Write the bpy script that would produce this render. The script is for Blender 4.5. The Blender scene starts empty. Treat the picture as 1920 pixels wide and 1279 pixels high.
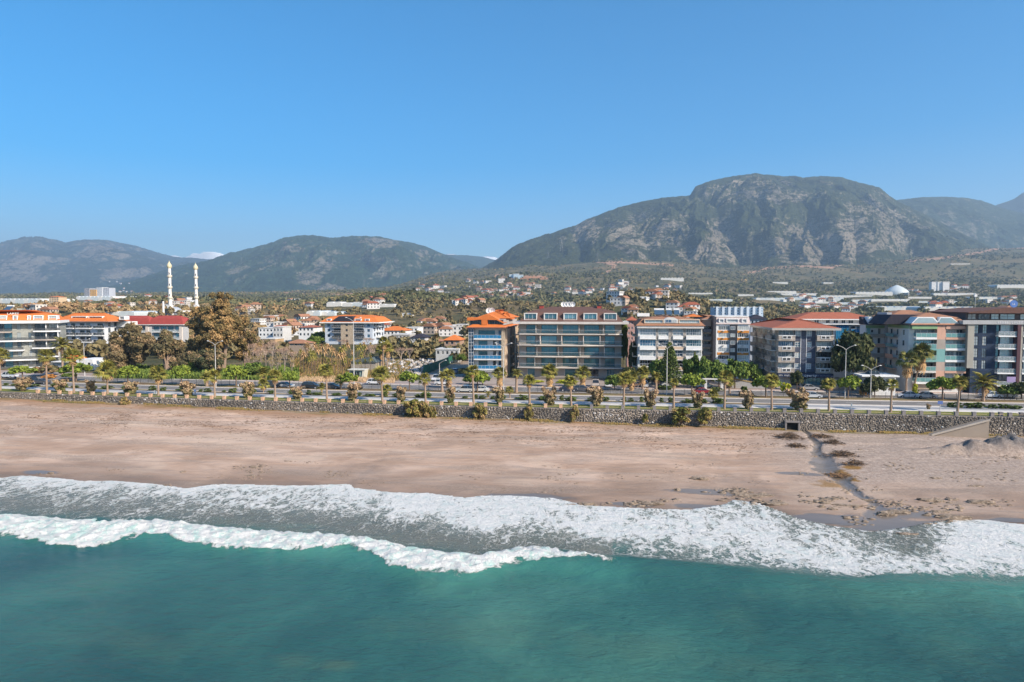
import bpy, math, random
import numpy as np
from mathutils import Vector, Matrix
sc = bpy.context.scene
col = sc.collection
random.seed(7); rng = np.random.default_rng(7)
rad = math.radians
# ---------------------------------------------------------------- camera, sky, sun, exposure
F = 1280.0; CX, CY = 960.0, 639.5; HOR = 572.0
CAMZ = 25.0; YAW = rad(7.5); PITCH = math.atan((CY-HOR)/F)
cam_d = bpy.data.cameras.new('camera'); cam = bpy.data.objects.new('camera', cam_d); col.objects.link(cam)
cam.location = (0, 0, CAMZ); cam.rotation_euler = (rad(90)-PITCH, 0, YAW)
cam_d.lens = 24; cam_d.sensor_width = 36; cam_d.clip_start = 0.5; cam_d.clip_end = 60000
sc.camera = cam
SUN_EL, SUN_AZ = rad(33), rad(-30)      # direction TO the sun, azimuth measured from +X towards +Y
sdir = Vector((math.cos(SUN_EL)*math.cos(SUN_AZ), math.cos(SUN_EL)*math.sin(SUN_AZ), math.sin(SUN_EL)))
ld = bpy.data.lights.new('sun', 'SUN'); ld.energy = 4.4; ld.angle = rad(0.53); ld.color = (1.0, 0.89, 0.75)
lo = bpy.data.objects.new('sun', ld); col.objects.link(lo); lo.rotation_euler = sdir.to_track_quat('Z', 'Y').to_euler()
w = bpy.data.worlds.new('World'); sc.world = w; w.use_nodes = True
wn = w.node_tree.nodes; wl = w.node_tree.links; bg = wn['Background']
sky = wn.new('ShaderNodeTexSky'); sky.sky_type = 'NISHITA'; sky.sun_disc = False
sky.sun_elevation = SUN_EL; sky.sun_rotation = math.pi/2 - SUN_AZ
sky.altitude = 0; sky.air_density = 0.85; sky.dust_density = 1.5; sky.ozone_density = 3.0
hsv = wn.new('ShaderNodeHueSaturation'); hsv.inputs['Saturation'].default_value = 1.62; hsv.inputs['Hue'].default_value = 0.493
wl.new(sky.outputs[0], hsv.inputs['Color']); wl.new(hsv.outputs[0], bg.inputs['Color'])
bg.inputs['Strength'].default_value = 0.116
sc.view_settings.view_transform = 'Standard'; sc.view_settings.look = 'None'
sc.view_settings.gamma = 1; sc.view_settings.use_curve_mapping = False
sc.view_settings.exposure = 0.88
HAZE_DENSITY = 0.0001
sc.cycles.max_bounces = 6; sc.cycles.diffuse_bounces = 2; sc.cycles.glossy_bounces = 3
sc.cycles.transparent_max_bounces = 6; sc.cycles.volume_bounces = 0; sc.cycles.use_denoising = True
# ---------------------------------------------------------------- photo geometry: pixels of the 1920x1279 photograph -> places
sy, cy_, sp, cp = math.sin(YAW), math.cos(YAW), math.sin(PITCH), math.cos(PITCH)
FWD = np.array([-sy*cp, cy_*cp, -sp]); RGT = np.array([cy_, sy, 0.0]); UPV = np.array([-sy*sp, cy_*sp, cp])
CAMP = np.array([0, 0, CAMZ])
def ray(px, py): return FWD + (px-CX)/F*RGT - (py-CY)/F*UPV
def PZ(px, py, z):
    r = ray(px, py); t = (z-CAMZ)/r[2]; return CAMP + r*t
def PYp(px, py, Y):
    r = ray(px, py); return CAMP + r*(Y/r[1])
def proj(X, Y, Z):
    X = np.asarray(X, float); Y = np.asarray(Y, float); Z = np.asarray(Z, float)-CAMZ
    d = X*FWD[0]+Y*FWD[1]+Z*FWD[2]; d = np.where(d < 0.1, 0.1, d)
    u = X*RGT[0]+Y*RGT[1]; v = X*UPV[0]+Y*UPV[1]+Z*UPV[2]
    return CX+F*u/d, CY-F*v/d
def at_d(px, d):                # ground point (X, Y) in picture column px at horizontal distance d along the view
    u = (px-CX)/F/cp
    return -sy*d + cy_*u*d, cy_*d + sy*u*d
def curve(X): X = np.asarray(X, float); return np.where(X < 0, 5.0*(np.minimum(-X, 260)/110.0)**2, 0.0)
ST = 4.5                        # street level
def PS(px, py, z=ST): p = PZ(px, py, z); return p
# ---------------------------------------------------------------- numpy noise
_perm = np.random.RandomState(3).permutation(512); _g = np.random.RandomState(4).rand(512)*2*np.pi
def _h(ix, iy): return _perm[(_perm[ix & 511]+iy) & 511]
def perlin(x, y):
    x = np.asarray(x, float); y = np.asarray(y, float)
    ix = np.floor(x).astype(np.int64); iy = np.floor(y).astype(np.int64); fx = x-ix; fy = y-iy
    u = fx*fx*fx*(fx*(fx*6-15)+10); v = fy*fy*fy*(fy*(fy*6-15)+10)
    def gr(a, b, dx, dy): t = _g[_h(a, b)]; return np.cos(t)*dx+np.sin(t)*dy
    a = gr(ix, iy, fx, fy); b = gr(ix+1, iy, fx-1, fy); c = gr(ix, iy+1, fx, fy-1); d = gr(ix+1, iy+1, fx-1, fy-1)
    return ((a+(b-a)*u)+((c+(d-c)*u)-(a+(b-a)*u))*v)*1.5
def fbm(x, y, o=5, g=0.5, l=2.03):
    s = 0; a = 1
    for i in range(o): s = s+a*perlin(x+i*17.3, y+i*9.1); x = x*l; y = y*l; a *= g
    return s
def ridged(x, y, o=5, g=0.5):
    s = 0; a = 1; n = 0
    for i in range(o): s = s+a*(1-2*np.abs(perlin(x+i*31.7, y+i*11.9))); n += a; x = x*2.05; y = y*2.05; a *= g
    return s/n
def sstep(a, b, x): t = np.clip((x-a)/(b-a), 0, 1); return t*t*(3-2*t)
# ---------------------------------------------------------------- object helpers
def tag(o, label=None, cat=None, group=None, kind=None):
    if label: o['label'] = label
    if cat: o['category'] = cat
    if group: o['group'] = group
    if kind: o['kind'] = kind
    return o
def link(name, me, parent=None, loc=(0, 0, 0)):
    o = bpy.data.objects.new(name, me); col.objects.link(o)
    if parent is not None: o.parent = parent
    o.location = loc
    return o
def empty(name, loc, label, cat, group=None, rz=0.0):
    o = bpy.data.objects.new(name, None); col.objects.link(o); o.location = loc; o.rotation_euler = (0, 0, rz)
    o.empty_display_size = 0.5
    return tag(o, label, cat, group)
def copy_tree(o, parent=None):
    c = o.copy(); col.objects.link(c); c.parent = parent
    for ch in o.children: copy_tree(ch, c)
    return c
def np_mesh(name, V, Fq, mat=None, smooth=False, mats=None, midx=None):
    V = np.asarray(V, np.float32).reshape(-1, 3); Fq = np.asarray(Fq, np.int32); k = Fq.shape[1]
    me = bpy.data.meshes.new(name); me.vertices.add(len(V)); me.vertices.foreach_set('co', V.ravel())
    me.loops.add(Fq.size); me.loops.foreach_set('vertex_index', Fq.ravel())
    me.polygons.add(len(Fq)); me.polygons.foreach_set('loop_start', np.arange(0, Fq.size, k, dtype=np.int32))
    me.polygons.foreach_set('loop_total', np.full(len(Fq), k, np.int32))
    if smooth: me.polygons.foreach_set('use_smooth', np.ones(len(Fq), bool))
    if mats:
        for m in mats: me.materials.append(m)
        if midx is not None: me.polygons.foreach_set('material_index', np.asarray(midx, np.int32))
    elif mat: me.materials.append(mat)
    me.update(calc_edges=True); me.validate(); return me
def grid_faces(ny, nx):
    i = np.arange(ny*nx).reshape(ny, nx)
    return np.stack([i[:-1, :-1].ravel(), i[:-1, 1:].ravel(), i[1:, 1:].ravel(), i[1:, :-1].ravel()], 1)
def add_attr(me, name, vals):
    a = me.attributes.new(name, 'FLOAT', 'POINT'); a.data.foreach_set('value', np.asarray(vals, np.float32).ravel())
class MB:
    """collects shapes for ONE mesh; material index per face"""
    def __init__(s): s.v = []; s.f = []; s.m = []; s.mats = []
    def mi(s, m):
        if m not in s.mats: s.mats.append(m)
        return s.mats.index(m)
    def poly(s, pts, m):
        b = len(s.v); s.v += [tuple(p) for p in pts]; s.f.append(tuple(range(b, b+len(pts)))); s.m.append(s.mi(m)); return s
    def box(s, x0, x1, y0, y1, z0, z1, m):
        if x0 > x1: x0, x1 = x1, x0
        if y0 > y1: y0, y1 = y1, y0
        if z0 > z1: z0, z1 = z1, z0
        b = len(s.v); k = s.mi(m)
        s.v += [(x0, y0, z0), (x1, y0, z0), (x1, y1, z0), (x0, y1, z0), (x0, y0, z1), (x1, y0, z1), (x1, y1, z1), (x0, y1, z1)]
        for q in ((0, 3, 2, 1), (4, 5, 6, 7), (0, 1, 5, 4), (1, 2, 6, 5), (2, 3, 7, 6), (3, 0, 4, 7)): s.f.append(tuple(b+i for i in q)); s.m.append(k)
        return s
    def prism(s, pts, axis, a0, a1, m):
        """extrude a 2D outline; axis 'y': pts are (x, z); axis 'z': pts are (x, y); axis 'x': pts are (y, z)"""
        def mk(p, a): return (p[0], a, p[1]) if axis == 'y' else ((p[0], p[1], a) if axis == 'z' else (a, p[0], p[1]))
        n = len(pts); b = len(s.v); k = s.mi(m); s.v += [mk(p, a0) for p in pts]+[mk(p, a1) for p in pts]
        s.f.append(tuple(b+i for i in range(n))); s.m.append(k); s.f.append(tuple(b+n+i for i in reversed(range(n)))); s.m.append(k)
        for i in range(n): j = (i+1) % n; s.f.append((b+i, b+n+i, b+n+j, b+j)); s.m.append(k)
        return s
    def tube(s, pts, radii, m, n=7, cap=True):
        pts = [Vector(p) for p in pts]; b = len(s.v); k = s.mi(m)
        if not hasattr(radii, '__len__'): radii = [radii]*len(pts)
        for i, p in enumerate(pts):
            t = (pts[min(i+1, len(pts)-1)]-pts[max(i-1, 0)]).normalized()
            a = Vector((0, 0, 1)) if abs(t.z) < 0.9 else Vector((1, 0, 0)); e1 = t.cross(a).normalized(); e2 = t.cross(e1)
            for j in range(n): an = 2*math.pi*j/n; q = p+(e1*math.cos(an)+e2*math.sin(an))*radii[i]; s.v.append(tuple(q))
        for i in range(len(pts)-1):
            for j in range(n): j2 = (j+1) % n; s.f.append((b+i*n+j, b+i*n+j2, b+(i+1)*n+j2, b+(i+1)*n+j)); s.m.append(k)
        if cap: s.f.append(tuple(b+(len(pts)-1)*n+j for j in range(n))); s.m.append(k); s.f.append(tuple(b+j for j in reversed(range(n)))); s.m.append(k)
        return s
    def lathe(s, prof, m, n=12, c=(0, 0)):
        b = len(s.v); k = s.mi(m)
        for (r, z) in prof:
            for j in range(n): a = 2*math.pi*j/n; s.v.append((c[0]+r*math.cos(a), c[1]+r*math.sin(a), z))
        for i in range(len(prof)-1):
            for j in range(n): j2 = (j+1) % n; s.f.append((b+i*n+j, b+i*n+j2, b+(i+1)*n+j2, b+(i+1)*n+j)); s.m.append(k)
        return s
    def mesh(s, name, smooth=False):
        me = bpy.data.meshes.new(name); me.from_pydata(s.v, [], s.f)
        for m in s.mats: me.materials.append(m)
        me.polygons.foreach_set('material_index', s.m)
        if smooth: me.polygons.foreach_set('use_smooth', [True]*len(s.f))
        me.update(); return me
    def build(s, name, parent=None, loc=(0, 0, 0), smooth=False): return link(name, s.mesh(name, smooth), parent, loc)
# ---------------------------------------------------------------- material helpers
class NT:
    def __init__(s, name):
        s.m = bpy.data.materials.new(name); s.m.use_nodes = True; s.t = s.m.node_tree; s.b = s.t.nodes['Principled BSDF']
        s.out = s.t.nodes['Material Output']
    def n(s, typ, **k):
        x = s.t.nodes.new(typ)
        for a, v in k.items(): setattr(x, a, v)
        return x
    def put(s, sock, v):
        if v is None: return
        if isinstance(v, bpy.types.NodeSocket): s.t.links.new(v, sock)
        elif hasattr(v, '__len__'):
            v = tuple(v); sock.default_value = v+(1,) if (len(v) == 3 and sock.type == 'RGBA') else v
        else: sock.default_value = v
    def pos(s): return s.n('ShaderNodeNewGeometry').outputs['Position']
    def normal(s): return s.n('ShaderNodeNewGeometry').outputs['Normal']
    def objc(s): return s.n('ShaderNodeTexCoord').outputs['Object']
    def map(s, v, scale=(1, 1, 1), rot=(0, 0, 0), loc=(0, 0, 0)):
        x = s.n('ShaderNodeMapping'); s.put(x.inputs[0], v); x.inputs['Scale'].default_value = scale
        x.inputs['Rotation'].default_value = rot; x.inputs['Location'].default_value = loc; return x.outputs[0]
    def noise(s, v, scale, detail=4, rough=0.55, dist=0.0, colr=False):
        x = s.n('ShaderNodeTexNoise'); s.put(x.inputs['Vector'], v); x.inputs['Scale'].default_value = scale
        x.inputs['Detail'].default_value = detail; x.inputs['Roughness'].default_value = rough; x.inputs['Distortion'].default_value = dist
        return x.outputs['Color' if colr else 'Fac']
    def voro(s, v, scale, feat='F1', rand=1.0, out='Distance'):
        x = s.n('ShaderNodeTexVoronoi', feature=feat); s.put(x.inputs['Vector'], v); x.inputs['Scale'].default_value = scale
        x.inputs['Randomness'].default_value = rand; return x.outputs[out]
    def ramp(s, f, stops, interp='LINEAR'):
        x = s.n('ShaderNodeValToRGB'); s.put(x.inputs[0], f); e = x.color_ramp.elements; x.color_ramp.interpolation = interp
        while len(e) < len(stops): e.new(0.5)
        for i, (p, c) in enumerate(stops): e[i].position = p; e[i].color = (c, c, c, 1) if not hasattr(c, '__len__') else tuple(c)+(1,)
        return x.outputs[0]
    def mix(s, f, a, b, mode='MIX'):
        x = s.n('ShaderNodeMix', data_type='RGBA', blend_type=mode); s.put(x.inputs[0], f); s.put(x.inputs[6], a); s.put(x.inputs[7], b); return x.outputs[2]
    def math(s, op, a, b=None, c=None, clamp=False):
        x = s.n('ShaderNodeMath', operation=op, use_clamp=clamp); s.put(x.inputs[0], a)
        if b is not None: s.put(x.inputs[1], b)
        if c is not None: s.put(x.inputs[2], c)
        return x.outputs[0]
    def vmath(s, op, a, b):
        x = s.n('ShaderNodeVectorMath', operation=op); s.put(x.inputs[0], a); s.put(x.inputs[1], b); return x.outputs[0]
    def mapr(s, v, a, b, c=0.0, d=1.0, smooth=True):
        x = s.n('ShaderNodeMapRange', interpolation_type='SMOOTHSTEP' if smooth else 'LINEAR'); s.put(x.inputs[0], v)
        for i, q in enumerate((a, b, c, d)): s.put(x.inputs[i+1], q)
        return x.outputs[0]
    def attr(s, name): return s.n('ShaderNodeAttribute', attribute_name=name).outputs['Fac']
    def rand(s): return s.n('ShaderNodeObjectInfo').outputs['Random']
    def bump(s, h, strength=0.5, dist=0.1, nrm=None):
        x = s.n('ShaderNodeBump'); s.put(x.inputs['Height'], h); x.inputs['Strength'].default_value = strength; x.inputs['Distance'].default_value = dist
        if nrm is not None: s.put(x.inputs['Normal'], nrm)
        return x.outputs[0]
    def fin(s, base, rough=0.8, bump=None, spec=None, metal=None, **k):
        s.put(s.b.inputs['Base Color'], base); s.put(s.b.inputs['Roughness'], rough)
        if bump is not None: s.put(s.b.inputs['Normal'], bump)
        if spec is not None: s.put(s.b.inputs['Specular IOR Level'], spec)
        if metal is not None: s.put(s.b.inputs['Metallic'], metal)
        for a, v in k.items(): s.put(s.b.inputs[a.replace('_', ' ')], v)
        return s.m
def scl(c, k): return tuple(min(1.0, x*k) for x in c)
def paint(name, c, rough=0.7, var=0.12, scale=0.6, spec=0.3, metal=None):
    m = NT(name); p = m.pos()
    f = m.mix(m.noise(p, scale, 5, 0.6), scl(c, 1-var*2), scl(c, 1+var))
    st = m.noise(m.map(p, (1.3, 1.3, 0.25)), scale*1.7, 4, 0.6)
    return m.fin(m.mix(m.mapr(st, 0.55, 0.8, 0, 0.35), f, scl(c, 0.72)), rough, spec=spec, metal=metal)
_pc = {}
def pt(c, rough=0.7, **k):
    key = (tuple(round(x, 3) for x in c), rough)
    if key not in _pc: _pc[key] = paint('paint_%d' % len(_pc), c, rough, **k)
    return _pc[key]
# ================================================================ SEA, BEACH
WLp = [(-900, 880), (-300, 890), (0, 897), (40, 893), (110, 898), (150, 903), (215, 903), (280, 908), (350, 917), (400, 909), (470, 910), (560, 912), (655, 909), (662, 916), (740, 925), (800, 926), (870, 935), (905, 931), (960, 931), (1040, 936), (1100, 950), (1200, 955), (1290, 958), (1360, 948), (1375, 939), (1420, 944), (1470, 962), (1500, 975), (1560, 988), (1640, 1000), (1700, 992), (1760, 980), (1800, 977), (1860, 978), (1920, 986), (2300, 1000), (2900, 1010)]
LOWp = [(-900, 985), (0, 962), (300, 975), (600, 1006), (760, 1034), (900, 1048), (1000, 1036), (1060, 1044), (1180, 1062), (1300, 1072), (1400, 1078), (1500, 1088), (1600, 1092), (1700, 1088), (1800, 1086), (1920, 1090), (2900, 1100)]
BTp = [(-900, 955), (0, 966), (100, 973), (200, 975), (300, 981), (400, 990), (500, 998), (600, 1008), (700, 1018), (760, 1031), (830, 1041), (900, 1049), (960, 1036), (1000, 1034), (1060, 1044), (1120, 1055), (1180, 1062), (1220, 1068)]
BBp = [(-900, 1000), (0, 1010), (60, 1018), (160, 1031), (200, 1028), (280, 1010), (340, 1024), (430, 1037), (540, 1041), (650, 1038), (700, 1054), (740, 1074), (800, 1084), (880, 1087), (960, 1070), (1020, 1061), (1080, 1060), (1130, 1066), (1180, 1062), (1220, 1068)]
def w_line(pts, z=0.0):
    P = np.array([PZ(a, b, z)[:2] for a, b in pts]); o = np.argsort(P[:, 0]); return P[o, 0], P[o, 1]
_wlx, _wly = w_line(WLp)
def WL(X): return np.interp(X, _wlx, _wly)
ZW = ([-160, -104, -60, -5, 25, 55, 85, 130], [3.2, 3.0, 2.5, 1.9, 1.5, 1.0, 1.1, 1.2])
WALLY = 135.0
def beach_z(X, Y):
    X = np.asarray(X, float); Y = np.asarray(Y, float)
    wy = WALLY+curve(X); L = WL(X); s = (Y-L)/(wy-L)
    z = np.interp(X, *ZW)*np.sign(s)*np.abs(s)**0.85
    z = np.where(s < 0, (Y-L)*0.06, z)
    m = np.clip(s*3, 0, 1)*np.clip((1.02-s)*8, 0, 1)
    z = z+m*(0.10*fbm(X*0.05, Y*0.16, 4)+0.035*fbm(X*0.5, Y*0.9, 3))
    # small erosion scarps in front of the wall
    z = z+0.10*m*np.tanh(fbm(X*0.07+9, Y*0.30, 3)*4)*sstep(0.45, 0.7, s)
    # stream bed
    sx = np.interp(Y, STR[:, 1], STR[:, 0]); sw = np.interp(Y, STR[:, 1], STR[:, 2])
    z = z-0.35*np.exp(-((X-sx)/(sw*0.9))**2)*np.clip(s*4, 0, 1)*sstep(0.0, 0.08, s)
    # gravel bank at the right
    q = np.exp(-(((X-GB[0])/16)**2+((Y-GB[1]-0.05*(X-GB[0]))/2.0)**2)**2)
    z = z+2.6*q*(1+0.35*fbm(X*0.5, Y*0.5, 4))
    q2 = np.exp(-(((X-GB2[0])/7)**2+((Y-GB2[1])/4)**2)); z = z+0.5*q2
    return np.where(s > 1.0, np.interp(X, *ZW), z)
# stream centre line: (px, py, half width in metres)
_str = [(1496, 806, .5), (1515, 818, .5), (1533, 836, .7), (1527, 848, .8), (1545, 860, 1.3), (1545, 880, 1.9), (1572, 893, 1.5), (1588, 908, .9), (1610, 922, .8), (1640, 938, .7), (1655, 962, 2.2), (1660, 985, 4.5)]
STR = []
for a, b, c in _str: p = PZ(a, b, 0.7); STR.append((p[0], p[1], c))
STR = np.array(STR); STR = STR[np.argsort(STR[:, 1])]
_g = _g; GB = PZ(1905, 848, 0.8)[:2]; GB = (GB[0]+4.5, GB[1]); GB2 = PZ(1750, 826, 0.8)[:2]
def PB(px, py):
    z = 0.5
    for i in range(12): p = PZ(px, py, z); z = float(beach_z(p[0], p[1]))
    return np.array([p[0], p[1], z])
def axis(lo, a, b, hi, n, m):
    """dense from a to b, growing steps out to lo and hi"""
    k = np.linspace(0, 1, m+1)[1:]**3
    return np.concatenate([(a-(a-lo)*k)[::-1], np.linspace(a, b, n), b+(hi-b)*k])
# ---- sea surface
xs = axis(-9000, -120, 105, 9000, 620, 26); ys = np.concatenate([axis(-9000, 38, 112, 113, 430, 22)[:-22], np.linspace(112.3, 130, 20)])
X, Y = np.meshgrid(xs, ys); 
ppx, ppy = proj(X, Y, 0*X); ppx = np.clip(ppx, -900, 2900)
wlp = np.interp(ppx, *zip(*WLp)); lowp = np.interp(ppx, *zip(*LOWp))
s = (ppy-wlp)/(lowp-wlp)
cols_ = [(-900, [(0, 1), (.3, .6), (.7, .4), (1, .25)]), (0, [(0, 1), (.1, .78), (.25, .62), (.5, .42), (.8, .25), (1, .28)]), (300, [(0, .98), (.1, .72), (.3, .55), (.7, .36), (1, .22)]),
 (600, [(0, 1), (.12, .78), (.45, .55), (.7, .22), (1, .15)]), (750, [(0, 1), (.2, .9), (.4, .62), (.55, .22), (.8, .12), (1, .12)]),
 (900, [(0, 1), (.2, .95), (.45, .82), (.6, .5), (.75, .25), (1, .12)]), (1100, [(0, .95), (.25, .92), (.5, .75), (.65, .45), (.8, .33), (1, .2)]),
 (1250, [(0, .8), (.2, .88), (.45, .75), (.65, .55), (.85, .33), (1, .03)]), (1400, [(0, .65), (.2, .75), (.5, .85), (.7, .72), (.85, .5), (1, .05)]),
 (1600, [(0, .5), (.15, .5), (.35, .75), (.7, .85), (.9, .5), (1, .03)]), (1720, [(0, .3), (.2, .2), (.4, .25), (.6, .72), (.85, .85), (1, .1)]),
 (1800, [(0, .85), (.2, .97), (.5, .95), (.8, .9), (1, .15)]), (1920, [(0, 1), (.3, 1), (.6, .95), (.9, .8), (1, .05)]), (2900, [(0, 1), (.5, 1), (1, .05)])]
den = np.zeros_like(X); cpx = [c[0] for c in cols_]
vals = [np.interp(s, *zip(*c[1])) for c in cols_]
for i in range(len(cols_)-1):
    t = np.clip((ppx-cpx[i])/(cpx[i+1]-cpx[i]), 0, 1); m_ = (ppx >= cpx[i]) & (ppx <= cpx[i+1])
    den = np.where(m_, vals[i]*(1-t)+vals[i+1]*t, den)
edge = fbm(X*0.09, Y*0.2, 4)*0.17*sstep(900, 1250, ppx)+fbm(X*0.35, Y*0.35, 4)*0.10
den = den*sstep(1.10, 0.93, s+edge)
near = (Y > 20) & (Y < 135) & (np.abs(X) < 320)
den = np.where(near, den, 0)
bt = np.interp(ppx, *zip(*BTp)); bb = np.interp(ppx, *zip(*BBp)); bb = np.where(ppx > 1200, bt, bb)
pby = ppy+fbm(X*0.45, Y*0.45, 4)*6
band = sstep(0, 5, pby-bt)*sstep(0, 9, bb+3-pby)*(ppx < 1215)*near
# wave shape: crest line slightly towards the land side of the white band
ctr = (bt*0.62+bb*0.38)
cw = np.array([PZ(a, np.interp(a, *zip(*BTp))*0.62+np.interp(a, *zip(*BBp))*0.38, 0)[:2] for a in np.arange(-900, 1240, 20)])
CRY = np.interp(X, cw[:, 0], cw[:, 1]); amp = np.interp(X, [-300, -60, 5, 14, 24], [0.7, 0.75, 0.9, 0.55, 0.0])
dy = Y-CRY
bump_ = amp*np.where(dy > 0, np.exp(-(dy/2.0)**2), np.exp(-(dy/4.2)**2)*1.0)
# second, unbroken swell at the right
c2 = np.array([PZ(a, b, 0)[:2] for a, b in [(1150, 1078), (1300, 1098), (1500, 1108), (1700, 1104), (1920, 1112), (2900, 1130)]])
CR2 = np.interp(X, c2[:, 0], c2[:, 1]); a2 = np.interp(X, [8, 24, 50, 90], [0, 0.32, 0.42, 0.4])*(X < 400)
bump_ = bump_+a2*np.where(Y-CR2 > 0, np.exp(-((Y-CR2)/3.0)**2), np.exp(-((Y-CR2)/5)**2))
swash = sstep(-2, 6, WL(X)-Y)
lump = band*(0.24*fbm(X*0.9, Y*0.9, 5)+0.15*ridged(X*0.6+3, Y*0.6, 4))
swell = 0.07*perlin(X*0.07+Y*0.03, Y*0.12+3)+0.035*fbm(X*0.16+Y*0.1+5, Y*0.42, 3)
far = sstep(400, 100, np.abs(X))*sstep(-300, 0, Y)
Z = 0.03+swash*(bump_+lump+swell*far)+0.02*den*fbm(X*1.3, Y*1.3, 3)*far
Z = np.where(Y > WL(X)+0.6, -0.4, Z)
shal = np.where(near, sstep(1.25, 0.75, s+edge), 0)
shal = np.where(ppx < 1150, shal*sstep(1.15, 0.98, s), shal*sstep(1.0, 0.35, s+edge))
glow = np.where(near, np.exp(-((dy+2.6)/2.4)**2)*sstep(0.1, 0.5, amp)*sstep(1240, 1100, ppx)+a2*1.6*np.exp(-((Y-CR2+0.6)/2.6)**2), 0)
sedm = np.zeros_like(X)
for (a, b, rx, ry, k) in [(550, 1238, 1.9, 1.0, .22), (625, 1248, 1.6, .9, .38), (1180, 1215, 6, 2.5, .18), (1700, 1130, 14, 3, .16), (900, 1180, 9, 3, .14), (250, 1200, 8, 2, .12), (1400, 1250, 5, 1.5, .15)]:
    q = PZ(a, b, 0); sedm = np.maximum(sedm, k*sstep(1.3, 0.2, np.hypot((X-q[0])/rx, (Y-q[1])/ry)+0.35*fbm(X*.5, Y*.5, 4)))
# ---- water material
m = NT('sea_water'); p = m.pos()
den_a, band_a, sh_a, gl_a = m.attr('foam'), m.attr('band'), m.attr('shallow'), m.attr('glow')
wv = m.vmath('ADD', m.map(p, (1, 1, 0.0)), m.vmath('SCALE', m.noise(m.map(p, (1, 1, 0)), 0.45, 5, 0.6, colr=True), None))
sc_node = wv.node.inputs[1].links[0].from_node; sc_node.inputs[3].default_value = 2.6
wr = m.map(wv, (0.85, 0.36, 1), rot=(0, 0, rad(32)))
l1 = m.voro(wr, 1.05, 'DISTANCE_TO_EDGE'); l2 = m.voro(wr, 2.9, 'DISTANCE_TO_EDGE'); l3v = m.voro(wr, 0.42, 'DISTANCE_TO_EDGE')
r1 = m.math('MULTIPLY', m.math('ABSOLUTE', m.math('SUBTRACT', m.noise(m.map(wr, (1, 1, 1)), 0.62, 3.5, 0.55, 0.7), 0.5)), 2.0); r2 = m.math('MULTIPLY', m.math('ABSOLUTE', m.math('SUBTRACT', m.noise(m.map(wr, (1, .8, 1), loc=(9, 4, 0)), 1.5, 4, 0.6, 0.5), 0.5)), 2.0)
l1 = m.math('ADD', m.math('MULTIPLY', l1, 0.45), m.math('MULTIPLY', r1, 0.85)); l3 = r2
fn = m.noise(m.map(wv, (1, 0.5, 1), rot=(0, 0, rad(32))), 2.4, 6, 0.7); fn0 = m.noise(m.map(p, (1, 0.6, 0), rot=(0, 0, rad(28))), 0.20, 5, 0.62)
D = m.math('ADD', den_a, m.math('MULTIPLY', m.math('SUBTRACT', fn0, 0.5), 1.1)); D = m.math('ADD', D, m.math('MULTIPLY', m.math('SUBTRACT', fn, 0.5), 0.55), clamp=True)
D2 = m.math('POWER', D, 1.7)
def lace_(l, w0, w1, s_):
    w_ = m.math('ADD', m.math('MULTIPLY', D2, w1), w0); return m.mapr(l, m.math('SUBTRACT', w_, s_), m.math('ADD', w_, s_), 1, 0)
fo1 = lace_(l1, 0.022, 0.25, 0.035); fo2 = lace_(l2, -0.10, 0.24, 0.05); fo3 = lace_(l3, 0.004, 0.15, 0.022)
foam = m.math('MAXIMUM', m.math('MAXIMUM', fo1, fo2), fo3); foam = m.math('MAXIMUM', foam, m.mapr(D, 0.86, 1.08, 0, 0.9))
foam = m.math('MULTIPLY', foam, m.mapr(den_a, 0.015, 0.10)); foam = m.math('MULTIPLY', foam, m.mapr(D, 0.05, 0.55, 0.35, 1.0))
bn = m.noise(wv, 1.6, 7, 0.68)
bandf = m.mapr(m.math('ADD', band_a, m.math('MULTIPLY', m.math('SUBTRACT', bn, 0.5), 1.9)), 0.44, 0.82)
bandf = m.math('MULTIPLY', bandf, m.mapr(band_a, 0.0, 0.15))
fo = m.math('MAXIMUM', foam, bandf)
pl = m.noise(m.map(p, (1, 1, 0)), 0.035, 5, 0.55, 0.3); pl2 = m.noise(m.map(p, (1, 1, 0), loc=(40, 7, 0)), 0.11, 4, 0.6)
deep = m.ramp(pl, [(0.36, (0.018, 0.072, 0.066)), (0.5, (0.032, 0.115, 0.095)), (0.62, (0.062, 0.180, 0.135))])
deep = m.mix(m.mapr(pl2, 0.52, 0.75, 0, 0.6), deep, (0.048, 0.125, 0.090))
shl = m.mix(m.noise(p, 0.25, 4), (0.10, 0.125, 0.105), (0.17, 0.165, 0.125))
wc = m.mix(sh_a, deep, shl); wc = m.mix(m.math('MULTIPLY', gl_a, 0.42, clamp=True), wc, (0.07, 0.27, 0.20))  # green light showing through the wave is painted into the water colour
wc = m.mix(m.math('MULTIPLY', m.mapr(den_a, 0.2, 0.9), 0.35), wc, (0.34, 0.42, 0.38))
fc = m.mix(m.noise(wv, 3.0, 5, 0.7), (0.60, 0.605, 0.57), (0.80, 0.78, 0.735))
fc = m.mix(m.mapr(m.noise(m.map(wv, (1, .6, 1)), 0.8, 6, 0.75), 0.46, 0.66, 0, 0.8), fc, m.mix(m.mapr(band_a, 0.3, 1), (0.52, 0.59, 0.56), (0.36, 0.60, 0.53)))
base = m.mix(fo, wc, fc)
rp = m.map(p, (1, 1.6, 1), rot=(0, 0, rad(-24)))
h1 = m.noise(rp, 0.4, 4, 0.55, 0.5); h2 = m.noise(m.map(p, (0.8, 2.0, 1), rot=(0, 0, rad(-34))), 1.5, 6, 0.68, 0.6)
hh = m.math('ADD', m.math('MULTIPLY', h1, 0.55), m.math('MULTIPLY', h2, 0.22))
b1 = m.bump(hh, 1.0, 0.5)
b2 = m.bump(m.math('MULTIPLY', fo, m.noise(wv, 2.0, 6, 0.7)), 0.9, 0.35, b1)
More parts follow.
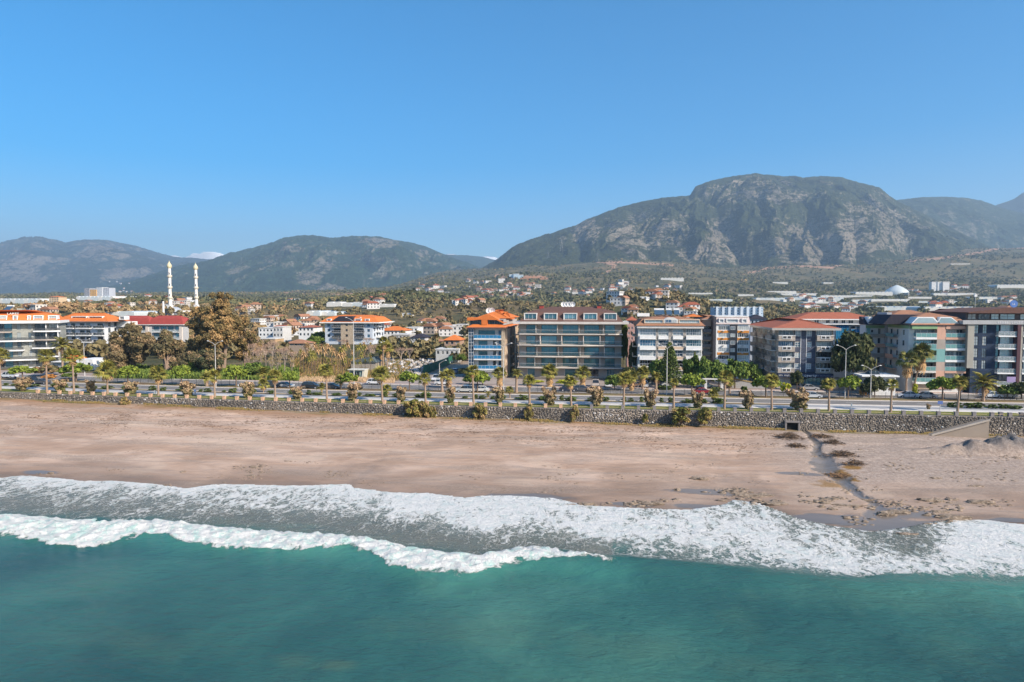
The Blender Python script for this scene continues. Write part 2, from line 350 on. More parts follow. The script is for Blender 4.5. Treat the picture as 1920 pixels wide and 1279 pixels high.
sed = m.attr('sediment'); base = m.mix(m.math('MULTIPLY', sed, m.math('SUBTRACT', 1.0, fo)), base, (0.10, 0.15, 0.085))
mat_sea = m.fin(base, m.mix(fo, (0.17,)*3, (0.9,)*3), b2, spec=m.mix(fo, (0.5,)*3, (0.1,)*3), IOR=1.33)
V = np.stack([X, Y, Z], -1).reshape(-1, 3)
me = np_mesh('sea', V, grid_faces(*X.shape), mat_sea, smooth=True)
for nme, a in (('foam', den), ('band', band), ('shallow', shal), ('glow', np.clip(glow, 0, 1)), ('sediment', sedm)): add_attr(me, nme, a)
sea = tag(link('sea', me), 'teal sea with a breaking wave and white foam along the beach', None, None, 'structure')
# ---- beach
xs = axis(-2500, -135, 110, 2500, 720, 14); t_ = np.linspace(0, 1, 260)
XX = np.repeat(xs[None], 262, 0); wy = WALLY+curve(xs)+0.8; L = WL(xs)
tt = np.concatenate([[-0.5, -0.2], t_]); YY = np.where(tt[:, None] < 0, L[None]+tt[:, None]*60, (L[None]-5)+(wy-L+5)[None]*tt[:, None])
ZZ = beach_z(XX, YY)
sD = (YY-WL(XX))
wet = sstep(5.5, 0.3, sD+1.6*fbm(XX*0.10, YY*0.2, 4)); wr_ = np.interp(XX, [-60, 0, 30, 60], [7, 9, 12, 14]); wet = np.maximum(wet, 0.55*sstep(wr_+3, wr_-2, sD+5*fbm(XX*0.06+3, YY*0.14, 4))); bx, by = proj(XX, YY, ZZ)
pool = np.zeros_like(wet)
for (a, b, rx, ry) in [(75, 886, 2.6, .9), (990, 931, 5, 1.3), (1180, 945, 3.4, 1.0), (1330, 951, 6, 1.0), (1590, 975, 9.5, 2.0), (1690, 960, 4, 2.2), (1700, 985, 6, 1.6), (1900, 975, 3, .8), (1540, 872, 2.4, 3.2), (1505, 889, 3.6, 1.0), (1330, 922, 5, 1.2)]:
    q = PB(a, b); n_ = fbm(XX*0.3, YY*0.5, 3)*0.35
    pool = np.maximum(pool, sstep(1.15, 0.8, np.sqrt(((XX-q[0])/rx)**2+((YY-q[1])/ry)**2)+n_))
sx = np.interp(YY, STR[:, 1], STR[:, 0]); sw = np.interp(YY, STR[:, 1], STR[:, 2])
strm = sstep(1.15, 0.75, np.abs(XX-sx)/sw+0.45*fbm(XX*0.4, YY*0.4, 4))*(YY > STR[0, 1])
sN = sD/np.maximum(WALLY+curve(XX)-WL(XX), 1)
grav = sstep(20, 36, XX)*sstep(0.15, 0.4, sN)
bank = np.exp(-(((XX-GB[0])/17)**2+((YY-GB[1]-0.05*(XX-GB[0]))/2.0)**2)**2)
algae = np.zeros_like(wet)
for (a, b, rx, ry, k) in [(1580, 893, 1.6, 3.0, 1), (1560, 908, 2.6, 1.6, .7), (1600, 878, 1.6, 1.6, .9)]:
    q = PB(a, b); algae = np.maximum(algae, k*sstep(1.2, 0.6, np.sqrt(((XX-q[0])/rx)**2+((YY-q[1])/ry)**2)+fbm(XX*.5, YY*.6, 4)*.6))
weeds = sstep(0.93, 1.0, sN+0.035*fbm(XX*0.15, YY*0.3, 3))
m = NT('beach_sand'); p = m.pos()
ps = m.map(p, (0.35, 1.0, 0))
c = m.ramp(m.noise(ps, 0.16, 5, 0.6, 0.6), [(0.28, (0.31, 0.205, 0.143)), (0.45, (0.43, 0.295, 0.212)), (0.58, (0.50, 0.36, 0.272)), (0.75, (0.56, 0.42, 0.325))])
c = m.mix(m.mapr(m.noise(m.map(p, (0.25, 1.3, 0)), 0.4, 4, 0.6), 0.52, 0.66, 0, 0.45), c, (0.33, 0.265, 0.22))
pt_ = m.noise(m.map(p, (1, 1.5, 0)), 0.055, 5, 0.6, 0.8); c = m.mix(m.mapr(pt_, 0.50, 0.62, 0, 0.6), c, (0.30, 0.205, 0.145)); c = m.mix(m.mapr(pt_, 0.44, 0.34, 0, 0.5), c, (0.55, 0.42, 0.32))
tr = m.noise(m.map(p, (0.8, 2.2, 0)), 0.9, 5, 0.7)
c = m.mix(m.math('MULTIPLY', m.mapr(tr, 0.55, 0.62), m.mapr(m.attr('upper'), 0.45, 0.75, 0, 0.85)), c, (0.17, 0.095, 0.055))
c = m.mix(m.mapr(m.attr('upper'), 0.86, 0.99, 0, 0.7), c, (0.30, 0.155, 0.065))
c = m.mix(m.attr('gravel'), c, m.ramp(m.noise(p, 2.2, 5, 0.8), [(0.35, (0.22, 0.165, 0.13)), (0.52, (0.36, 0.28, 0.225)), (0.7, (0.50, 0.41, 0.34))]))
c = m.mix(m.attr('bank'), c, m.ramp(m.noise(p, 2.5, 4, 0.8), [(0.35, (0.06, 0.058, 0.06)), (0.65, (0.21, 0.19, 0.175))]))  # mottled gravel, with the bank's shaded side darkened into its colour
c = m.mix(m.mapr(m.attr('weeds'), 0.2, 0.9, 0, 0.85), c, m.ramp(m.noise(m.map(p, (.5, 1.2, 1)), 0.5, 5, 0.7), [(0.35, (0.24, 0.14, 0.07)), (0.52, (0.19, 0.14, 0.05)), (0.66, (0.10, 0.13, 0.03))]))
bandn = m.noise(m.map(p, (0.12, 1.0, 0)), 0.35, 5, 0.6, 0.4); c = m.mix(m.mapr(bandn, 0.50, 0.62, 0, 0.55), c, m.ramp(m.noise(p, 3.0, 4, 0.8), [(0.35, (0.20, 0.155, 0.12)), (0.55, (0.36, 0.28, 0.22)), (0.7, (0.55, 0.46, 0.38))]))
peb = m.noise(p, 7.0, 3, 0.8); c = m.mix(m.mapr(peb, 0.58, 0.72, 0, 0.4), c, (0.48, 0.40, 0.34)); c = m.mix(m.mapr(peb, 0.40, 0.28, 0, 0.45), c, (0.14, 0.10, 0.08))
wt = m.attr('wet'); wp = m.math('MAXIMUM', m.attr('pool'), m.attr('stream'))
c = m.mix(m.math('MULTIPLY', wt, 0.62), c, (0.135, 0.100, 0.075)); c = m.mix(m.attr('algae'), c, m.mix(m.noise(p, 1.5, 5), (0.28, 0.13, 0.02), (0.17, 0.11, 0.03)))
c = m.mix(m.math('MULTIPLY', wp, 0.7), c, (0.13, 0.12, 0.105))
ro = m.mix(wt, (0.95,)*3, (0.6,)*3); ro = m.mix(wp, ro, (0.3,)*3)
bh = m.math('ADD', m.math('MULTIPLY', m.noise(p, 3.5, 5, 0.75), 0.12), m.math('MULTIPLY', m.noise(m.map(p, (.5, 1.4, 1)), 0.9, 4, 0.6), 0.35))
nb = m.bump(m.math('MULTIPLY', bh, m.math('SUBTRACT', 1.0, m.math('MULTIPLY', wp, 0.97))), 0.7, 0.6)
mat_beach = m.fin(c, ro, nb, spec=m.mix(wp, (0.15,)*3, (0.4,)*3))
me = np_mesh('beach', np.stack([XX, YY, ZZ], -1).reshape(-1, 3), grid_faces(*XX.shape), mat_beach, smooth=True)
for nme, a in (('wet', wet), ('pool', pool), ('stream', strm), ('upper', sN), ('gravel', grav), ('bank', bank), ('algae', algae), ('weeds', weeds)): add_attr(me, nme, a)
tag(link('beach', me), 'brown sand and shingle beach between the sea and the stone wall', None, None, 'structure')
# ================================================================ GROUND, HILLS, MOUNTAINS
DT = [150, 232, 400, 700, 1100, 1700, 2500, 3300, 4300, 6500]
CT = [-1500, -300, 0, 250, 500, 700, 850, 1000, 1200, 1400, 1600, 1800, 2200, 3400]
PT = {400: [632]*14, 700: [604, 602, 600, 600, 598, 598, 600, 600, 600, 600, 601, 602, 602, 602],
 1100: [582, 582, 582, 582, 585, 582, 580, 578, 576, 577, 580, 581, 580, 580], 1700: [563, 563, 563, 563, 563, 561, 557, 554, 552, 555, 560, 561, 558, 558],
 2500: [557, 557, 557, 556, 554, 550, 532, 522, 518, 524, 530, 528, 522, 522], 3300: [556, 556, 556, 554, 552, 546, 516, 502, 489, 503, 500, 482, 472, 472],
 4300: [556, 556, 556, 553, 551, 545, 512, 498, 484, 500, 494, 470, 462, 462], 6500: [557]*14}
def flat_py(d): return HOR+F*(CAMZ-ST)/d
TB = np.array([[flat_py(d)]*14 if d < 300 else PT[d] for d in DT], float)
TZ = CAMZ+(HOR-TB)/F*np.array(DT)[:, None]
BUMPS = [(1235, 620, 20, 62, 110), (1150, 600, 9, 45, 80), (1330, 700, 8, 90, 120), (690, 1000, 14, 110, 160), (800, 900, 16, 90, 150), (880, 780, 10, 70, 130), (60, 520, 13, 110, 90), (330, 900, 14, 160, 130), (500, 700, 9, 130, 120), (960, 700, 9, 60, 100), (1000, 2300, 20, 170, 300), (1500, 2300, -15, 200, 300)]
BW = [at_d(a, d)+(h, w_, l_) for a, d, h, w_, l_ in BUMPS]
def ground_z(X, Y, detail=True):
    X = np.asarray(X, float); Y = np.asarray(Y, float)
    d = X*FWD[0]/cp+Y*FWD[1]/cp; u = X*RGT[0]+Y*RGT[1]; d = np.maximum(d, 150)
    px = CX+F*cp*u/d; ld_ = np.log(np.clip(d, 150, 6500)); L = np.log(DT)
    i = np.clip(np.searchsorted(L, ld_)-1, 0, len(DT)-2); t = (ld_-L[i])/(L[i+1]-L[i]); t = t*t*(3-2*t)
    j = np.clip(np.searchsorted(CT, px)-1, 0, len(CT)-2); c = np.clip((px-np.array(CT)[j])/(np.array(CT)[j+1]-np.array(CT)[j]), 0, 1); c = c*c*(3-2*c)
    z = (TZ[i, j]*(1-c)+TZ[i, j+1]*c)*(1-t)+(TZ[i+1, j]*(1-c)+TZ[i+1, j+1]*c)*t
    for bx_, by_, h, w_, l_ in BW: z = z+h*np.exp(-((X-bx_)/w_)**2-((Y-by_)/l_)**2)
    if detail:
        a = sstep(330, 900, d)
        z = z+a*(5*fbm(X/230, Y/230, 4)+sstep(1500, 3000, d)*18*(ridged(X/700+2, Y/700, 5)-0.35))
    z = np.where(Y < 225, ST-0.03, z*sstep(225, 300, Y)+(ST-0.03)*(1-sstep(225, 300, Y)))
    return z
def GP(px, d):
    x, y = at_d(px, d); return np.array([x, y, float(ground_z(x, y))])
def GPy(px, py, lo=240, hi=4200):
    """first ground point in picture column px that appears at row py, coming from near"""
    ds = np.geomspace(lo, hi, 260); x, y = at_d(px, ds); z = ground_z(x, y); q = HOR-(z-CAMZ)/ds*F
    k = np.argmax(q <= py)
    if q[k] > py: return None
    return np.array([x[k], y[k], z[k]])
# ground sheet
pc = np.concatenate([np.linspace(-2200, -60, 90), np.linspace(-55, 1975, 560), np.linspace(1980, 4200, 90)])
ds = np.concatenate([np.linspace(118, 232, 20), np.geomspace(235, 6600, 430)])
D_, C_ = np.meshgrid(ds, pc, indexing='ij'); GX, GY = at_d(C_, D_)
GYc = np.maximum(GY, WALLY+curve(GX)+0.7); GZ = ground_z(GX, GYc)
m = NT('ground_cover'); p = m.pos(); pf = m.map(p, (1, 1, 0))
big = m.noise(pf, 0.006, 5, 0.6, 0.4); mid = m.noise(pf, 0.035, 6, 0.65); fine = m.noise(pf, 0.22, 5, 0.7)
g1 = m.ramp(mid, [(0.36, (0.034, 0.045, 0.021)), (0.48, (0.060, 0.070, 0.032)), (0.57, (0.12, 0.105, 0.052)), (0.66, (0.27, 0.18, 0.115))])
g2 = m.ramp(fine, [(0.35, (0.045, 0.060, 0.028)), (0.55, (0.12, 0.10, 0.055)), (0.75, (0.27, 0.19, 0.12))])
c = m.mix(0.5, g1, g2)
cell = m.voro(m.map(p, (1, 0.6, 0), rot=(0, 0, .4)), 0.011, 'F1', 1.0, 'Color')
c = m.mix(m.math('MULTIPLY', m.mapr(big, 0.42, 0.58), 0.45), c, m.mix(cell, (0.10, 0.11, 0.045), (0.30, 0.19, 0.10)))
c = m.mix(m.mapr(m.attr('earth'), 0.3, 0.8), c, m.mix(m.noise(pf, 0.1, 5), (0.40, 0.20, 0.12), (0.36, 0.25, 0.17)))
c = m.mix(m.attr('lot'), c, m.mix(m.noise(pf, 0.4, 5), (0.30, 0.22, 0.16), (0.38, 0.31, 0.24)))
mat_ground = m.fin(c, 0.95, m.bump(fine, 0.8, 2.0), spec=0.1)
earth = np.zeros_like(GX); gpx, gpy = proj(GX, GYc, GZ)
roads = [[(1108, 487), (1125, 491), (1152, 497), (1148, 505), (1138, 510)], [(1060, 489), (1180, 492), (1260, 497)], [(1395, 514), (1440, 503), (1500, 499), (1560, 502), (1600, 488), (1618, 483)], [(1700, 490), (1760, 485), (1830, 475), (1880, 464), (1920, 465), (2200, 460)], [(930, 517), (1020, 519)], [(940, 521), (1025, 522)], [(620, 552), (760, 548)], [(500, 545), (560, 552)]]
for rd in roads:
    a = np.array(rd, float)
    for k in range(len(a)-1):
        ab = a[k+1]-a[k]; t = np.clip(((gpx-a[k, 0])*ab[0]+(gpy-a[k, 1])*ab[1])/(ab@ab), 0, 1)
        dd_ = np.hypot((gpx-a[k, 0]-t*ab[0])*0.6, gpy-a[k, 1]-t*ab[1]); earth = np.maximum(earth, sstep(2.8, 1.0, dd_+0.9*fbm(GX/25, GY/25, 3))*(D_ > 1500))
lot = ((GY > 178) & (GY < 300) & (GX > -52) & (GX < -6)).astype(float)
me = np_mesh('ground', np.stack([GX, GYc, GZ], -1).reshape(-1, 3), grid_faces(*GX.shape), mat_ground, smooth=True)
add_attr(me, 'earth', earth); add_attr(me, 'lot', lot)
tag(link('ground', me), 'plain and lower slopes covered in scrub and fields behind the seafront', None, None, 'structure')

def mountain_mat(name, rock, scrub, thr, s1=1.0, rockcol=(0.225, 0.19, 0.15), earthc=None):
    m = NT(name); p = m.pos(); nz = m.n('ShaderNodeSeparateXYZ'); m.put(nz.inputs[0], m.normal())
    n1 = m.noise(m.map(p, (1, 1, 1.6)), 0.0042*s1, 6, 0.62); n2 = m.noise(m.map(p, (1, 1, 2.2)), 0.022*s1, 6, 0.72); n3 = m.noise(p, 0.09*s1, 4, 0.7)
    steep = m.mapr(nz.outputs[2], 0.86, 0.60)
    f = m.math('ADD', m.math('MULTIPLY', n1, 0.60), m.math('ADD', m.math('MULTIPLY', n2, 0.70), m.math('MULTIPLY', n3, 0.30))); f = m.math('ADD', f, m.math('MULTIPLY', steep, 0.16)); f = m.math('ADD', f, m.math('MULTIPLY', m.attr('rock'), m.math('MULTIPLY', m.mapr(n2, .35, .65), 0.65)))
    k = m.mapr(f, thr, thr+0.2)
    gcol = m.ramp(m.math('ADD', m.math('MULTIPLY', n3, 0.6), m.math('MULTIPLY', n2, 0.4)), [(0.35, scl(scrub, 0.35)), (0.5, scrub), (0.64, scl(scrub, 2.2))])
    rcol = m.ramp(m.math('ADD', m.math('MULTIPLY', n3, 0.7), m.math('MULTIPLY', n1, 0.3)), [(0.35, scl(rockcol, 0.35)), (0.5, rockcol), (0.68, scl(rockcol, 1.6))])
    c = m.mix(m.math('MULTIPLY', k, rock), gcol, rcol)
    if earthc: c = m.mix(m.attr('earth'), c, earthc)
    return m.fin(c, 0.95, m.bump(m.math('ADD', m.math('MULTIPLY', n2, 0.6), m.math('MULTIPLY', n3, 0.4)), 0.9, 30/s1), spec=0.05)
def mountain(name, sil, dr, df, dback, base_z, mat_, label, amp=0.16, sc_=600, npx=500, nt=150, valleys=(), rocks=(), pw=1.0, px0=None, px1=None):
    sil = np.array(sil, float); a = px0 if px0 is not None else sil[0, 0]; b = px1 if px1 is not None else sil[-1, 0]
    pc = np.linspace(a, b, npx); py = np.interp(pc, sil[:, 0], sil[:, 1])
    py = py+0.7*perlin(pc/9.0, pc*0+dr*0.01)+0.35*perlin(pc/3.0, pc*0+3+dr*0.01)
    drr = dr*(1+0.05*np.sin(pc/210+dr)+0.03*perlin(pc/120, pc*0+1.5)); zr = CAMZ+(HOR-py)/F*drr
    t = np.concatenate([np.linspace(0, 1, nt), np.linspace(1.03, 2.0, nt//4)])
    T, Cc = np.meshgrid(t, pc, indexing='ij'); DR = drr[None]; D = np.where(T <= 1, df+(DR-df)*T, DR+(dback-DR)*(T-1))
    Xm, Ym = at_d(Cc, D); zb = base_z
    prof = np.where(T <= 1, np.clip(T, 0, 1)**pw, np.clip(2-T, 0, 1)**1.2)
    # columns through the summit rim stay a little convex
    prof = np.where(T <= 1, prof*(1-0.18)+0.18*np.sin(T*math.pi/2), prof)
    Zm = zb+(zr[None]-zb)*prof; H = np.maximum(zr[None]-zb, 20)
    env = np.where(T <= 1, np.sin(np.clip(T, 0, 1)*math.pi)**0.8, np.sin(np.clip(2-T, 0, 1)*math.pi)*0.6)
    wx = Xm+0.35*sc_*fbm(Xm/sc_, Ym/sc_, 3); wy_ = Ym*0.5+0.35*sc_*fbm(Xm/sc_+7, Ym/sc_, 3)
    rg = ridged(wx/sc_, wy_/sc_/1.8, 6, 0.52)
    Zm = Zm+H*amp*env*(rg-0.1)*1.3
    Zm = Zm+env**0.5*6*fbm(Xm/60, Ym/60, 4)
    for (x0, y0, x1, y1, w0, dep) in valleys:
        # valley line given by picture rows: measured along the slope in t by height share
        tt0 = np.interp(x0, pc, zr); s0 = np.clip((CAMZ+(HOR-y0)/F*dr-zb)/(tt0-zb), 0, 1); s1 = np.clip((CAMZ+(HOR-y1)/F*dr-zb)/(np.interp(x1, pc, zr)-zb), 0, 1)
        k = np.clip((s0-T)/(s0-s1+1e-6), -0.1, 1.15); xc = x0+(x1-x0)*k
        Zm = Zm-dep*np.exp(-(np.abs(Cc-xc)/w0)**1.3)*sstep(s0+0.05, s0-0.15, T)*sstep(0.0, 0.15, T)
    rock = np.zeros_like(Zm); mpx, mpy = proj(Xm, Ym, Zm)
    for (x0, y0, rx, ry, k) in rocks:
        rock = np.maximum(rock, k*sstep(1.25, 0.55, np.hypot((mpx-x0)/rx, (mpy-y0)/ry)+0.5*fbm(Xm/180, Ym/180, 3)))
    er = np.zeros_like(Zm)
    Zm = np.where(T >= 1.99, zb-30, Zm)
    me = np_mesh(name, np.stack([Xm, Ym, Zm], -1).reshape(-1, 3), grid_faces(*Xm.shape), mat_, smooth=True)
    add_attr(me, 'rock', rock); add_attr(me, 'earth', er)
    return tag(link(name, me), label, None, None, 'structure')
mm1 = mountain_mat('mountain_rock_scrub', 0.8, (0.034, 0.042, 0.019), 0.96, 1.35)
mountain('mountain', [(820, 560), (850, 540), (880, 520), (905, 503), (930, 490), (960, 465), (975, 458), (1000, 450), (1035, 438), (1060, 427), (1078, 424), (1100, 412), (1130, 402), (1160, 390), (1200, 380), (1240, 373), (1290, 369), (1300, 352), (1330, 341), (1370, 333), (1410, 329), (1440, 331), (1470, 335), (1500, 336), (1530, 333), (1570, 335), (1600, 345), (1640, 358), (1668, 376), (1700, 392), (1750, 415), (1800, 440), (1850, 462), (1900, 485), (1960, 505), (2100, 540)],
  4900, 3150, 6400, 120, mm1, 'big rocky scrub covered mountain with a rounded double summit', 0.20, 480, 1100, 300,
  valleys=[(1297, 372, 1395, 505, 22, 120), (1480, 390, 1545, 500, 16, 50), (1060, 432, 1085, 480, 12, 45), (1640, 380, 1700, 480, 18, 45), (1180, 400, 1210, 490, 18, 35), (1590, 430, 1600, 500, 14, 40)],
  rocks=[(1100, 432, 26, 22, 1), (1220, 440, 90, 40, .5), (1350, 455, 30, 45, .6), (1520, 460, 50, 40, .8), (1650, 430, 80, 50, .5), (1430, 360, 120, 25, .4), (1480, 470, 60, 30, .6), (1600, 460, 70, 30, .7), (1320, 480, 60, 20, .7)], pw=1.25)
mm2 = mountain_mat('mountain_far_scrub', 0.6, (0.032, 0.046, 0.026), 0.88, 0.8)
mountain('mountain', [(1450, 480), (1550, 430), (1620, 392), (1668, 378), (1720, 372), (1760, 371), (1800, 373), (1830, 378), (1870, 392), (1900, 400), (1960, 402), (2100, 420), (2300, 460), (2700, 540)],
  6400, 4500, 7600, 100, mm2, 'dark green flat topped mountain behind the right shoulder of the big one', 0.14, 700, 420, 150, pw=1.1, rocks=[(1760, 440, 60, 30, .5)])
mountain('mountain', [(1700, 470), (1800, 420), (1860, 386), (1890, 376), (1908, 363), (1925, 358), (1990, 350), (2100, 365), (2400, 430), (2800, 540)],
  8000, 6800, 9300, 100, mm2, 'pale blue peak farthest back at the edge of the valley', 0.12, 900, 200, 90)
mm6 = mountain_mat('mountain_forest', 0.62, (0.026, 0.045, 0.024), 0.90, 0.9)
mountain('mountain', [(100, 562), (205, 541), (260, 525), (330, 505), (400, 490), (440, 478), (500, 462), (540, 450), (580, 447), (640, 452), (690, 446), (730, 449), (770, 455), (800, 463), (830, 476), (870, 491), (905, 505), (940, 525), (1000, 550), (1100, 562)],
  6600, 4300, 8200, 30, mm6, 'green forested mountain with a long ridge and a pale rock face', 0.26, 700, 760, 200, pw=1.0,
  valleys=[(620, 470, 700, 540, 30, 60), (480, 480, 430, 545, 30, 50), (800, 480, 790, 540, 25, 50)],
  rocks=[(600, 500, 22, 14, 1.2), (580, 520, 26, 12, 1), (622, 545, 26, 16, .9), (715, 455, 35, 10, .8), (555, 468, 25, 6, .8), (790, 475, 12, 8, .7)])
mountain('mountain', [(600, 545), (700, 505), (790, 487), (835, 478), (870, 479), (905, 482), (925, 487), (960, 497), (1100, 535), (1200, 560)],
  9300, 7000, 11000, 30, mm6, 'small dark hill in the gap between the two big mountains', 0.12, 800, 220, 80)
mm7 = mountain_mat('mountain_distant', 0.6, (0.028, 0.042, 0.030), 0.84, 0.6)
mountain('mountain', [(-1500, 540), (-700, 500), (-300, 478), (-100, 470), (0, 468), (30, 457), (55, 452), (90, 455), (130, 463), (160, 458), (190, 457), (230, 462), (260, 464), (290, 472), (330, 482), (400, 488), (450, 500), (600, 525), (700, 545)],
  9800, 6300, 11600, 20, mm7, 'blue hazy mountain range with three rounded tops at the far left', 0.26, 900, 560, 150, pw=0.9,
  rocks=[(30, 500, 40, 25, 1), (180, 470, 40, 14, .8), (235, 512, 50, 10, 1.2), (50, 520, 30, 16, .7)])
ms = NT('snow'); ms = ms.fin(ms.mix(ms.noise(ms.pos(), 0.002, 5), (0.75, 0.78, 0.82), (0.88, 0.9, 0.92)), 0.7)
mountain('snowy_mountain', [(200, 520), (290, 500), (315, 482), (330, 479), (348, 484), (360, 480), (366, 475), (378, 477), (385, 473), (405, 473), (418, 476), (425, 479), (450, 485), (520, 505), (600, 530)],
  12300, 11800, 13000, 20, ms, 'snow covered mountain just showing behind the left ranges', 0.06, 1500, 120, 50)
mountain('snowy_mountain', [(760, 520), (820, 490), (838, 477), (852, 477), (870, 484), (900, 482), (912, 481), (928, 482), (950, 492), (1040, 530)],
  12300, 11800, 13000, 20, ms, 'snow covered mountain showing in the gap between the big mountains', 0.06, 1500, 120, 50)
# haze
hz = NT('haze_air'); hz.t.nodes.remove(hz.b); pv = hz.n('ShaderNodeVolumePrincipled'); pv.inputs['Color'].default_value = (0.52, 0.75, 1.0, 1)
pv.inputs['Density'].default_value = HAZE_DENSITY; pv.inputs['Anisotropy'].default_value = 0.1
hz.t.links.new(pv.outputs[0], hz.out.inputs['Volume'])
hb = MB(); hb.box(-14500, 14500, -9500, 14200, -70, 1530, hz.m); tag(hb.build('haze'), 'thin blue haze in the air', None, None, 'stuff')
# ================================================================ PROMENADE, ROADS, WALL, STREET FURNITURE
XR = np.linspace(-290, 210, 251)
def strip(name, y0, y1, z, mat, label, kind='structure', x0=-290, x1=210, ny=3, side=True):
    xs_ = XR[(XR >= x0) & (XR <= x1)]; yy = np.linspace(y0, y1, ny)
    A, B = np.meshgrid(xs_, yy); B = B+curve(A)
    V = np.stack([A, B, np.full_like(A, ST+z)], -1).reshape(-1, 3); Fc = grid_faces(*A.shape)
    if side and z > 0.05:
        n = len(xs_); k = len(V)
        lo0 = V[:n].copy(); lo0[:, 2] = ST-0.2; lo1 = V[-n:].copy(); lo1[:, 2] = ST-0.2
        V = np.concatenate([V, lo0, lo1]); i = np.arange(n-1)
        Fc = np.concatenate([Fc, np.stack([k+i, k+i+1, i+1, i], 1), np.stack([k-n+i, k-n+i+1, k+n+i+1, k+n+i], 1)])
    return tag(link(name, np_mesh(name, V, Fc, mat)), label, None, None, kind)
def ground_mat(name, stops, s=0.5, bumpd=0.05, rough=0.9, st=(1, 1, 1)):
    m = NT(name); p = m.map(m.pos(), st); a = m.noise(p, s, 6, 0.65); b = m.noise(p, s*7, 4, 0.7)
    return m.fin(m.mix(0.35, m.ramp(a, stops), m.ramp(b, stops)), rough, m.bump(b, 0.6, bumpd), spec=0.2)
m_asph = ground_mat('asphalt', [(0.3, (0.14, 0.13, 0.125)), (0.5, (0.185, 0.175, 0.165)), (0.7, (0.23, 0.215, 0.20))], 0.18, 0.01, 0.85, (0.35, 1, 1))
m_prom = ground_mat('promenade_paving', [(0.3, (0.42, 0.40, 0.38)), (0.6, (0.52, 0.50, 0.47))], 0.5, 0.01)
m_pave = ground_mat('pavement', [(0.3, (0.36, 0.27, 0.23)), (0.6, (0.46, 0.36, 0.31))], 0.4, 0.01)
m_park = ground_mat('parking_paving', [(0.3, (0.27, 0.22, 0.19)), (0.6, (0.37, 0.31, 0.27))], 0.3, 0.01)
m_grass = ground_mat('lawn', [(0.32, (0.10, 0.125, 0.022)), (0.5, (0.17, 0.185, 0.035)), (0.62, (0.23, 0.20, 0.06)), (0.75, (0.27, 0.20, 0.10))], 0.35, 0.08)
m_soil = ground_mat('median_soil', [(0.3, (0.13, 0.085, 0.05)), (0.48, (0.21, 0.14, 0.08)), (0.6, (0.16, 0.15, 0.05)), (0.75, (0.28, 0.19, 0.12))], 0.25, 0.08)
m_kerb = pt((0.52, 0.47, 0.42), 0.8); m_line = paint('road_line', (0.72, 0.72, 0.68), 0.6, var=0.15, scale=3)
EX = XR[-1]
strip('grass', 135.9, 140.2, 0.02, m_grass, 'mown lawn strip between the stone wall and the promenade', x1=78)
strip('pavement', 135.9, 140.2, 0.02, m_pave, 'pinkish paved landing at the end of the lawn strip', x0=78)
strip('path', 140.2, 145.0, 0.06, m_prom, 'pale promenade running along the lawn')
strip('planting_bed', 145.0, 147.0, 0.024, m_soil, 'bare planting bed beside the near carriageway', x1=40)
strip('path', 145.0, 147.0, 0.028, m_prom, 'pale pavement widening beside the near carriageway', x0=40)
strip('kerb', 147.0, 147.3, 0.12, m_kerb, 'concrete kerb of the near carriageway')
strip('road', 147.3, 154.1, 0.012, m_asph, 'near carriageway of grey asphalt')
strip('kerb', 154.1, 154.4, 0.13, m_kerb, 'concrete kerb on the seaward edge of the median')
strip('median', 154.4, 159.2, 0.09, m_soil, 'brown planted median with dry grass')
strip('kerb', 159.2, 159.5, 0.13, m_kerb, 'concrete kerb on the landward edge of the median')
strip('road', 159.5, 168.4, 0.012, m_asph, 'far carriageway of grey asphalt')
strip('kerb', 168.4, 168.7, 0.12, m_kerb, 'concrete kerb in front of the buildings')
strip('pavement', 168.7, 172.2, 0.10, m_pave, 'pinkish pavement in front of the buildings')
strip('parking', 172.2, 176.8, 0.016, m_park, 'paved parking apron in front of the buildings', x1=210)
for y in (147.7, 153.7, 159.9, 168.0): strip('road_line', y, y+0.16, 0.017, m_line, 'continuous white edge line on the carriageway', side=False, ny=2)
mb = MB()
for y in (150.7, 162.7, 165.5):
    for x in np.arange(-285, 205, 7.0):
        c0, c1 = float(curve(x)), float(curve(x+3)); mb.poly([(x, y+c0, ST+.017), (x+3, y+c1, ST+.017), (x+3, y+c1+.15, ST+.017), (x, y+c0+.15, ST+.017)], m_line)
tag(mb.build('road_line'), 'dashed white lane lines on both carriageways', None, None, 'structure')
# side street and paved area behind the pavement
mb = MB(); q = [(-26, 172.25), (12, 172.25), (12, 181), (-2, 190), (-8, 215), (6, 300), (-2, 300), (-18, 215), (-24, 200), (-62, 200), (-62, 172.25+1.6)]
mb.poly([(x, y, ST+0.02) for x, y in q], m_park); tag(mb.build('side_street'), 'side street leading inland beside the orange roofed apartments', None, None, 'structure')
mb = MB(); mb.poly([(-150, 178, ST+.006), (-82, 175, ST+.006), (-82, 192, ST+.006), (-150, 200, ST+.006)], m_park); tag(mb.build('parking'), 'parking lot at the left end', None, None, 'structure')
mb = MB(); mb.poly([(12, 176.8, ST+.012), (130, 176.8, ST+.012), (130, 200, ST+.012), (12, 200, ST+.012)], m_park); tag(mb.build('forecourt'), 'paved forecourts around the apartment blocks', None, None, 'structure')

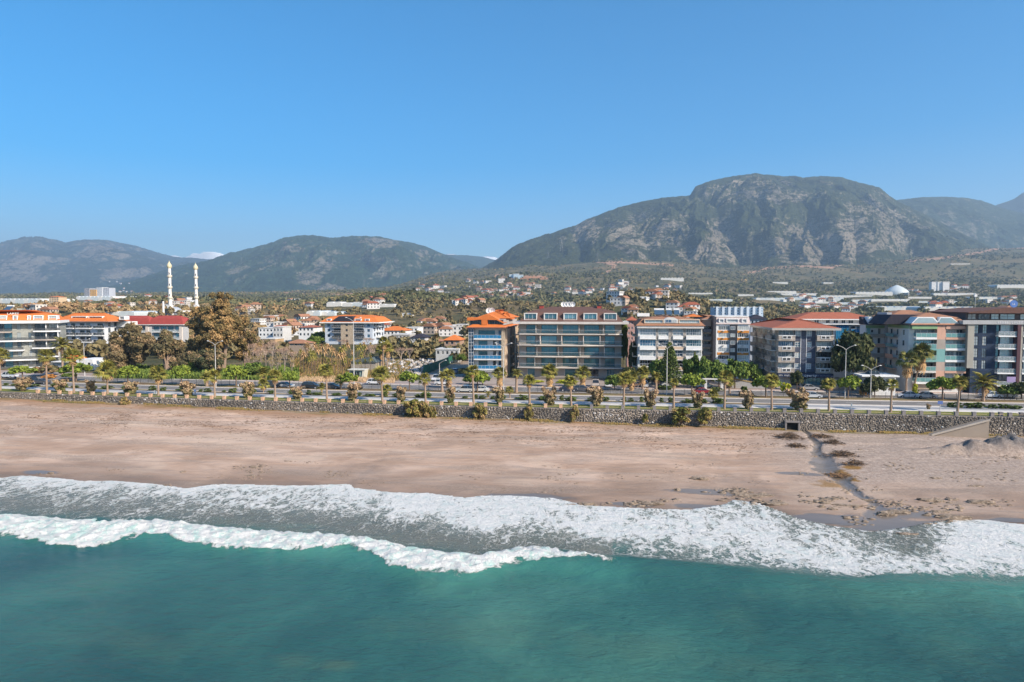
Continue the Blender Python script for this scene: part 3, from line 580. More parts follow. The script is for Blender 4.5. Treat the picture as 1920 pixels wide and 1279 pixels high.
# ---- stone wall
WXL, WXR = -250.0, 79.0
sm = NT('wall_stone'); p_ = sm.pos(); t1 = sm.attr('tone')
c = sm.ramp(t1, [(0.0, (0.11, 0.095, 0.08)), (0.25, (0.19, 0.168, 0.145)), (0.5, (0.27, 0.235, 0.195)), (0.75, (0.36, 0.30, 0.24)), (0.93, (0.46, 0.43, 0.40)), (1.0, (0.58, 0.56, 0.53))])
m_stone = sm.fin(sm.mix(sm.mapr(sm.noise(p_, 3, 4, .7), .4, .7, 0, .5), c, (0.10, 0.09, 0.08)), 0.95, sm.bump(sm.noise(p_, 9, 4, .7), .7, .06), spec=0.1)
m_mortar = pt((0.15, 0.135, 0.12), 0.95)
ico_v = []; phi = (1+5**0.5)/2
for a_ in (-1, 1):
    for b_ in (-phi, phi): ico_v += [(0, a_, b_), (a_, b_, 0), (b_, 0, a_)]
ico_v = np.array(ico_v, float); ico_v /= np.linalg.norm(ico_v[0])
from mathutils.geometry import delaunay_2d_cdt as _d
import bmesh
_bm = bmesh.new(); [_bm.verts.new(v) for v in ico_v]; bmesh.ops.convex_hull(_bm, input=_bm.verts); _bm.verts.ensure_lookup_table(); _bm.verts.index_update()
ico_f = np.array([[v.index for v in f.verts] for f in _bm.faces]); ico_v = np.array([v.co[:] for v in _bm.verts]); _bm.free()
def stones(name, C, S, mat, parent=None, jit=0.25, loc=(0, 0, 0), tone=None, kind='stuff'):
    """many rough stones as one mesh; C centres (N,3), S sizes (N,3)"""
    N = len(C); k = len(ico_v); R = rng
    V = ico_v[None]*(1+R.uniform(-jit, jit, (N, k, 1)))+R.uniform(-.12, .12, (N, k, 3))
    a = R.uniform(0, 6.28, N); ca, sa = np.cos(a)[:, None], np.sin(a)[:, None]
    V = V*S[:, None, :]; V = V+C[:, None]
    Fc = (ico_f[None]+(np.arange(N)*k)[:, None, None]).reshape(-1, 3)
    me = np_mesh(name, V.reshape(-1, 3), Fc, mat); add_attr(me, 'tone', np.repeat(R.random(N) if tone is None else tone, k))
    o = link(name, me, parent, loc); tag(o, kind=kind); return o
wall = empty('stone_wall', (0, WALLY, ST), 'long rough grey stone retaining wall at the back of the beach', 'wall')
xs_ = np.arange(WXL, WXR+0.1, 2.0); n = len(xs_); zb = np.interp(xs_, *ZW)-0.6; yc = curve(xs_)
core = []
for y, z in ((0.0, None), (0.0, 0.05), (0.85, 0.05), (0.85, None)): core.append(np.stack([xs_, yc+y, (zb-ST) if z is None else np.full(n, z)], 1))
link('wall_core', np_mesh('wall_core', np.concatenate(core), grid_faces(4, n), m_mortar), wall)
Cs, Ss = [], []
x = WXL
while x < WXR:
    z0 = float(np.interp(x, *ZW))-0.1; z = ST+0.02; 
    while z > z0:
        sz = random.uniform(0.09, 0.25); Cs.append((x+random.uniform(-.18, .18), float(curve(x))-0.02, z-sz-ST)); Ss.append((sz*random.uniform(0.8, 1.5), 0.16, sz*random.uniform(.75, 1.1))); z -= sz*random.uniform(1.5, 1.9)
    x += random.uniform(0.22, 0.36)
Cs, Ss = np.array(Cs), np.array(Ss); tn = np.clip(0.42+0.5*fbm(Cs[:, 0]*0.06, Cs[:, 2]*0.4, 2)*0.6+rng.normal(0, .19, len(Cs)), 0, 1); tn = np.where(rng.random(len(Cs)) < .03, 1.0, tn)
stones('stone', Cs, Ss, m_stone, wall, tone=tn)
m_pil1 = pt((0.62, 0.40, 0.26), 0.85); m_pil2 = pt((0.24, 0.22, 0.21), 0.9); m_rail = pt((0.42, 0.32, 0.22), 0.8)
def pillar_mesh(mt):
    b = MB(); b.box(-.30, .30, 0, .55, 0, .62, mt); b.box(-.34, .34, -.04, .59, .62, .74, mt); return b.mesh('pillar')
pm1, pm2 = pillar_mesh(m_pil1), pillar_mesh(m_pil2)
rb = MB(); rb.box(0, 2.45, .24, .31, .30, .37, m_rail); rmesh = rb.mesh('rail')
x = -130.0; pil = []
while x < WXR:
    o = link('pillar', pm1 if x < -2 else pm2, wall, (x, float(curve(x)), 0.05)); pil.append(x)
    if x < WXR-3:
        r = link('rail', rmesh, wall, (x+0.3, float(curve(x+.3)), 0.05)); r.rotation_euler = (0, 0, math.atan2(float(curve(x+2.7)-curve(x+.3)), 2.4))
    x += 3.05
# culvert, its mouth filled by a black slab for the shade inside
cu = PB(1494, 812); cv = empty('culvert', (cu[0], WALLY-0.2, cu[2]-0.3), 'square concrete culvert mouth at the foot of the stone wall above the stream', 'culvert')
b = MB(); mcon = pt((0.22, 0.20, 0.19), .9); mdark = pt((0.012, 0.012, 0.012), 1.0)
b.box(-1.35, -1.05, -.8, 0.1, 0, 1.75, mcon); b.box(1.05, 1.35, -.8, 0.1, 0, 1.75, mcon); b.box(-1.35, 1.35, -.9, 0.1, 1.75, 2.0, mcon); b.build('concrete_frame', cv)
b = MB(); b.box(-1.05, 1.05, -.12, .08, 0, 1.75, mdark); b.build('tunnel_shade_slab', cv)  # black slab stands in for the shade inside the tunnel
# ramp and boulders at the right end
rx0, rx1 = PYp(1742, 800, WALLY-2)[0], PYp(1850, 790, WALLY-2)[0]; ra = empty('concrete_ramp', (rx0, WALLY-1.8, 0.9), 'sloping concrete ramp against the right end of the stone wall', 'ramp'); rl = rx1-rx0
b = MB(); mr = pt((0.30, 0.25, 0.20), .85); b.prism([(0, -.5), (rl, -.5), (rl, 3.3), (0, 0.3)], 'y', -1.0, 1.2, mr); b.build('ramp_body', ra)
b = MB(); b.prism([(0, .3), (rl, 3.3), (rl, 3.62), (0, .62)], 'y', -1.3, -1.0, pt((0.42, .37, .31), .8)); b.build('kerb', ra)
Cb = []; Sb = []
for i in range(420):
    x = random.uniform(80, 125); t = random.random(); y = WALLY-1.5+t*3.0; s_ = random.uniform(.25, .7); Cb.append((x, y, 1.1+t*3.0)); Sb.append((s_*1.2, s_, s_*.8))
o = stones('boulder_bank', np.array(Cb), np.array(Sb), m_stone); tag(o, 'bank of rough boulders beyond the concrete ramp', 'boulder bank')
b = MB(); b.box(79.5, 205, WALLY+.9, WALLY+1.3, 0.9, ST+.02, m_mortar); tag(b.build('retaining_wall'), 'low retaining wall behind the boulder bank', 'wall')
for i, px in enumerate((1876, 1915)):
    p = PYp(px, 790, WALLY+1.1); o = link('pillar', pm2, None, (p[0], WALLY+.9, ST)); tag(o, ['low stone pillar on the terrace just right of the ramp top', 'low stone pillar at the right edge of the terrace'][i], 'pillar')

# ---- fence on the median
m_iron = pt((0.05, 0.05, 0.052), 0.6)
fe = empty('median_fence', (0, 158.7, ST+.09), 'low dark mesh fence running along the planted median', 'fence')
b = MB(); b.box(-.035, .035, -.035, .035, 0, 1.35, m_iron); pmesh = b.mesh('post'); xsf = np.arange(-130, 96, 2.4)
for x in xsf: link('post', pmesh, fe, (x, float(curve(x)), 0))
b = MB(); w_ = 0.010
for x in xsf[:-1]:
    y0, y1 = float(curve(x)), float(curve(x+2.4))
    for z in (0.25, 0.6, .95, 1.28): b.poly([(x, y0, z-w_), (x+2.4, y1, z-w_), (x+2.4, y1, z+w_), (x, y0, z+w_)], m_iron)
    for k in range(1, 8):
        xx = x+k*.3; y = y0+(y1-y0)*k/8; b.poly([(xx-w_*.6, y, .2), (xx+w_*.6, y, .2), (xx+w_*.6, y, 1.3), (xx-w_*.6, y, 1.3)], m_iron)
tag(b.build('wire_mesh', fe), kind='stuff')

# ---- street lamps
m_pole = pt((0.55, 0.53, 0.50), 0.5); m_lamp = pt((0.75, 0.74, 0.70), 0.4)
def lamp(px, base, top, label, double=True, Y=None):
    p = PS(px, base) if Y is None else PYp(px, base, Y); zt = PYp(px, top, p[1])[2]-ST
    r = empty('street_lamp', (p[0], p[1], ST+.09), label, 'street lamp', 'street lamps along the seafront road')
    b = MB(); b.tube([(0, 0, 0), (0, 0, zt*.5), (0, 0, zt-0.9)], [.12, .095, .06], m_pole, 8); b.build('pole', r)
    for sgn in ((-1, 1) if double else (1,)):
        b = MB(); b.tube([(0, 0, zt-1.0), (sgn*.7, 0, zt-.45), (sgn*1.7, 0, zt-.05)], [.05, .045, .04], m_pole, 6); b.build('arm', r)
        b = MB(); b.lathe([(0.02, -.09), (.16, -.06), (.17, .02), (.08, .09), (0, .1)], m_lamp, 8); o = b.build('lamp_head', r, (sgn*1.85, 0, zt)); o.scale = (1.7, 1, 1)
    return r
lamp(159, 706, 636, 'tall pale street lamp in front of the small white house at the left')
lamp(405, 728, 640, 'double armed street lamp in front of the tall brown eucalyptus')
lamp(664, 726, 596, 'tallest pale mast standing in front of the little green kiosk')
lamp(944, 736, 644, 'double armed street lamp in front of the right edge of the orange roofed apartments')
lamp(1250, 741, 646, 'double armed street lamp in front of the araucaria')
lamp(1584, 748, 648, 'double armed street lamp in front of the big dark tree')
lamp(1632, 747, 686, 'short street lamp in front of the white garden pavilion', Y=158.0)
lamp(824, 706, 676, 'short street lamp beside the green hoarding', False)

# ---- cars
m_tyre = pt((0.02, 0.02, 0.02), .8); m_rim = pt((0.4, 0.4, 0.42), .4); cg = NT('car_glass'); m_cg = cg.fin((0.02, 0.025, 0.03), 0.06, spec=0.8); hl = NT('headlight_glass'); m_hl = hl.fin((0.7, 0.7, 0.68), 0.15); tlm = NT('tail_light'); m_tl = tlm.fin((0.35, 0.02, 0.02), 0.2)
def car_paint(c):
    n_ = 'car_paint_%.2f_%.2f_%.2f' % c
    if n_ in bpy.data.materials: return bpy.data.materials[n_]
    m = NT(n_); return m.fin(m.mix(m.noise(m.pos(), 3, 3), scl(c, .93), c), 0.28, spec=0.6, Coat_Weight=0.5)
wb = MB(); wb.lathe([(.0, -.1), (.30, -.1), (.33, -.06), (.33, .06), (.30, .1), (.0, .1)], m_tyre, 14); wheel_me = wb.mesh('tyre', True)
rb2 = MB(); rb2.lathe([(0, .112), (.17, .11), (.20, .09), (.20, -.09), (.17, -.11), (0, -.112)], m_rim, 10); rim_me = rb2.mesh('rim')
PROF = {  # lower body outline (x, z) and cabin outline, length about 4.4 m
 'sedan': ([(-2.2, .35), (-2.22, .75), (-1.9, .92), (-1.25, .96), (1.0, .95), (1.95, .80), (2.2, .6), (2.2, .35)], [(-1.55, .94), (-.95, 1.40), (.25, 1.43), (1.15, .93)]),
 'hatch': ([(-1.95, .35), (-2.0, .85), (-1.8, .98), (1.0, .96), (1.8, .82), (2.0, .6), (2.0, .35)], [(-1.85, .96), (-1.45, 1.46), (.3, 1.5), (1.15, .95)]),
 'suv': ([(-2.25, .4), (-2.3, 1.0), (-2.1, 1.08), (1.1, 1.06), (2.1, .95), (2.25, .7), (2.25, .4)], [(-2.15, 1.06), (-1.85, 1.66), (.4, 1.7), (1.2, 1.05)]),
 'pickup': ([(-2.6, .45), (-2.6, 1.05), (-.7, 1.08), (1.4, 1.08), (2.4, 1.0), (2.6, .7), (2.6, .45)], [(-.75, 1.06), (-.65, 1.72), (.7, 1.72), (1.45, 1.07)])}
def car(px, base, kind, colr, label, rot=0.0, Y=None, cat='car'):
    p = PS(px, base) if Y is None else PYp(px, base, Y)
    r = empty('pickup_truck' if kind == 'pickup' else 'car', (p[0], p[1], ST+.016), label, cat, 'cars on the seafront road and its parking', rz=rot)
    mt = car_paint(colr); lo_, ca = PROF[kind]; hw = 0.9
    b = MB(); n = len(lo_); v = []
    for (x, z) in lo_: s_ = hw*(0.94 if abs(x) > 1.9 else 1.0)*(0.96 if z > .85 else 1); v.append((x, s_, z))
    b.v = [(x, -y, z) for x, y, z in v]+[(x, y, z) for x, y, z in v]; k = b.mi(mt)
    b.f = [tuple(range(n)), tuple(reversed(range(n, 2*n)))]+[(i, i+n, (i+1) % n+n, (i+1) % n) for i in range(n)]; b.m = [k]*len(b.f)
    ct = .74; q = [(x, (.86 if i in (0, 3) else ct), z) for i, (x, z) in enumerate(ca)]; b0 = len(b.v)
    # roof skin and pillars
    (x0, _, z0), (x1, _, z1), (x2, _, z2), (x3, _, z3) = q
    b.box(x1+.02, x2-.02, -ct, ct, z1-.02, z2+.03, mt)
    for sg in (-1, 1):
        for (xa, ya, za, xb, yb, zb_) in ((x0, .86, z0, x1, ct, z1), (x3, .86, z3, x2, ct, z2), ((x1+x2)/2, .87, z0, (x1+x2)/2, ct+.02, z1)): b.tube([(xa, sg*ya, za), (xb, sg*yb, zb_)], .045, mt, 5)
    o = b.build('body', r); bm_ = o.modifiers.new('bevel', 'BEVEL'); bm_.width = .05; bm_.segments = 2; bm_.limit_method = 'ANGLE'
    g = MB(); e = .03
    pts = [(x0+e, -.84, z0), (x1+e, -ct+.01, z1), (x2-e, -ct+.01, z2), (x3-e, -.84, z3), (x0+e, .84, z0), (x1+e, ct-.01, z1), (x2-e, ct-.01, z2), (x3-e, .84, z3)]
    g.v = pts; k = g.mi(m_cg); g.f = [(0, 3, 2, 1), (4, 5, 6, 7), (3, 7, 6, 2), (0, 1, 5, 4)]; g.m = [k]*4; g.build('windows', r)
    for x in (-1.35, 1.35):
        for sg in (-1, 1):
            w_ = link('wheel', None, r, (x, sg*.84, .33)); w_.rotation_euler = (rad(90), 0, 0); link('tyre', wheel_me, w_); link('rim', rim_me, w_)
    L_ = lo_[-2][0]
    for sg in (-1, 1):
        h = MB(); h.box(L_-.22, L_+.01, sg*.84-.16*sg, sg*.84, .60, .76, m_hl); h.build('headlight', r); h = MB(); h.box(lo_[1][0]-.01, lo_[1][0]+.1, sg*.84-.2*sg, sg*.84, .66, .84, m_tl); h.build('tail_light', r)
    if kind == 'pickup':
        t_ = MB(); t_.box(-2.5, -.8, -.78, .78, 1.05, 1.09, m_tyre); t_.build('load_bed', r)
    return r
WH = (.72, .72, .72); BK = (.02, .02, .022); PI = math.pi
car(16, 709, 'pickup', (.62, .66, .7), 'white pickup truck parked at the far left in front of the grey stone apartments', PI, cat='pickup truck')
car(60, 719, 'suv', BK, 'black car driving behind the leftmost round tree', 0)
car(79, 720, 'sedan', (.08, .08, .085), 'dark grey car behind the palm left of the orange shrub', 0)
car(512, 727, 'suv', (.04, .05, .055), 'dark car with blue tint behind the pair of palms left of centre', 0)
car(534, 727, 'sedan', (.35, .38, .40), 'silver car right behind the dark one left of centre', 0)
car(584, 729, 'suv', BK, 'black car just left of the palm in front of the reed bed', 0)
car(622, 729, 'sedan', (.10, .09, .085), 'dark brown saloon just right of the palm in front of the reed bed', 0)
car(703, 721, 'hatch', WH, 'white hatchback parked right of the little green kiosk', 0)
car(819, 714, 'pickup', (.6, .6, .6), 'white pickup truck seen from the front in the side street', -PI/2, cat='pickup truck')
car(830, 722, 'hatch', WH, 'white car parked between the two short date palms', 0)
car(854, 700, 'hatch', (.12, .22, .34), 'blue car in the shadow at the corner of the side street', PI/2)
car(872, 736, 'suv', (.50, .50, .47), 'silver estate car behind the palm in front of the orange roofed apartments', PI)
car(900, 735, 'sedan', (.66, .66, .64), 'white saloon directly behind the silver estate car', PI)
car(1066, 734, 'sedan', (.02, .03, .06), 'dark blue saloon in front of the brown roofed apartments', 0)
car(1091, 734, 'hatch', (.09, .09, .10), 'dark grey hatchback behind the dark blue saloon', 0)
car(1117, 725, 'suv', (.48, .40, .33), 'beige car parked nose out in front of the brown roofed apartments', -PI/2)
car(1141, 726, 'hatch', (.62, .62, .62), 'white car parked nose out beside the beige one', -PI/2)
car(1186, 726, 'hatch', (.22, .14, .10), 'brown car parked between the two light apartment blocks', PI)
car(1208, 726, 'hatch', (.66, .66, .64), 'white car parked behind the araucaria palms', -PI/2)
car(1256, 725, 'sedan', (.60, .62, .60), 'pale car parked behind the hedge at the foot of the araucaria', 0)
car(1322, 728, 'hatch', (.30, .42, .40), 'pale green car parked behind the red car', 0)
car(1317, 739, 'sedan', (.28, .015, .03), 'dark red car on the far carriageway', 0)
car(1517, 732, 'sedan', (.33, .33, .34), 'silver grey saloon in front of the estate agent shop', 0)
car(1522, 747, 'hatch', (.50, .52, .54), 'silver hatchback behind the biggest oleander', 0)
car(1701, 746, 'sedan', (.55, .58, .64), 'silver blue saloon on the far carriageway, left one of a pair', PI)
car(1735, 747, 'sedan', (.60, .62, .66), 'silver saloon on the far carriageway, right one of a pair', PI)
car(1857, 746, 'sedan', (.62, .66, .70), 'white saloon just right of the big date palm', PI)
car(1884, 746, 'sedan', (.60, .64, .66), 'white saloon at the right edge following another white one', PI)

# ---- signs, bins, kiosk, person
def post_sign(px, base, top, w_, h_, colr, label, name='road_sign'):
    p = PS(px, base); zt = PYp(px, top, p[1])[2]-ST; r = empty(name, (p[0], p[1], ST+.02), label, 'road sign')
    b = MB(); b.tube([(0, 0, 0), (0, 0, zt)], .05, m_pole, 6); b.build('post', r); b = MB(); b.box(-w_/2, w_/2, -.07, -.05, zt-h_, zt, pt(colr, .5)); b.build('board', r); return r
post_sign(1762, 778, 752, .9, .6, (.10, .16, .38), 'blue square road sign on a post beside the lawn at the right')
post_sign(448, 732, 721, .5, .4, (.7, .7, .66), 'small white sign on a post on the median left of the broad oleander')
post_sign(291, 741, 732, .4, .6, (.75, .75, .72), 'small white board on the promenade beside the fan palm')
post_sign(1596, 772, 757, .28, .5, (.25, .3, .35), 'thin grey marker post on the promenade below the big dark tree')
k = PS(668, 711); kr = empty('kiosk', (k[0], k[1], ST), 'little pale green kiosk with an overhanging white roof', 'kiosk')
b = MB(); gk = pt((.30, .40, .34), .7); b.box(-2.0, 1.6, 0, 2.6, 0, 2.5, gk); b.build('wall', kr); b = MB(); b.box(-2.3, 2.6, -.5, 3.0, 2.52, 2.72, pt((.62, .60, .52), .7)); b.build('roof', kr)
b = MB(); b.prism([(1.62, 0), (2.1, 0), (2.6, 2.5), (1.9, 2.5)], 'y', -.3, 2.6, pt((.66, .62, .50), .7)); b.build('slanted_wall', kr)
for x in (-1.6, -.7, .2): b = MB(); b.box(x, x+.75, -.03, .0, .6, 2.1, m_cg); b.build('window', kr)
k = PS(676, 700); sr = empty('shed', (k[0]-2, k[1]+8, ST), 'low shed with a dark sheet roof behind the kiosk', 'shed'); b = MB(); b.box(-4, 4, 0, 5, 0, 2.6, pt((.34, .30, .25), .9)); b.build('wall', sr)
b = MB(); b.prism([(-4.4, 2.62), (4.4, 2.62), (3.0, 4.2), (-1.5, 3.6)], 'y', -.4, 5.4, pt((.09, .12, .13), .7)); b.build('roof', sr)
# green hoarding along the side street
hd = empty('hoarding', (0, 0, ST), 'dark green site hoarding bending along the side street', 'hoarding'); gm = pt((.03, .14, .09), .6)
hp = [PS(794, 700, ST), PS(806, 697.5, ST), PS(832, 687, ST), PS(856, 676, ST), PS(852, 671, ST)]
for a, b_ in zip(hp[:-1], hp[1:]):
    L_ = math.hypot(b_[0]-a[0], b_[1]-a[1]); n = max(1, int(L_/2.4))
    for i in range(n):
        t0, t1 = i/n, (i+.97)/n; q0, q1 = a+(b_-a)*t0, a+(b_-a)*t1; dx, dy = (q1-q0)[:2]/np.linalg.norm((q1-q0)[:2])*.04
        m_ = MB(); m_.v = [(q0[0]-dy, q0[1]+dx, 0), (q1[0]-dy, q1[1]+dx, 0), (q1[0]+dy, q1[1]-dx, 0), (q0[0]+dy, q0[1]-dx, 0)]; m_.v += [(x, y, 2.5) for x, y, z in m_.v]
        kx = m_.mi(gm); m_.f = [(0, 1, 5, 4), (1, 2, 6, 5), (2, 3, 7, 6), (3, 0, 4, 7), (4, 5, 6, 7)]; m_.m = [kx]*5; m_.build('panel', hd)
Cb, Sb = [], []
for i in range(520):
    px, py = random.uniform(722, 862), random.uniform(672, 706)
    if px > 790 and py > 676+(862-px)*.32: continue
    p = PS(px, py); s_ = random.uniform(.18, .6); Cb.append((p[0], p[1], ST+s_*.6)); Sb.append((s_*1.4, s_*1.2, s_*1.3))
o = stones('stored_blocks', np.array(Cb), np.array(Sb), m_stone, tone=rng.choice([.35, .8, .95, 1.0], len(Cb))); tag(o, 'jumble of pale stone and scrap stored in the yard behind the hoarding', 'building materials')
# parasols and planter stones omitted where nothing shows; one walker on the promenade
def person(px, base, label, top=(.10, .16, .30), legs=(.05, .06, .08)):
    p = PS(px, base); me = bpy.data.meshes.new('person'); J = [(0, 0, .95), (0, 0, 1.2), (0, 0, 1.42), (0, 0, 1.52), (.02, 0, 1.68), (-.19, 0, 1.42), (-.26, .06, 1.13), (-.22, -.1, .92), (.19, 0, 1.42), (.27, -.05, 1.14), (.24, .12, .93), (-.1, 0, .88), (-.13, -.12, .5), (-.13, -.22, .08), (-.13, -.38, .03), (.1, 0, .88), (.13, .1, .5), (.13, .3, .1), (.13, .2, .02)]
    E = [(0, 1), (1, 2), (2, 3), (3, 4), (2, 5), (5, 6), (6, 7), (2, 8), (8, 9), (9, 10), (0, 11), (11, 12), (12, 13), (13, 14), (0, 15), (15, 16), (16, 17), (17, 18)]
    R = [.15, .15, .15, .06, .11, .07, .05, .035, .07, .05, .035, .1, .07, .045, .04, .1, .07, .045, .04]
    me.from_pydata(J, E, []); o = bpy.data.objects.new('person', me); col.objects.link(o); o.location = (p[0], p[1], ST+.06); o.rotation_euler = (0, 0, rad(80))
    sk = o.modifiers.new('skin', 'SKIN'); sub = o.modifiers.new('sub', 'SUBSURF'); sub.levels = sub.render_levels = 1
    for i, r_ in enumerate(R): me.skin_vertices[0].data[i].radius = (r_, r_*.8)
    me.skin_vertices[0].data[0].use_root = True
    m = NT('person_clothes'); sp_ = m.n('ShaderNodeSeparateXYZ'); m.put(sp_.inputs[0], m.objc()); z = sp_.outputs[2]
    c = m.mix(m.math('GREATER_THAN', z, .93), legs, top); c = m.mix(m.math('GREATER_THAN', z, 1.53), c, (.40, .25, .18)); c = m.mix(m.math('GREATER_THAN', z, 1.70), c, (.04, .03, .02)); me.materials.append(m.fin(c, .8))
    tag(o, label, 'person')
person(366, 743, 'person in blue top and dark trousers walking on the pale promenade')
person(1672, 768, 'person in grey top standing beside a palm on the lawn at the right', (.25, .27, .30))
# ---- rocks and driftwood on the beach
rk = NT('beach_rock'); pr = rk.pos(); m_rock = rk.fin(rk.ramp(rk.noise(pr, 2.5, 5, .7), [(.3, (.11, .085, .06)), (.5, (.24, .185, .135)), (.7, (.40, .32, .25))]), .85, rk.bump(rk.noise(pr, 5, 5, .7), .8, .15), spec=.2)
def rock(px, py, sx, sy_, sz, label, seed=0):
    p = PB(px, py); bm = bmesh.new(); bmesh.ops.create_icosphere(bm, subdivisions=3, radius=1)
    for v in bm.verts:
        c = v.co; k = 1+.35*float(fbm(c.x*1.3+seed, c.y*1.3+c.z, 3))+.12*float(fbm(c.x*4+seed, c.y*4+c.z*3, 2)); v.co = Vector((c.x*sx*k, c.y*sy_*k, max(-.3, c.z*1.3)*sz*k if c.z < .5 else (c.z*.5+.4)*sz*k))
    me = bpy.data.meshes.new('rock'); bm.to_mesh(me); bm.free(); me.materials.append(m_rock); o = link('rock', me, None, (p[0], p[1], p[2]-.02)); tag(o, label, 'rock', 'rocks lying on the beach'); return o
for i, a in enumerate([(1310, 899, 1.3, .5, .4, 'pale low rock on dry sand left of the stream mouth'), (1420, 930, 3.2, .5, .28, 'long flat dark rock slab at the foam edge left of the stream'), (1452, 945, 1.6, .6, .3, 'dark ragged rock beside the tip of the foam tongue'), (1385, 925, 1.2, .25, .2, 'thin cracked rock ledge near the long slab'), (1745, 939, 1.6, .5, .35, 'brown oblong rock on the shingle right of the stream, facing the sun'), (1838, 943, 1.5, .6, .45, 'sharp brown rock alone at the right of the shingle'), (1660, 966, 1.2, .5, .45, 'dark tilted rock in the wet sand below the stream mouth'), (1683, 961, 1.5, .5, .3, 'long low rock right of the dark tilted one'), (1785, 972, 1.9, .7, .45, 'big rounded rock where the right foam begins'), (1765, 960, 1.0, .4, .25, 'small pale rock above the big rounded one'), (1535, 942, .7, .35, .35, 'little pointed rock on wet sand left of the stream mouth'), (1560, 955, .6, .3, .2, 'small stone near the little pointed rock'), (135, 925, 1.5, .5, .35, 'brown rock surrounded by foam at the far left'), (480, 875, 1.0, .3, .16, 'flat stones half buried in the sand left of centre'), (470, 892, .8, .25, .15, 'small dark stone near the foam left of centre'), (1098, 946, 1.0, .4, .3, 'dark rock touching the foam at the centre'), (1222, 945, 1.6, .5, .35, 'dark rock in a pool at the foam edge right of centre'), (1180, 944, .7, .3, .2, 'small rock left of the pool right of centre'), (1590, 948, 1.8, .35, .2, 'thin rock ledge beside the stream mouth'), (1630, 938, 1.5, .5, .2, 'whitish rock ledge on the right bank of the stream'), (1700, 1003, 1.3, .5, .3, 'rock washed by foam below the stream mouth'), (1755, 897, .9, .3, .2, 'pale stone in the middle of the right shingle'), (1830, 912, 1.0, .3, .2, 'low stone on the shingle above the sharp brown rock'), (540, 865, .7, .25, .15, 'small slab lying right of the flat stones'), (95, 888, .5, .3, .25, 'black stone beside the small pool at the far left'), (342, 885, .4, .3, .2, 'dark stone near the foam at the left'), (1270, 919, .4, .3, .3, 'tiny dark stone right of centre')]): rock(*a, seed=i*7.3)
m_twig = pt((.11, .075, .05), .95); m_twig2 = pt((.28, .17, .09), .95)
def debris(px, py, w_, h_, n, label, mt=None):
    p = PB(px, py); b = MB(); mt = mt or m_twig
    for i in range(n):
        x, y = random.gauss(0, w_*.45), random.gauss(0, w_*.25); a = random.uniform(0, 6.28); L_ = random.uniform(.3, 1.0); e = random.uniform(-.1, .5)
        z0 = random.random()*h_*max(0, 1-(x/w_)**2-(y/w_)**2*2); p1 = Vector((x, y, z0+.03)); p2 = p1+Vector((math.cos(a)*L_, math.sin(a)*L_, e*.6)); r_ = random.uniform(.015, .05)
        b.tube([p1, p2], [r_, r_*.4], mt if random.random() < .8 else m_twig2, 3, cap=False)
    r = empty('driftwood_pile', tuple(p), label, 'driftwood pile', 'heaps of driftwood by the stream'); tag(b.build('twigs', r), kind='stuff')
debris(1478, 822, 2.6, 1.0, 420, 'large brown heap of driftwood left of the culvert'); debris(1492, 838, 1.6, .6, 200, 'dark twiggy heap on the left bank of the stream')
debris(1540, 820, 2.4, .5, 260, 'scattered twigs just right of the culvert'); debris(1562, 832, 1.8, .7, 240, 'dark heap of twigs right of the stream, upper one'); debris(1578, 855, 2.4, .8, 320, 'largest dark heap of driftwood on the right bank')
debris(1602, 872, 1.7, .7, 200, 'dark heap of twigs right of the orange weed'); debris(1573, 893, 2.0, .35, 260, 'mat of orange brown weed beside the stream', m_twig2)
def shore_stones(name, boxes, lab, mat):
    C_, S_ = [], []
    for (x0, x1, y0, y1, n, a, b_) in boxes:
        cl = [(random.uniform(x0, x1), random.uniform(y0, y1)) for _ in range(max(3, n//14))]
        for i in range(n):
            c = random.choice(cl); p = PB(min(max(random.gauss(c[0], 14), x0), x1), random.gauss(c[1], 2.5)); s_ = random.uniform(a, b_)*random.choice([.5, 1, 1]); C_.append((p[0], p[1], p[2]+s_*.1)); S_.append((s_*random.uniform(1, 2.6), s_*.7, s_*.45))
    C_ = np.array(C_); k = (C_[:, 1] > WL(C_[:, 0])-1.5) & (C_[:, 1] < WALLY-1); o = stones(name, C_[k], np.array(S_)[k], mat, jit=.35); tag(o, lab)
shore_stones('shore_rocks', [(1040, 1290, 938, 952, 110, .08, .28), (1290, 1480, 915, 950, 150, .08, .32), (1540, 1800, 935, 985, 230, .08, .34), (440, 560, 868, 882, 30, .1, .25), (30, 120, 884, 892, 20, .1, .2)], 'low broken rock ledges and stones along the water line', m_rock)
shore_stones('beach_pebbles', [(1500, 1915, 830, 965, 500, .06, .22), (200, 1450, 860, 925, 420, .05, .16), (0, 1400, 790, 850, 260, .05, .14)], 'small stones and bits of driftwood scattered on the beach', m_rock)
# low dry plant debris on the upper beach
b = MB()
for i in range(9000):
    px = random.uniform(5, 1460); t = random.random(); base = np.interp(px, [0, 400, 960, 1460], [765, 775, 788, 812]); py = base+abs(random.gauss(0, 1))*14+random.choice([0, 0, 8, 22])
    n_ = float(fbm(px*.012, py*.09, 3))
    if n_ < .05 or py > base+58: continue
    p = PZ(px, py, 1.9); z = float(beach_z(p[0], p[1])); p = PZ(px, py, z); z = float(beach_z(p[0], p[1])); a = random.uniform(-.5, .5); L_ = random.uniform(.1, .45)
    b.tube([(p[0], p[1], z+.02), (p[0]+math.cos(a)*L_, p[1]+math.sin(a)*L_, z+random.uniform(.03, .13))], [.03, .012], m_twig if random.random() < .5 else m_twig2, 3, cap=False)
tag(b.build('beach_debris'), 'dry weed and twigs strewn over the upper beach', None, None, 'stuff')
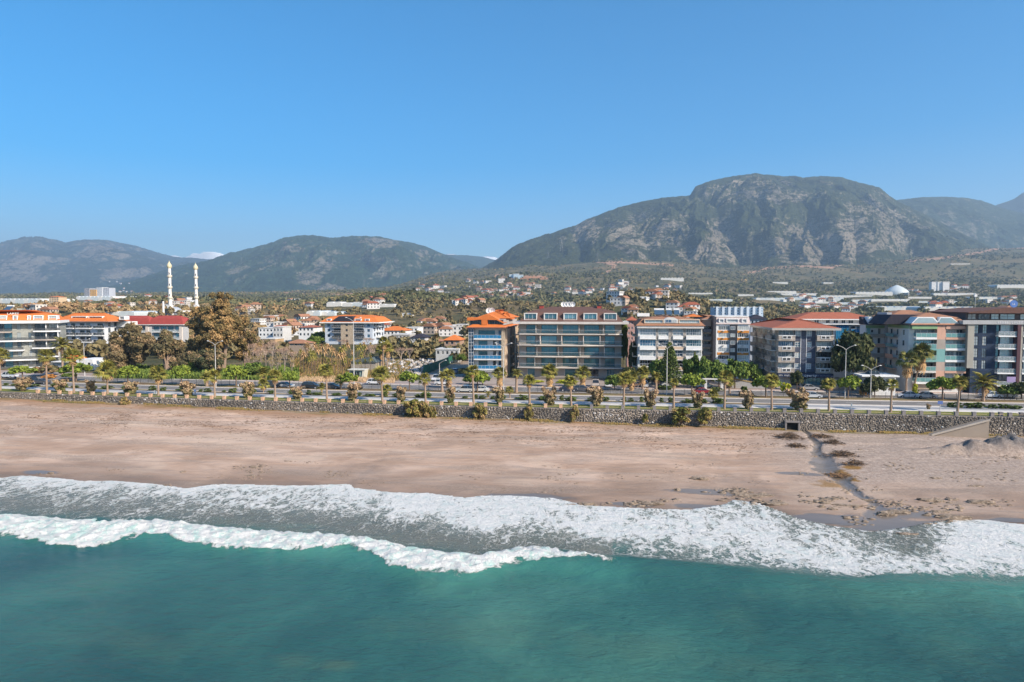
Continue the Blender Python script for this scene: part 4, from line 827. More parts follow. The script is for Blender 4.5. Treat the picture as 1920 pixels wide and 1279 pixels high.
# ================================================================ BUILDINGS
def glass_mat(name, stops, metal=0.35, rough=0.07, vary=True):
    m = NT(name); c = m.ramp(m.rand(), stops, 'CONSTANT') if vary else stops
    p = m.pos(); c2 = m.mix(m.mapr(m.noise(m.map(p, (2.2, 2.2, .5)), 1.0, 3), .5, .62, 0, .35), c, (0.30, 0.31, 0.30))
    return m.fin(c2, rough, spec=0.9, metal=metal)
G_TEAL = glass_mat('window_glass_teal', [(0, (.07, .18, .22)), (.3, (.11, .27, .33)), (.6, (.08, .21, .26)), (.8, (.18, .36, .42))], .5)  # teal tint brightened for the sea and sky reflected in the panes
G_BLUE = glass_mat('window_glass_blue', [(0, (.04, .12, .22)), (.4, (.06, .20, .33)), (.75, (.03, .07, .12))])
G_DARK = glass_mat('window_glass_dark', [(0, (.015, .02, .03)), (.45, (.03, .045, .06)), (.75, (.10, .12, .13)), (.9, (.30, .30, .28))], .2)
G_CURT = glass_mat('window_glass_curtain', [(0, (.36, .40, .40)), (.35, (.45, .47, .45)), (.55, (.10, .14, .17)), (.8, (.30, .36, .40))], .1, .15)
G_SKY = glass_mat('glass_roof', [(0, (.30, .42, .45)), (.5, (.38, .48, .50))], .3, .12)
def railglass(name, c, a):
    m = NT(name); s = m.fin(c, 0.08, spec=.8, Alpha=a); return s
R_TEAL = railglass('rail_glass_teal', (.10, .17, .18), .16); R_CLEAR = railglass('rail_glass_clear', (.40, .47, .48), .38); R_BLUE = railglass('rail_glass_blue', (.02, .20, .40), .8); R_GREEN = railglass('rail_glass_green', (.18, .38, .37), .72)
M_WHITE = pt((.78, .78, .76), .7); M_OFF = pt((.64, .62, .58), .75); M_GREY = pt((.30, .30, .30), .8); M_DARK = pt((.045, .048, .052), .6); M_FRAME = pt((.60, .61, .62), .5); M_DFRAME = pt((.06, .06, .065), .5)
def tile_mat(name, c):
    m = NT(name); p = m.pos(); w1 = m.n('ShaderNodeTexWave', wave_type='BANDS', bands_direction='X'); m.put(w1.inputs['Vector'], p); w1.inputs['Scale'].default_value = 1.1; w1.inputs['Distortion'].default_value = .3
    n_ = m.noise(p, .8, 5, .65); cc = m.mix(n_, scl(c, .72), scl(c, 1.25)); cc = m.mix(m.mapr(m.noise(p, 4, 3, .7), .55, .75, 0, .3), cc, scl(c, .6))
    return m.fin(cc, .85, m.bump(w1.outputs['Fac'], .5, .05), spec=.2)
T_OR = tile_mat('roof_tile_orange', (.60, .175, .045)); T_RED = tile_mat('roof_tile_red', (.36, .12, .07)); T_BRN = tile_mat('roof_tile_brown', (.135, .075, .06)); T_CRIM = tile_mat('roof_tile_crimson', (.33, .06, .05)); T_MUD = tile_mat('roof_tile_dull', (.34, .17, .10)); T_DK = tile_mat('roof_tile_dark', (.035, .033, .045))
def clad(name, c, sx=.8, sz=.4, dark=.55):
    """stone or tile cladding in courses"""
    m = NT(name); p = m.pos(); b = m.n('ShaderNodeTexBrick'); v = m.n('ShaderNodeCombineXYZ'); sp_ = m.n('ShaderNodeSeparateXYZ'); m.put(sp_.inputs[0], p)
    m.put(v.inputs[0], m.math('ADD', sp_.outputs[0], sp_.outputs[1])); m.put(v.inputs[1], sp_.outputs[2]); m.put(b.inputs['Vector'], v.outputs[0])
    b.inputs['Scale'].default_value = 1; b.inputs['Brick Width'].default_value = sx; b.inputs['Row Height'].default_value = sz; b.inputs['Mortar Size'].default_value = .02
    b.inputs['Color1'].default_value = scl(c, .8)+(1,); b.inputs['Color2'].default_value = scl(c, 1.2)+(1,); b.inputs['Mortar'].default_value = scl(c, dark)+(1,)
    return m.fin(m.mix(m.mapr(m.noise(p, 1.2, 5, .7), .4, .75, 0, .35), b.outputs['Color'], scl(c, .62)), .85, m.bump(b.outputs['Fac'], .4, -.02), spec=.2)
C_GREY = clad('grey_stone_cladding', (.33, .335, .30), 1.0, .35); C_BEIGE = clad('beige_stone_cladding', (.46, .37, .27), .6, .3); C_TAN = clad('brown_grey_cladding', (.40, .35, .30), .9, .45); C_SLATE = clad('slate_cladding', (.085, .10, .14), .6, .3); C_NAVY = clad('navy_cladding', (.030, .048, .085), 1.2, .7); C_STONE = clad('pale_stone_pier', (.38, .35, .31), .7, .35)
_wm = {}
def frame_mesh(w_, h_, nx, nz, fm, t=.07, d=.07):
    k = (round(w_, 2), round(h_, 2), nx, nz, fm.name)
    if k not in _wm:
        b = MB(); b.box(0, w_, -d, 0, 0, t, fm); b.box(0, w_, -d, 0, h_-t, h_, fm); b.box(0, t, -d, 0, t, h_-t, fm); b.box(w_-t, w_, -d, 0, t, h_-t, fm)
        for i in range(1, nx): x = w_*i/nx; b.box(x-t*.4, x+t*.4, -d*.8, -.002, t, h_-t, fm)
        for i in range(1, nz): z = h_*i/nz; b.box(t, w_-t, -d*.7, -.004, z-t*.4, z+t*.4, fm)
        _wm[k] = b.mesh('window')
    return _wm[k]
_pm = {}
def pane_mesh(w_, h_, gm):
    k = (round(w_, 2), round(h_, 2), gm.name)
    if k not in _pm: b = MB(); b.box(.03, w_-.03, -.02, .0, .03, h_-.03, gm); _pm[k] = b.mesh('pane')
    return _pm[k]
FLOOR = ST
class Bld:
    def __init__(s, name, label, Y, pxc, z0=ST, cat='apartment building', group=None, x0=None, pyc=660, rz=0.0):
        s.Y = Y; s.pxc = pxc; s.z0 = z0; s.ox = PYp(pxc if x0 is None else x0, pyc, Y)[0]; s.pyc = pyc
        s.r = empty(name, (s.ox, Y, z0), label, cat, group, rz); s.op = []; s.rz = rz
    def X(s, px):
        if not s.rz: return PYp(px, s.pyc, s.Y)[0]-s.ox
        r = ray(px, s.pyc); c, n = math.cos(s.rz), math.sin(s.rz); return (s.Y*r[0]-s.ox*r[1])/(c*r[1]-n*r[0])
    def Z(s, py): return PYp(s.pxc, py, s.Y)[2]-s.z0
    def win(s, px0, px1, py0, py1, nx=2, nz=1, fm=None, gm=None, y=0.0, cut=True, rec=.18, **k):
        x0, x1, z1, z0 = s.X(px0), s.X(px1), s.Z(py0), s.Z(py1)
        if cut: s.op.append((x0, x1, z0, z1, y)); yy = y+rec
        else: yy = y
        return s.winm(x0, z0, x1-x0, z1-z0, yy, nx, nz, fm, gm)
    def winm(s, x0, z0, w_, h_, y, nx=2, nz=1, fm=None, gm=None, side=None, parent=None):
        w_, h_ = round(w_, 1), round(h_, 1)
        o = link('window', frame_mesh(w_, h_, nx, nz, fm or M_FRAME), parent or s.r, (x0, y, z0))
        if side == 'L': o.rotation_euler = (0, 0, -PI/2)
        if side == 'R': o.rotation_euler = (0, 0, PI/2)
        link('pane', pane_mesh(w_, h_, gm or G_DARK), o); return o
    def front(s, x0, x1, z0, z1, y, depth, mat, name='wall', rec=.18, sides=True):
        """wall block with real openings in its front face (metres, local)"""
        ops = [o for o in s.op if abs(o[4]-y) < .01 and o[0] > x0-.05 and o[1] < x1+.05 and o[2] > z0-.05 and o[3] < z1+.05]
        def uniq(a):
            a = sorted(a); r = [a[0]]
            for v in a[1:]:
                if v-r[-1] > 1e-4: r.append(v)
            return r
        xs = uniq([x0, x1]+[min(max(v, x0), x1) for o in ops for v in o[:2]]); zs = uniq([z0, z1]+[min(max(v, z0), z1) for o in ops for v in o[2:4]])
        b = MB()
        for i in range(len(xs)-1):
            for j in range(len(zs)-1):
                cx, cz = (xs[i]+xs[i+1])/2, (zs[j]+zs[j+1])/2
                if any(o[0] < cx < o[1] and o[2] < cz < o[3] for o in ops): continue
                b.poly([(xs[i], y, zs[j]), (xs[i+1], y, zs[j]), (xs[i+1], y, zs[j+1]), (xs[i], y, zs[j+1])], mat)
        r_ = rec+.06
        for o in ops:
            a, c, e, f = o[:4]
            b.poly([(a, y, e), (a, y+r_, e), (c, y+r_, e), (c, y, e)], mat); b.poly([(a, y, f), (c, y, f), (c, y+r_, f), (a, y+r_, f)], mat)
            b.poly([(a, y, e), (a, y, f), (a, y+r_, f), (a, y+r_, e)], mat); b.poly([(c, y, e), (c, y+r_, e), (c, y+r_, f), (c, y, f)], mat)
            b.poly([(a, y+r_, e), (a, y+r_, f), (c, y+r_, f), (c, y+r_, e)], M_DARK)
        b.poly([(x1, y, z0), (x1, y+depth, z0), (x1, y+depth, z1), (x1, y, z1)], mat); b.poly([(x0, y, z0), (x0, y, z1), (x0, y+depth, z1), (x0, y+depth, z0)], mat)
        b.poly([(x0, y+depth, z0), (x0, y+depth, z1), (x1, y+depth, z1), (x1, y+depth, z0)], mat); b.poly([(x0, y, z1), (x1, y, z1), (x1, y+depth, z1), (x0, y+depth, z1)], mat)
        return b.build(name, s.r)
    def part(s, name, b, smooth=False): return b.build(name, s.r, smooth=smooth)
    def bx(s, name, px0, px1, py0, py1, y0, y1, mat, parent=None):
        b = MB(); b.box(s.X(px0), s.X(px1), y0, y1, s.Z(py1), s.Z(py0), mat); return b.build(name, parent or s.r)
    def balcony(s, px0, px1, pyf, depth=1.4, slab=None, th=.22, rail='glass', rm=None, h=1.0, y=0.0, post=None, left=False, right=True):
        x0, x1, z = s.X(px0), s.X(px1), s.Z(pyf); slab = slab or M_WHITE
        b = MB(); b.box(x0, x1, y-depth, y-.003, z-th, z, slab); o = b.build('balcony', s.r)
        r = MB(); rm = rm or R_CLEAR; e = .05; hh = h
        if rail == 'solid': r.box(x0, x1, y-depth-.01, y-depth+.10, z-th-.01, z+hh, rm); r.box(x0, x0+.1, y-depth+.1, y-.004, z, z+hh, rm); r.box(x1-.1, x1, y-depth+.1, y-.004, z, z+hh, rm)
        else:
            if rail == 'glass':
                r.box(x0+.03, x1-.03, y-depth+.05, y-depth+.07, z+.06, z+hh-.04, rm); r.box(x1-.06, x1-.04, y-depth+.08, y-.01, z+.06, z+hh-.04, rm); r.box(x0+.04, x0+.06, y-depth+.08, y-.01, z+.06, z+hh-.04, rm)
            pm = post or M_FRAME; r.box(x0, x1, y-depth+.03, y-depth+.09, z+hh-.04, z+hh+.02, pm)
            n = max(2, int((x1-x0)/(1.1 if rail == 'glass' else .28)))
            for i in range(n+1): x = x0+.03+(x1-x0-.06)*i/n; r.box(x-.02, x+.02, y-depth+.04, y-depth+.08, z+.003, z+hh-.045, pm)
            if rail == 'bars':
                for i in range(5): yy = y-depth+.1+(depth-.15)*i/5; r.box(x1-.05, x1-.02, yy, yy+.03, z+.003, z+hh, pm)
        r.build('railing', o); return o
    def hip(s, x0, x1, y0, y1, z, h, mat, inset=None, name='roof', fascia=None, ft=.3):
        w_, d = x1-x0, y1-y0; k = inset if inset is not None else min(w_, d)/2*.98
        b = MB(); a = [(x0, y0, z), (x1, y0, z), (x1, y1, z), (x0, y1, z)]; t = [(x0+k, y0+k, z+h), (x1-k, y0+k, z+h), (x1-k, y1-k, z+h), (x0+k, y1-k, z+h)]
        for i in range(4): j = (i+1) % 4; b.poly([a[i], a[j], t[j], t[i]], mat)
        b.poly(t, mat); b.poly(list(reversed(a)), fascia or mat)
        o = b.build(name, s.r)
        if fascia: f = MB(); f.box(x0-.08, x1+.08, y0-.08, y1+.08, z-ft, z-.01, fascia); f.build('eaves', s.r)
        return o
    def mansard(s, x0, x1, y0, y1, z, h1, in1, h2, in2, mat, fascia=None, ft=.3, fo=.3):
        b = MB()
        def rg(k, zz): return [(x0+k, y0+k, zz), (x1-k, y0+k, zz), (x1-k, y1-k, zz), (x0+k, y1-k, zz)]
        A, B, C = rg(0, z), rg(in1, z+h1), rg(in1+in2, z+h1+h2)
        for P, Q in ((A, B), (B, C)):
            for i in range(4): j = (i+1) % 4; b.poly([P[i], P[j], Q[j], Q[i]], mat)
        b.poly(C, mat); o = b.build('roof', s.r)
        if fascia: f = MB(); f.box(x0-fo, x1+fo, y0-fo, y1+fo, z-ft, z-.005, fascia); f.build('eaves', s.r)
        return o
    def dormer(s, px0, px1, py0, py1, y, depth=3.0, fm=None, gm=None, nx=3, wall=None):
        x0, x1, z1, z0 = s.X(px0), s.X(px1), s.Z(py0), s.Z(py1); wall = wall or fm or M_OFF
        b = MB(); t = .22; b.box(x0, x1, y, y+depth, z1-t, z1, wall); b.box(x0, x0+t, y, y+depth, z0, z1-t-.002, wall); b.box(x1-t, x1, y, y+depth, z0, z1-t-.002, wall); b.box(x0+t, x1-t, y, y+depth, z0-.02, z0+.12, wall); b.box(x0+t, x1-t, y+.5, y+depth, z0+.13, z1-t-.01, M_DARK)
        o = b.build('dormer', s.r); s.winm(x0+t, z0+.13, x1-x0-2*t, z1-z0-t-.14, y+.3, nx, 1, M_FRAME, gm or G_TEAL, parent=o); return o
    def side_wins(s, side, x, y0, y1, n, zs, w_, h_, fm=None, gm=None, nx=2):
        for i in range(n):
            yc_ = y0+(y1-y0)*(i+.5)/n
            for z in zs:
                if side == 'L': s.winm(x-.03, z, w_, h_, yc_+w_/2, nx, 1, fm, gm, 'L')
                else: s.winm(x+.03, z, w_, h_, yc_-w_/2, nx, 1, fm, gm, 'R')
def text_part(parent, txt, x, y, z, size, mat, name='lettering', sx=1.0, sp_=1.0):
    cu_ = bpy.data.curves.new(name, 'FONT'); cu_.body = txt; cu_.size = size; cu_.extrude = .03; cu_.resolution_u = 2; cu_.align_x = 'CENTER'; cu_.space_character = sp_
    tmp = bpy.data.objects.new('t', cu_); col.objects.link(tmp); dg = bpy.context.evaluated_depsgraph_get(); me = bpy.data.meshes.new_from_object(tmp.evaluated_get(dg)); bpy.data.objects.remove(tmp)
    me.name = name; me.materials.clear(); me.materials.append(mat); o = link(name, me, parent, (x, y, z)); o.rotation_euler = (rad(90), 0, 0); o.scale = (sx, 1, 1); return o
def marks(parent, n, x, y, z, size, mat, sx=1.0):
    # far lettering too small to read in the photograph: a row of letter sized strokes
    R_ = random.Random(n); b = MB(); w_ = size*.62*sx; x0 = x-n*w_/2
    for i in range(n):
        if n > 6 and i == n//3: continue
        a = x0+i*w_; h_ = size*.7; b.box(a, a+w_*.18, y-.03, y, z, z+h_, mat); k_ = R_.randrange(3); b.box(a+w_*.19, a+w_*.62, y-.03, y, z+h_*(0, .42, .8)[k_], z+h_*(.2, .6, 1.0)[k_], mat)
    b.build('sign_lettering', parent)
def dish(x, y, z, r_, label, grp='satellite dishes on the brown roof'):
    o = empty('satellite_dish', (x, y, z), label, 'satellite dish', grp); b = MB(); n = 14
    ring = [(math.cos(2*PI*i/n)*r_, -.25*r_, math.sin(2*PI*i/n)*r_+1.5*r_) for i in range(n)]; c0 = (0, .15*r_, 1.5*r_)
    for i in range(n): b.poly([ring[i], ring[(i+1) % n], c0], M_WHITE)
    b.build('reflector', o); b = MB(); b.tube([(0, .2*r_, 0), (0, .2*r_, 1.5*r_)], .05, M_FRAME, 6); b.build('mast', o)
def heater(x, y, z, label, w_=2.2):
    o = empty('solar_heater', (x, y, z), label, 'solar heater', 'solar water heaters on the roofs')
    b = MB(); b.prism([(-1.0, .25), (.5, 1.35), (.5, 1.45), (-1.0, .35)], 'x', -w_/2, w_/2, glass_panel); b.build('collector', o)
    b = MB(); b.tube([(-w_/2, .75, 1.6), (w_/2, .75, 1.6)], .28, M_WHITE, 10); b.build('tank', o)
    b = MB(); [b.box(sx*w_*.4-.03, sx*w_*.4+.03, .6, .66, 0, 1.4, M_FRAME) for sx in (-1, 1)]; [b.box(sx*w_*.4-.03, sx*w_*.4+.03, -.95, -.9, 0, .3, M_FRAME) for sx in (-1, 1)]; b.build('stand', o)
_gp = NT('solar_collector'); glass_panel = _gp.fin((.05, .09, .14), .15, spec=.8)

# ---------- 1 brown roofed central block
FS = 'apartment blocks along the seafront road'
B = Bld('apartment_building', 'wide taupe apartment block with brown mansard roof and teal glass balconies', 189, 1070, group=FS)
X, Z = B.X, B.Z; taupe = pt((.37, .32, .275), .75); cream = pt((.64, .57, .50), .7); D = 18
rows = [(609.6, 624.6), (630, 645), (651, 666), (672, 686.6)]
cols = [(986.6, 1004.2, 2), (1014.9, 1044.2, 2), (1055, 1084.3, 2), (1095, 1123.4, 3), (1134, 1152.7, 2)]
for (a, b_) in rows:
    for (c, d, n) in cols: B.win(c, d, a, b_, n, 1, M_DFRAME, G_TEAL)
for (c, d, n, g) in [(989, 1003, 1, G_TEAL), (1015, 1044, 1, G_DARK), (1059, 1079, 1, G_TEAL), (1104, 1123, 1, G_DARK), (1137.5, 1153, 3, G_TEAL)]: B.win(c, d, 692, 706, n, 1, M_FRAME, g)
B.front(X(973), X(1165), 0, Z(607.5), 0, D, taupe)
B.bx('plinth', 974, 1164, 708, 712, -1.9, -.01, pt((.16, .14, .12), .8))
for i, (pf, f1) in enumerate([(625.6, None), (646.4, 1122), (667.4, 1080), (688, 1040)]):
    z = Z(pf); b = MB(); b.box(X(975), X(1167), -1.75, -.003, z-.26, z, cream); o = b.build('balcony', B.r)
    if f1:
        w_ = MB(); x0, x1 = X(971), X(f1); w_.v = [(x0, -1.76, z-.05), (x1-3.0, -3.0, z-.02), (x1, -1.76, z-.02), (x0+4.5, -3.0, z-.05)]; q = [(x0, -1.76), (x0+5, -2.9), (x1-3.0, -2.9), (x1, -1.76)]; w_.v = []
        w_.prism(q, 'z', z-.22, z+.04, cream); w_.build('light_catching_edge', o)  # wedge added to the slab so that it catches light as a bright strip
    else:
        w_ = MB(); w_.prism([(X(1135), -1.76), (X(1140), -2.7), (X(1155), -2.7), (X(1160), -1.76)], 'z', z-.2, z+.04, cream); w_.build('light_catching_edge', o)
    r = MB(); r.box(X(977), X(1165), -1.66, -1.63, z+.02, z+1.0, R_TEAL); r.box(X(977), X(1165), -1.67, -1.62, z+1.0, z+1.05, M_FRAME); r.build('railing', o)
for i, (a, b_) in enumerate([(607.5, 624.8), (627.6, 645.5), (648.6, 666.5), (669.6, 687)]):
    for px in [[1005.6, 1045.5, 1086, 1095][:4][k]+(0, 8, 2, -2)[i] for k in range(3)]+[1125+(6, 0, 8, 0)[i]]:
        f = MB(); f.box(X(px)-.09, X(px)+.09, -1.6, -.003, Z(b_)+.02, Z(a)-.25, cream); f.build('partition', B.r)
B.mansard(X(974), X(1168), -1.0, D+1, Z(603.2), Z(584.5)-Z(603.2), 2.3, Z(577.5)-Z(584.5)+.3, 5.5, T_BRN, pt((.60, .55, .50), .7), .62, 1.5)
for (c, d) in [(982.8, 1007), (1019.8, 1045), (1056.5, 1082), (1093.8, 1119.5), (1131.6, 1156.2)]: B.dormer(c, d, 587, 600, -.6, 4, M_OFF, G_TEAL, 3)
for px in (1012, 1123): b = MB(); x = X(px); z = Z(580); b.box(x-.6, x+.6, 5, 6.2, z-1.2, z+1.0, T_CRIM); b.box(x-.75, x+.75, 4.85, 6.35, z+1.0, z+1.15, M_DARK); b.build('chimney', B.r)
for i, px in enumerate((1056.5, 1062.5, 1068, 1074)): dish(PYp(px, 576, 198)[0], 198, Z(577.5)+ST-.1, .75, ['leftmost white dish of the row on the brown roof', 'second white dish from the left on the brown roof', 'third white dish from the left on the brown roof', 'rightmost white dish of the row on the brown roof'][i])
# ---------- 2 orange roofed block left of it
B = Bld('apartment_building', 'orange roofed apartment block with blue glass corner and white balconies', 189, 912, group=FS)
X, Z = B.X, B.Z; D = 30; greyw = pt((.36, .35, .34), .75); pink = pt((.62, .47, .34), .75)
for (a, b_) in [(619.5, 632), (639, 650.5), (658.3, 669.8), (676.5, 688)]:
    top = a < 620
    if top: B.win(897, 928.5, a, b_, 4, 1, M_DARK, G_TEAL)
    else: B.win(897, 914, a, b_, 2, 1, M_DARK, G_TEAL); B.win(924.5, 930, a, b_, 1, 1, M_DARK, G_DARK)
    B.win(934.8, 940, a, b_, 1, 1, M_DFRAME, G_BLUE)
B.win(907, 920, 700, 712, 1, 1, M_FRAME, G_DARK); B.win(922, 938, 700, 712, 2, 1, M_FRAME, G_DARK)
B.front(X(889.4), X(941), 0, Z(612), 0, D, M_OFF)
B.front(X(941), X(947), 0, Z(612), -.8, D+.8, C_BEIGE, 'corner_pier')
b = MB(); b.box(X(880), X(889.3), -.9, D, 2.5, Z(612), G_BLUE); o = b.build('glazed_corner', B.r)
b = MB()
for py in np.arange(617, 700, 6.3): b.box(X(880)-.03, X(889.3)+.02, -.96, -.9, Z(py)-.04, Z(py)+.04, M_FRAME)
for px in (880, 884.6, 889.2): b.box(X(px)-.04, X(px)+.04, -.97, -.905, 2.5, Z(617), M_FRAME)
b.build('mullions', o)
for py in (634.4, 653.4, 672.4, 691): B.balcony(889.6, 940.8, py, 1.3, M_WHITE, .32, 'glass', R_BLUE, 1.0)
B.bx('sign_board', 886, 940, 692.3, 696, -1.6, -1.32, pt((.50, .50, .48), .6)); marks(B.r, 16, X(913), -1.61, Z(695.6), .62, M_DARK, .9)
zs = [Z(q) for q in (631, 650, 669, 688)]
B.side_wins('R', X(947), 2, D-1, 5, zs, 2.2, 1.9, M_FRAME, G_DARK)
for z in zs:
    for yy in (8, 19): b = MB(); b.box(X(947)+.003, X(947)+1.1, yy, yy+4.5, z-.5, z-.3, pink); o = b.build('balcony', B.r); r = MB(); r.box(X(947)+1.0, X(947)+1.08, yy, yy+4.5, z-.3, z+.5, R_CLEAR); r.build('railing', o)
for yy in (.9, 6.4, 13.5, 17.8, 25): b = MB(); b.box(X(947)+.002, X(947)+.45, yy, yy+1.2, 0, Z(613), pink); b.build('pilaster', B.r)
b = MB(); za, zb_ = Z(613.5), Z(609.3); x0, x1 = X(879), X(948); b.v = []
B.hip(X(876), X(949.5), -1.8, D+1.5, Z(613.4), Z(609)-Z(613.4)+.1, T_OR, 1.6, 'lower_roof', pt((.2, .10, .08), .7), .25)
b = MB(); b.box(X(881), X(945), .3, D-1, Z(609.6), Z(598.5), pt((.40, .38, .36), .75)); b.build('attic_wall', B.r)
B.winm(X(882), Z(608.5), X(902)-X(882), Z(600.3)-Z(608.5), .24, 3, 1, M_DARK, G_DARK); B.winm(X(915.5), Z(608.5), X(943)-X(915.5), Z(600)-Z(608.5), .24, 4, 1, M_DARK, G_DARK)
b = MB(); zc = Z(599.2); b.v = []
b.prism([(X(877), Z(600.8)), (X(877), Z(595.5)), (X(900), Z(595.5)), (X(911.5), Z(590)), (X(919), Z(590)), (X(946), Z(605)), (X(944), Z(606)), (X(932), Z(600)), (X(899), Z(599.5)), (X(886), Z(601))], 'y', -.8, 5, T_OR); b.build('gable_roof', B.r)
b = MB(); b.prism([(X(903.5), Z(609)), (X(903.5), Z(596)), (X(914.5), Z(596)), (X(914.5), Z(609))], 'y', -.75, 1, T_OR); b.build('roof_strip', B.r)
B.hip(X(884), X(950), 4, D+1, Z(597.5), Z(590)-Z(597.5)+1.2, T_OR, 6, 'roof')
B.hip(X(920), X(951), 10, 18, Z(600), 2.2, T_OR, 3, 'cross_roof')
for px, yy in ((917, 9), (923, 9)): dish(PYp(px, 585, 198)[0], 198, Z(592)+ST, .9, 'cream satellite dish on the orange roof, %s one' % ('left' if px == 917 else 'right'), 'satellite dishes on the orange roof')
# ---------- 3 white block with araucaria
B = Bld('apartment_building', 'white apartment block with glazed balconies and solar heaters on its roof', 181, 1257, group=FS)
X, Z = B.X, B.Z; D = 17
rw = [(616.5, 629), (637.3, 649), (656.3, 667.8), (675.5, 687.6), (693.8, 706)]
for i, (a, b_) in enumerate(rw):
    B.win(1199.6, 1228.8, a, b_, 6, 1, M_FRAME, (G_CURT, G_BLUE, G_CURT, G_DARK, G_DARK)[i], rec=.1); B.win(1234, 1252.5, a+1, b_, 2, 1, M_FRAME, (G_CURT, G_BLUE, G_CURT, G_DARK, G_CURT)[i], rec=.1)
    B.win(1261.2, 1279.8, a+1, b_, 2, 1, M_FRAME, (G_CURT, G_BLUE, G_BLUE, G_DARK, G_CURT)[i], rec=.1); B.win(1286, 1314, a, b_, 7, 1, M_FRAME, (G_CURT, G_TEAL, G_CURT, G_CURT, G_DARK)[i], rec=.1)
B.win(1212, 1248, 709, 718.5, 4, 1, M_FRAME, G_DARK); B.win(1262, 1282, 709, 718.5, 2, 1, M_FRAME, G_DARK)
wl_ = pt((.64, .63, .59), .75); B.front(X(1196), X(1316), 0, Z(610), 0, D, wl_)
for (px0, px1) in ((1229.4, 1233.6), (1253.5, 1260.4), (1280.6, 1285.3)): B.bx('stone_pier', px0, px1, 615, 716, -.25, -.003, C_STONE)
for i, (a, b_) in enumerate(rw[:4]):
    for (c, d, dp) in ((1199, 1229, .9), (1234, 1252.6, .5), (1261, 1280, .5), (1285.6, 1315.5, .9)):
        b = MB(); x0, x1 = X(c), X(d); z1, z0 = Z(b_+.8), Z(b_+6.2); b.box(x0, x1, -dp, -.004, z0, z1, M_WHITE if dp > .6 else pink if i > 0 else M_WHITE); b.box(x0-.05, x1+.05, -dp-.08, -.3, z0-.14, z0-.01, M_WHITE); o = b.build('balcony', B.r)
        r = MB(); r.box(x0, x1, -dp-.03, -dp+.03, z1+.85, z1+.9, M_FRAME); n = max(3, int((x1-x0)/.8)); [r.box(x0+(x1-x0)*k/n-.025, x0+(x1-x0)*k/n+.025, -dp-.02, -dp+.02, z1, z1+.85, M_FRAME) for k in range(n+1)]; r.build('railing', o)
B.bx('canopy', 1236, 1283, 707, 709, -2.6, -.01, M_WHITE); B.bx('canopy', 1196, 1233, 706, 708, -2.2, -.01, cream)
B.bx('eaves', 1194, 1318, 610, 615.5, -1.1, D+.5, pt((.60, .58, .55), .7))
z0, z1, z2 = Z(609.8), Z(599), Z(591.5)
B.mansard(X(1192), X(1320), -1.2, D+1, z0, Z(598.8)-z0, 1.6, z2-Z(598.8), 6.5, T_MUD, T_MUD, .2, .05)
for (c, d) in ((1207, 1243), (1271, 1311)): B.dormer(c, d, 598.6, 606.2, -.9, 3.5, cream, G_SKY, 5, pink)
b = MB(); b.prism([(X(1243.5), Z(606)), (X(1270), Z(606)), (X(1270), Z(599)), (X(1263), Z(595.5)), (X(1251), Z(595.5)), (X(1243.5), Z(599))], 'y', -.85, 2.5, M_OFF); o = b.build('dormer', B.r); B.winm(.0+X(1247)-0, Z(604.8), X(1257)-X(1247), Z(598.9)-Z(604.8), -.88, 2, 1, M_FRAME, G_BLUE, parent=o); B.winm(X(1258.5), Z(604.8), X(1267)-X(1258.5), Z(599.5)-Z(604.8), -.88, 2, 1, M_FRAME, G_CURT, parent=o)
B.hip(X(1287), X(1322), 4, 11, Z(594.5), Z(589)-Z(594.5), T_OR, 2.6, 'porch_roof')
B.side_wins('L', X(1196), 1, D-1, 3, [Z(q) for q in (628, 648, 667, 686)], 2.4, 1.6, M_FRAME, G_DARK)
for z in [Z(q) for q in (630, 650, 669, 688)]:
    for yy in (1.2, 9.5): b = MB(); b.box(X(1196)-1.3, X(1196)-.004, yy, yy+4.6, z-.25, z-.02, pink); o = b.build('balcony', B.r); r = MB(); r.box(X(1196)-1.3, X(1196)-1.2, yy, yy+4.6, z, z+.8, pink); r.build('railing', o)
for i, (a, b_) in enumerate(((1226, 1246), (1249, 1260), (1263, 1274))): heater(PYp((a+b_)/2, 590, 186)[0], 186, ST+Z(591.5)-.1, 'solar water heater on the white block, number %s from the left' % ('one', 'two', 'three')[i], (2.6, 1.4, 1.4)[i])
b = MB(); x = X(1208); b.box(x-1.6, x+1.6, 5, 8, Z(594), Z(588), M_WHITE); b.build('stair_head', B.r)
# side wing with dark balconies
B2 = Bld('apartment_building', 'narrow recessed apartment wing with dark balconies beside the white block', 190, 1325, group=FS); X, Z = B2.X, B2.Z
for py in (612, 626, 640, 654, 668): B2.win(1319, 1333, py, py+8, 3, 1, M_DFRAME, G_DARK)
B2.front(X(1316.5), X(1334), 0, Z(600), 0, 12, pt((.33, .31, .29), .75))
for py in (621.5, 635.5, 649.5, 663.5): B2.balcony(1317, 1333, py, 1.0, M_GREY, .2, 'solid', pt((.10, .13, .17), .6), .7)
b = MB(); b.box(X(1334.2), X(1341), -1.2, 12, 0, Z(592), pt((.17, .12, .09), .7)); b.build('brown_pier', B2.r); B2.hip(X(1314), X(1342), -.8, 12.5, Z(600)+.2, Z(592.5)-Z(600), T_MUD, 3, 'roof', M_GREY, .2)
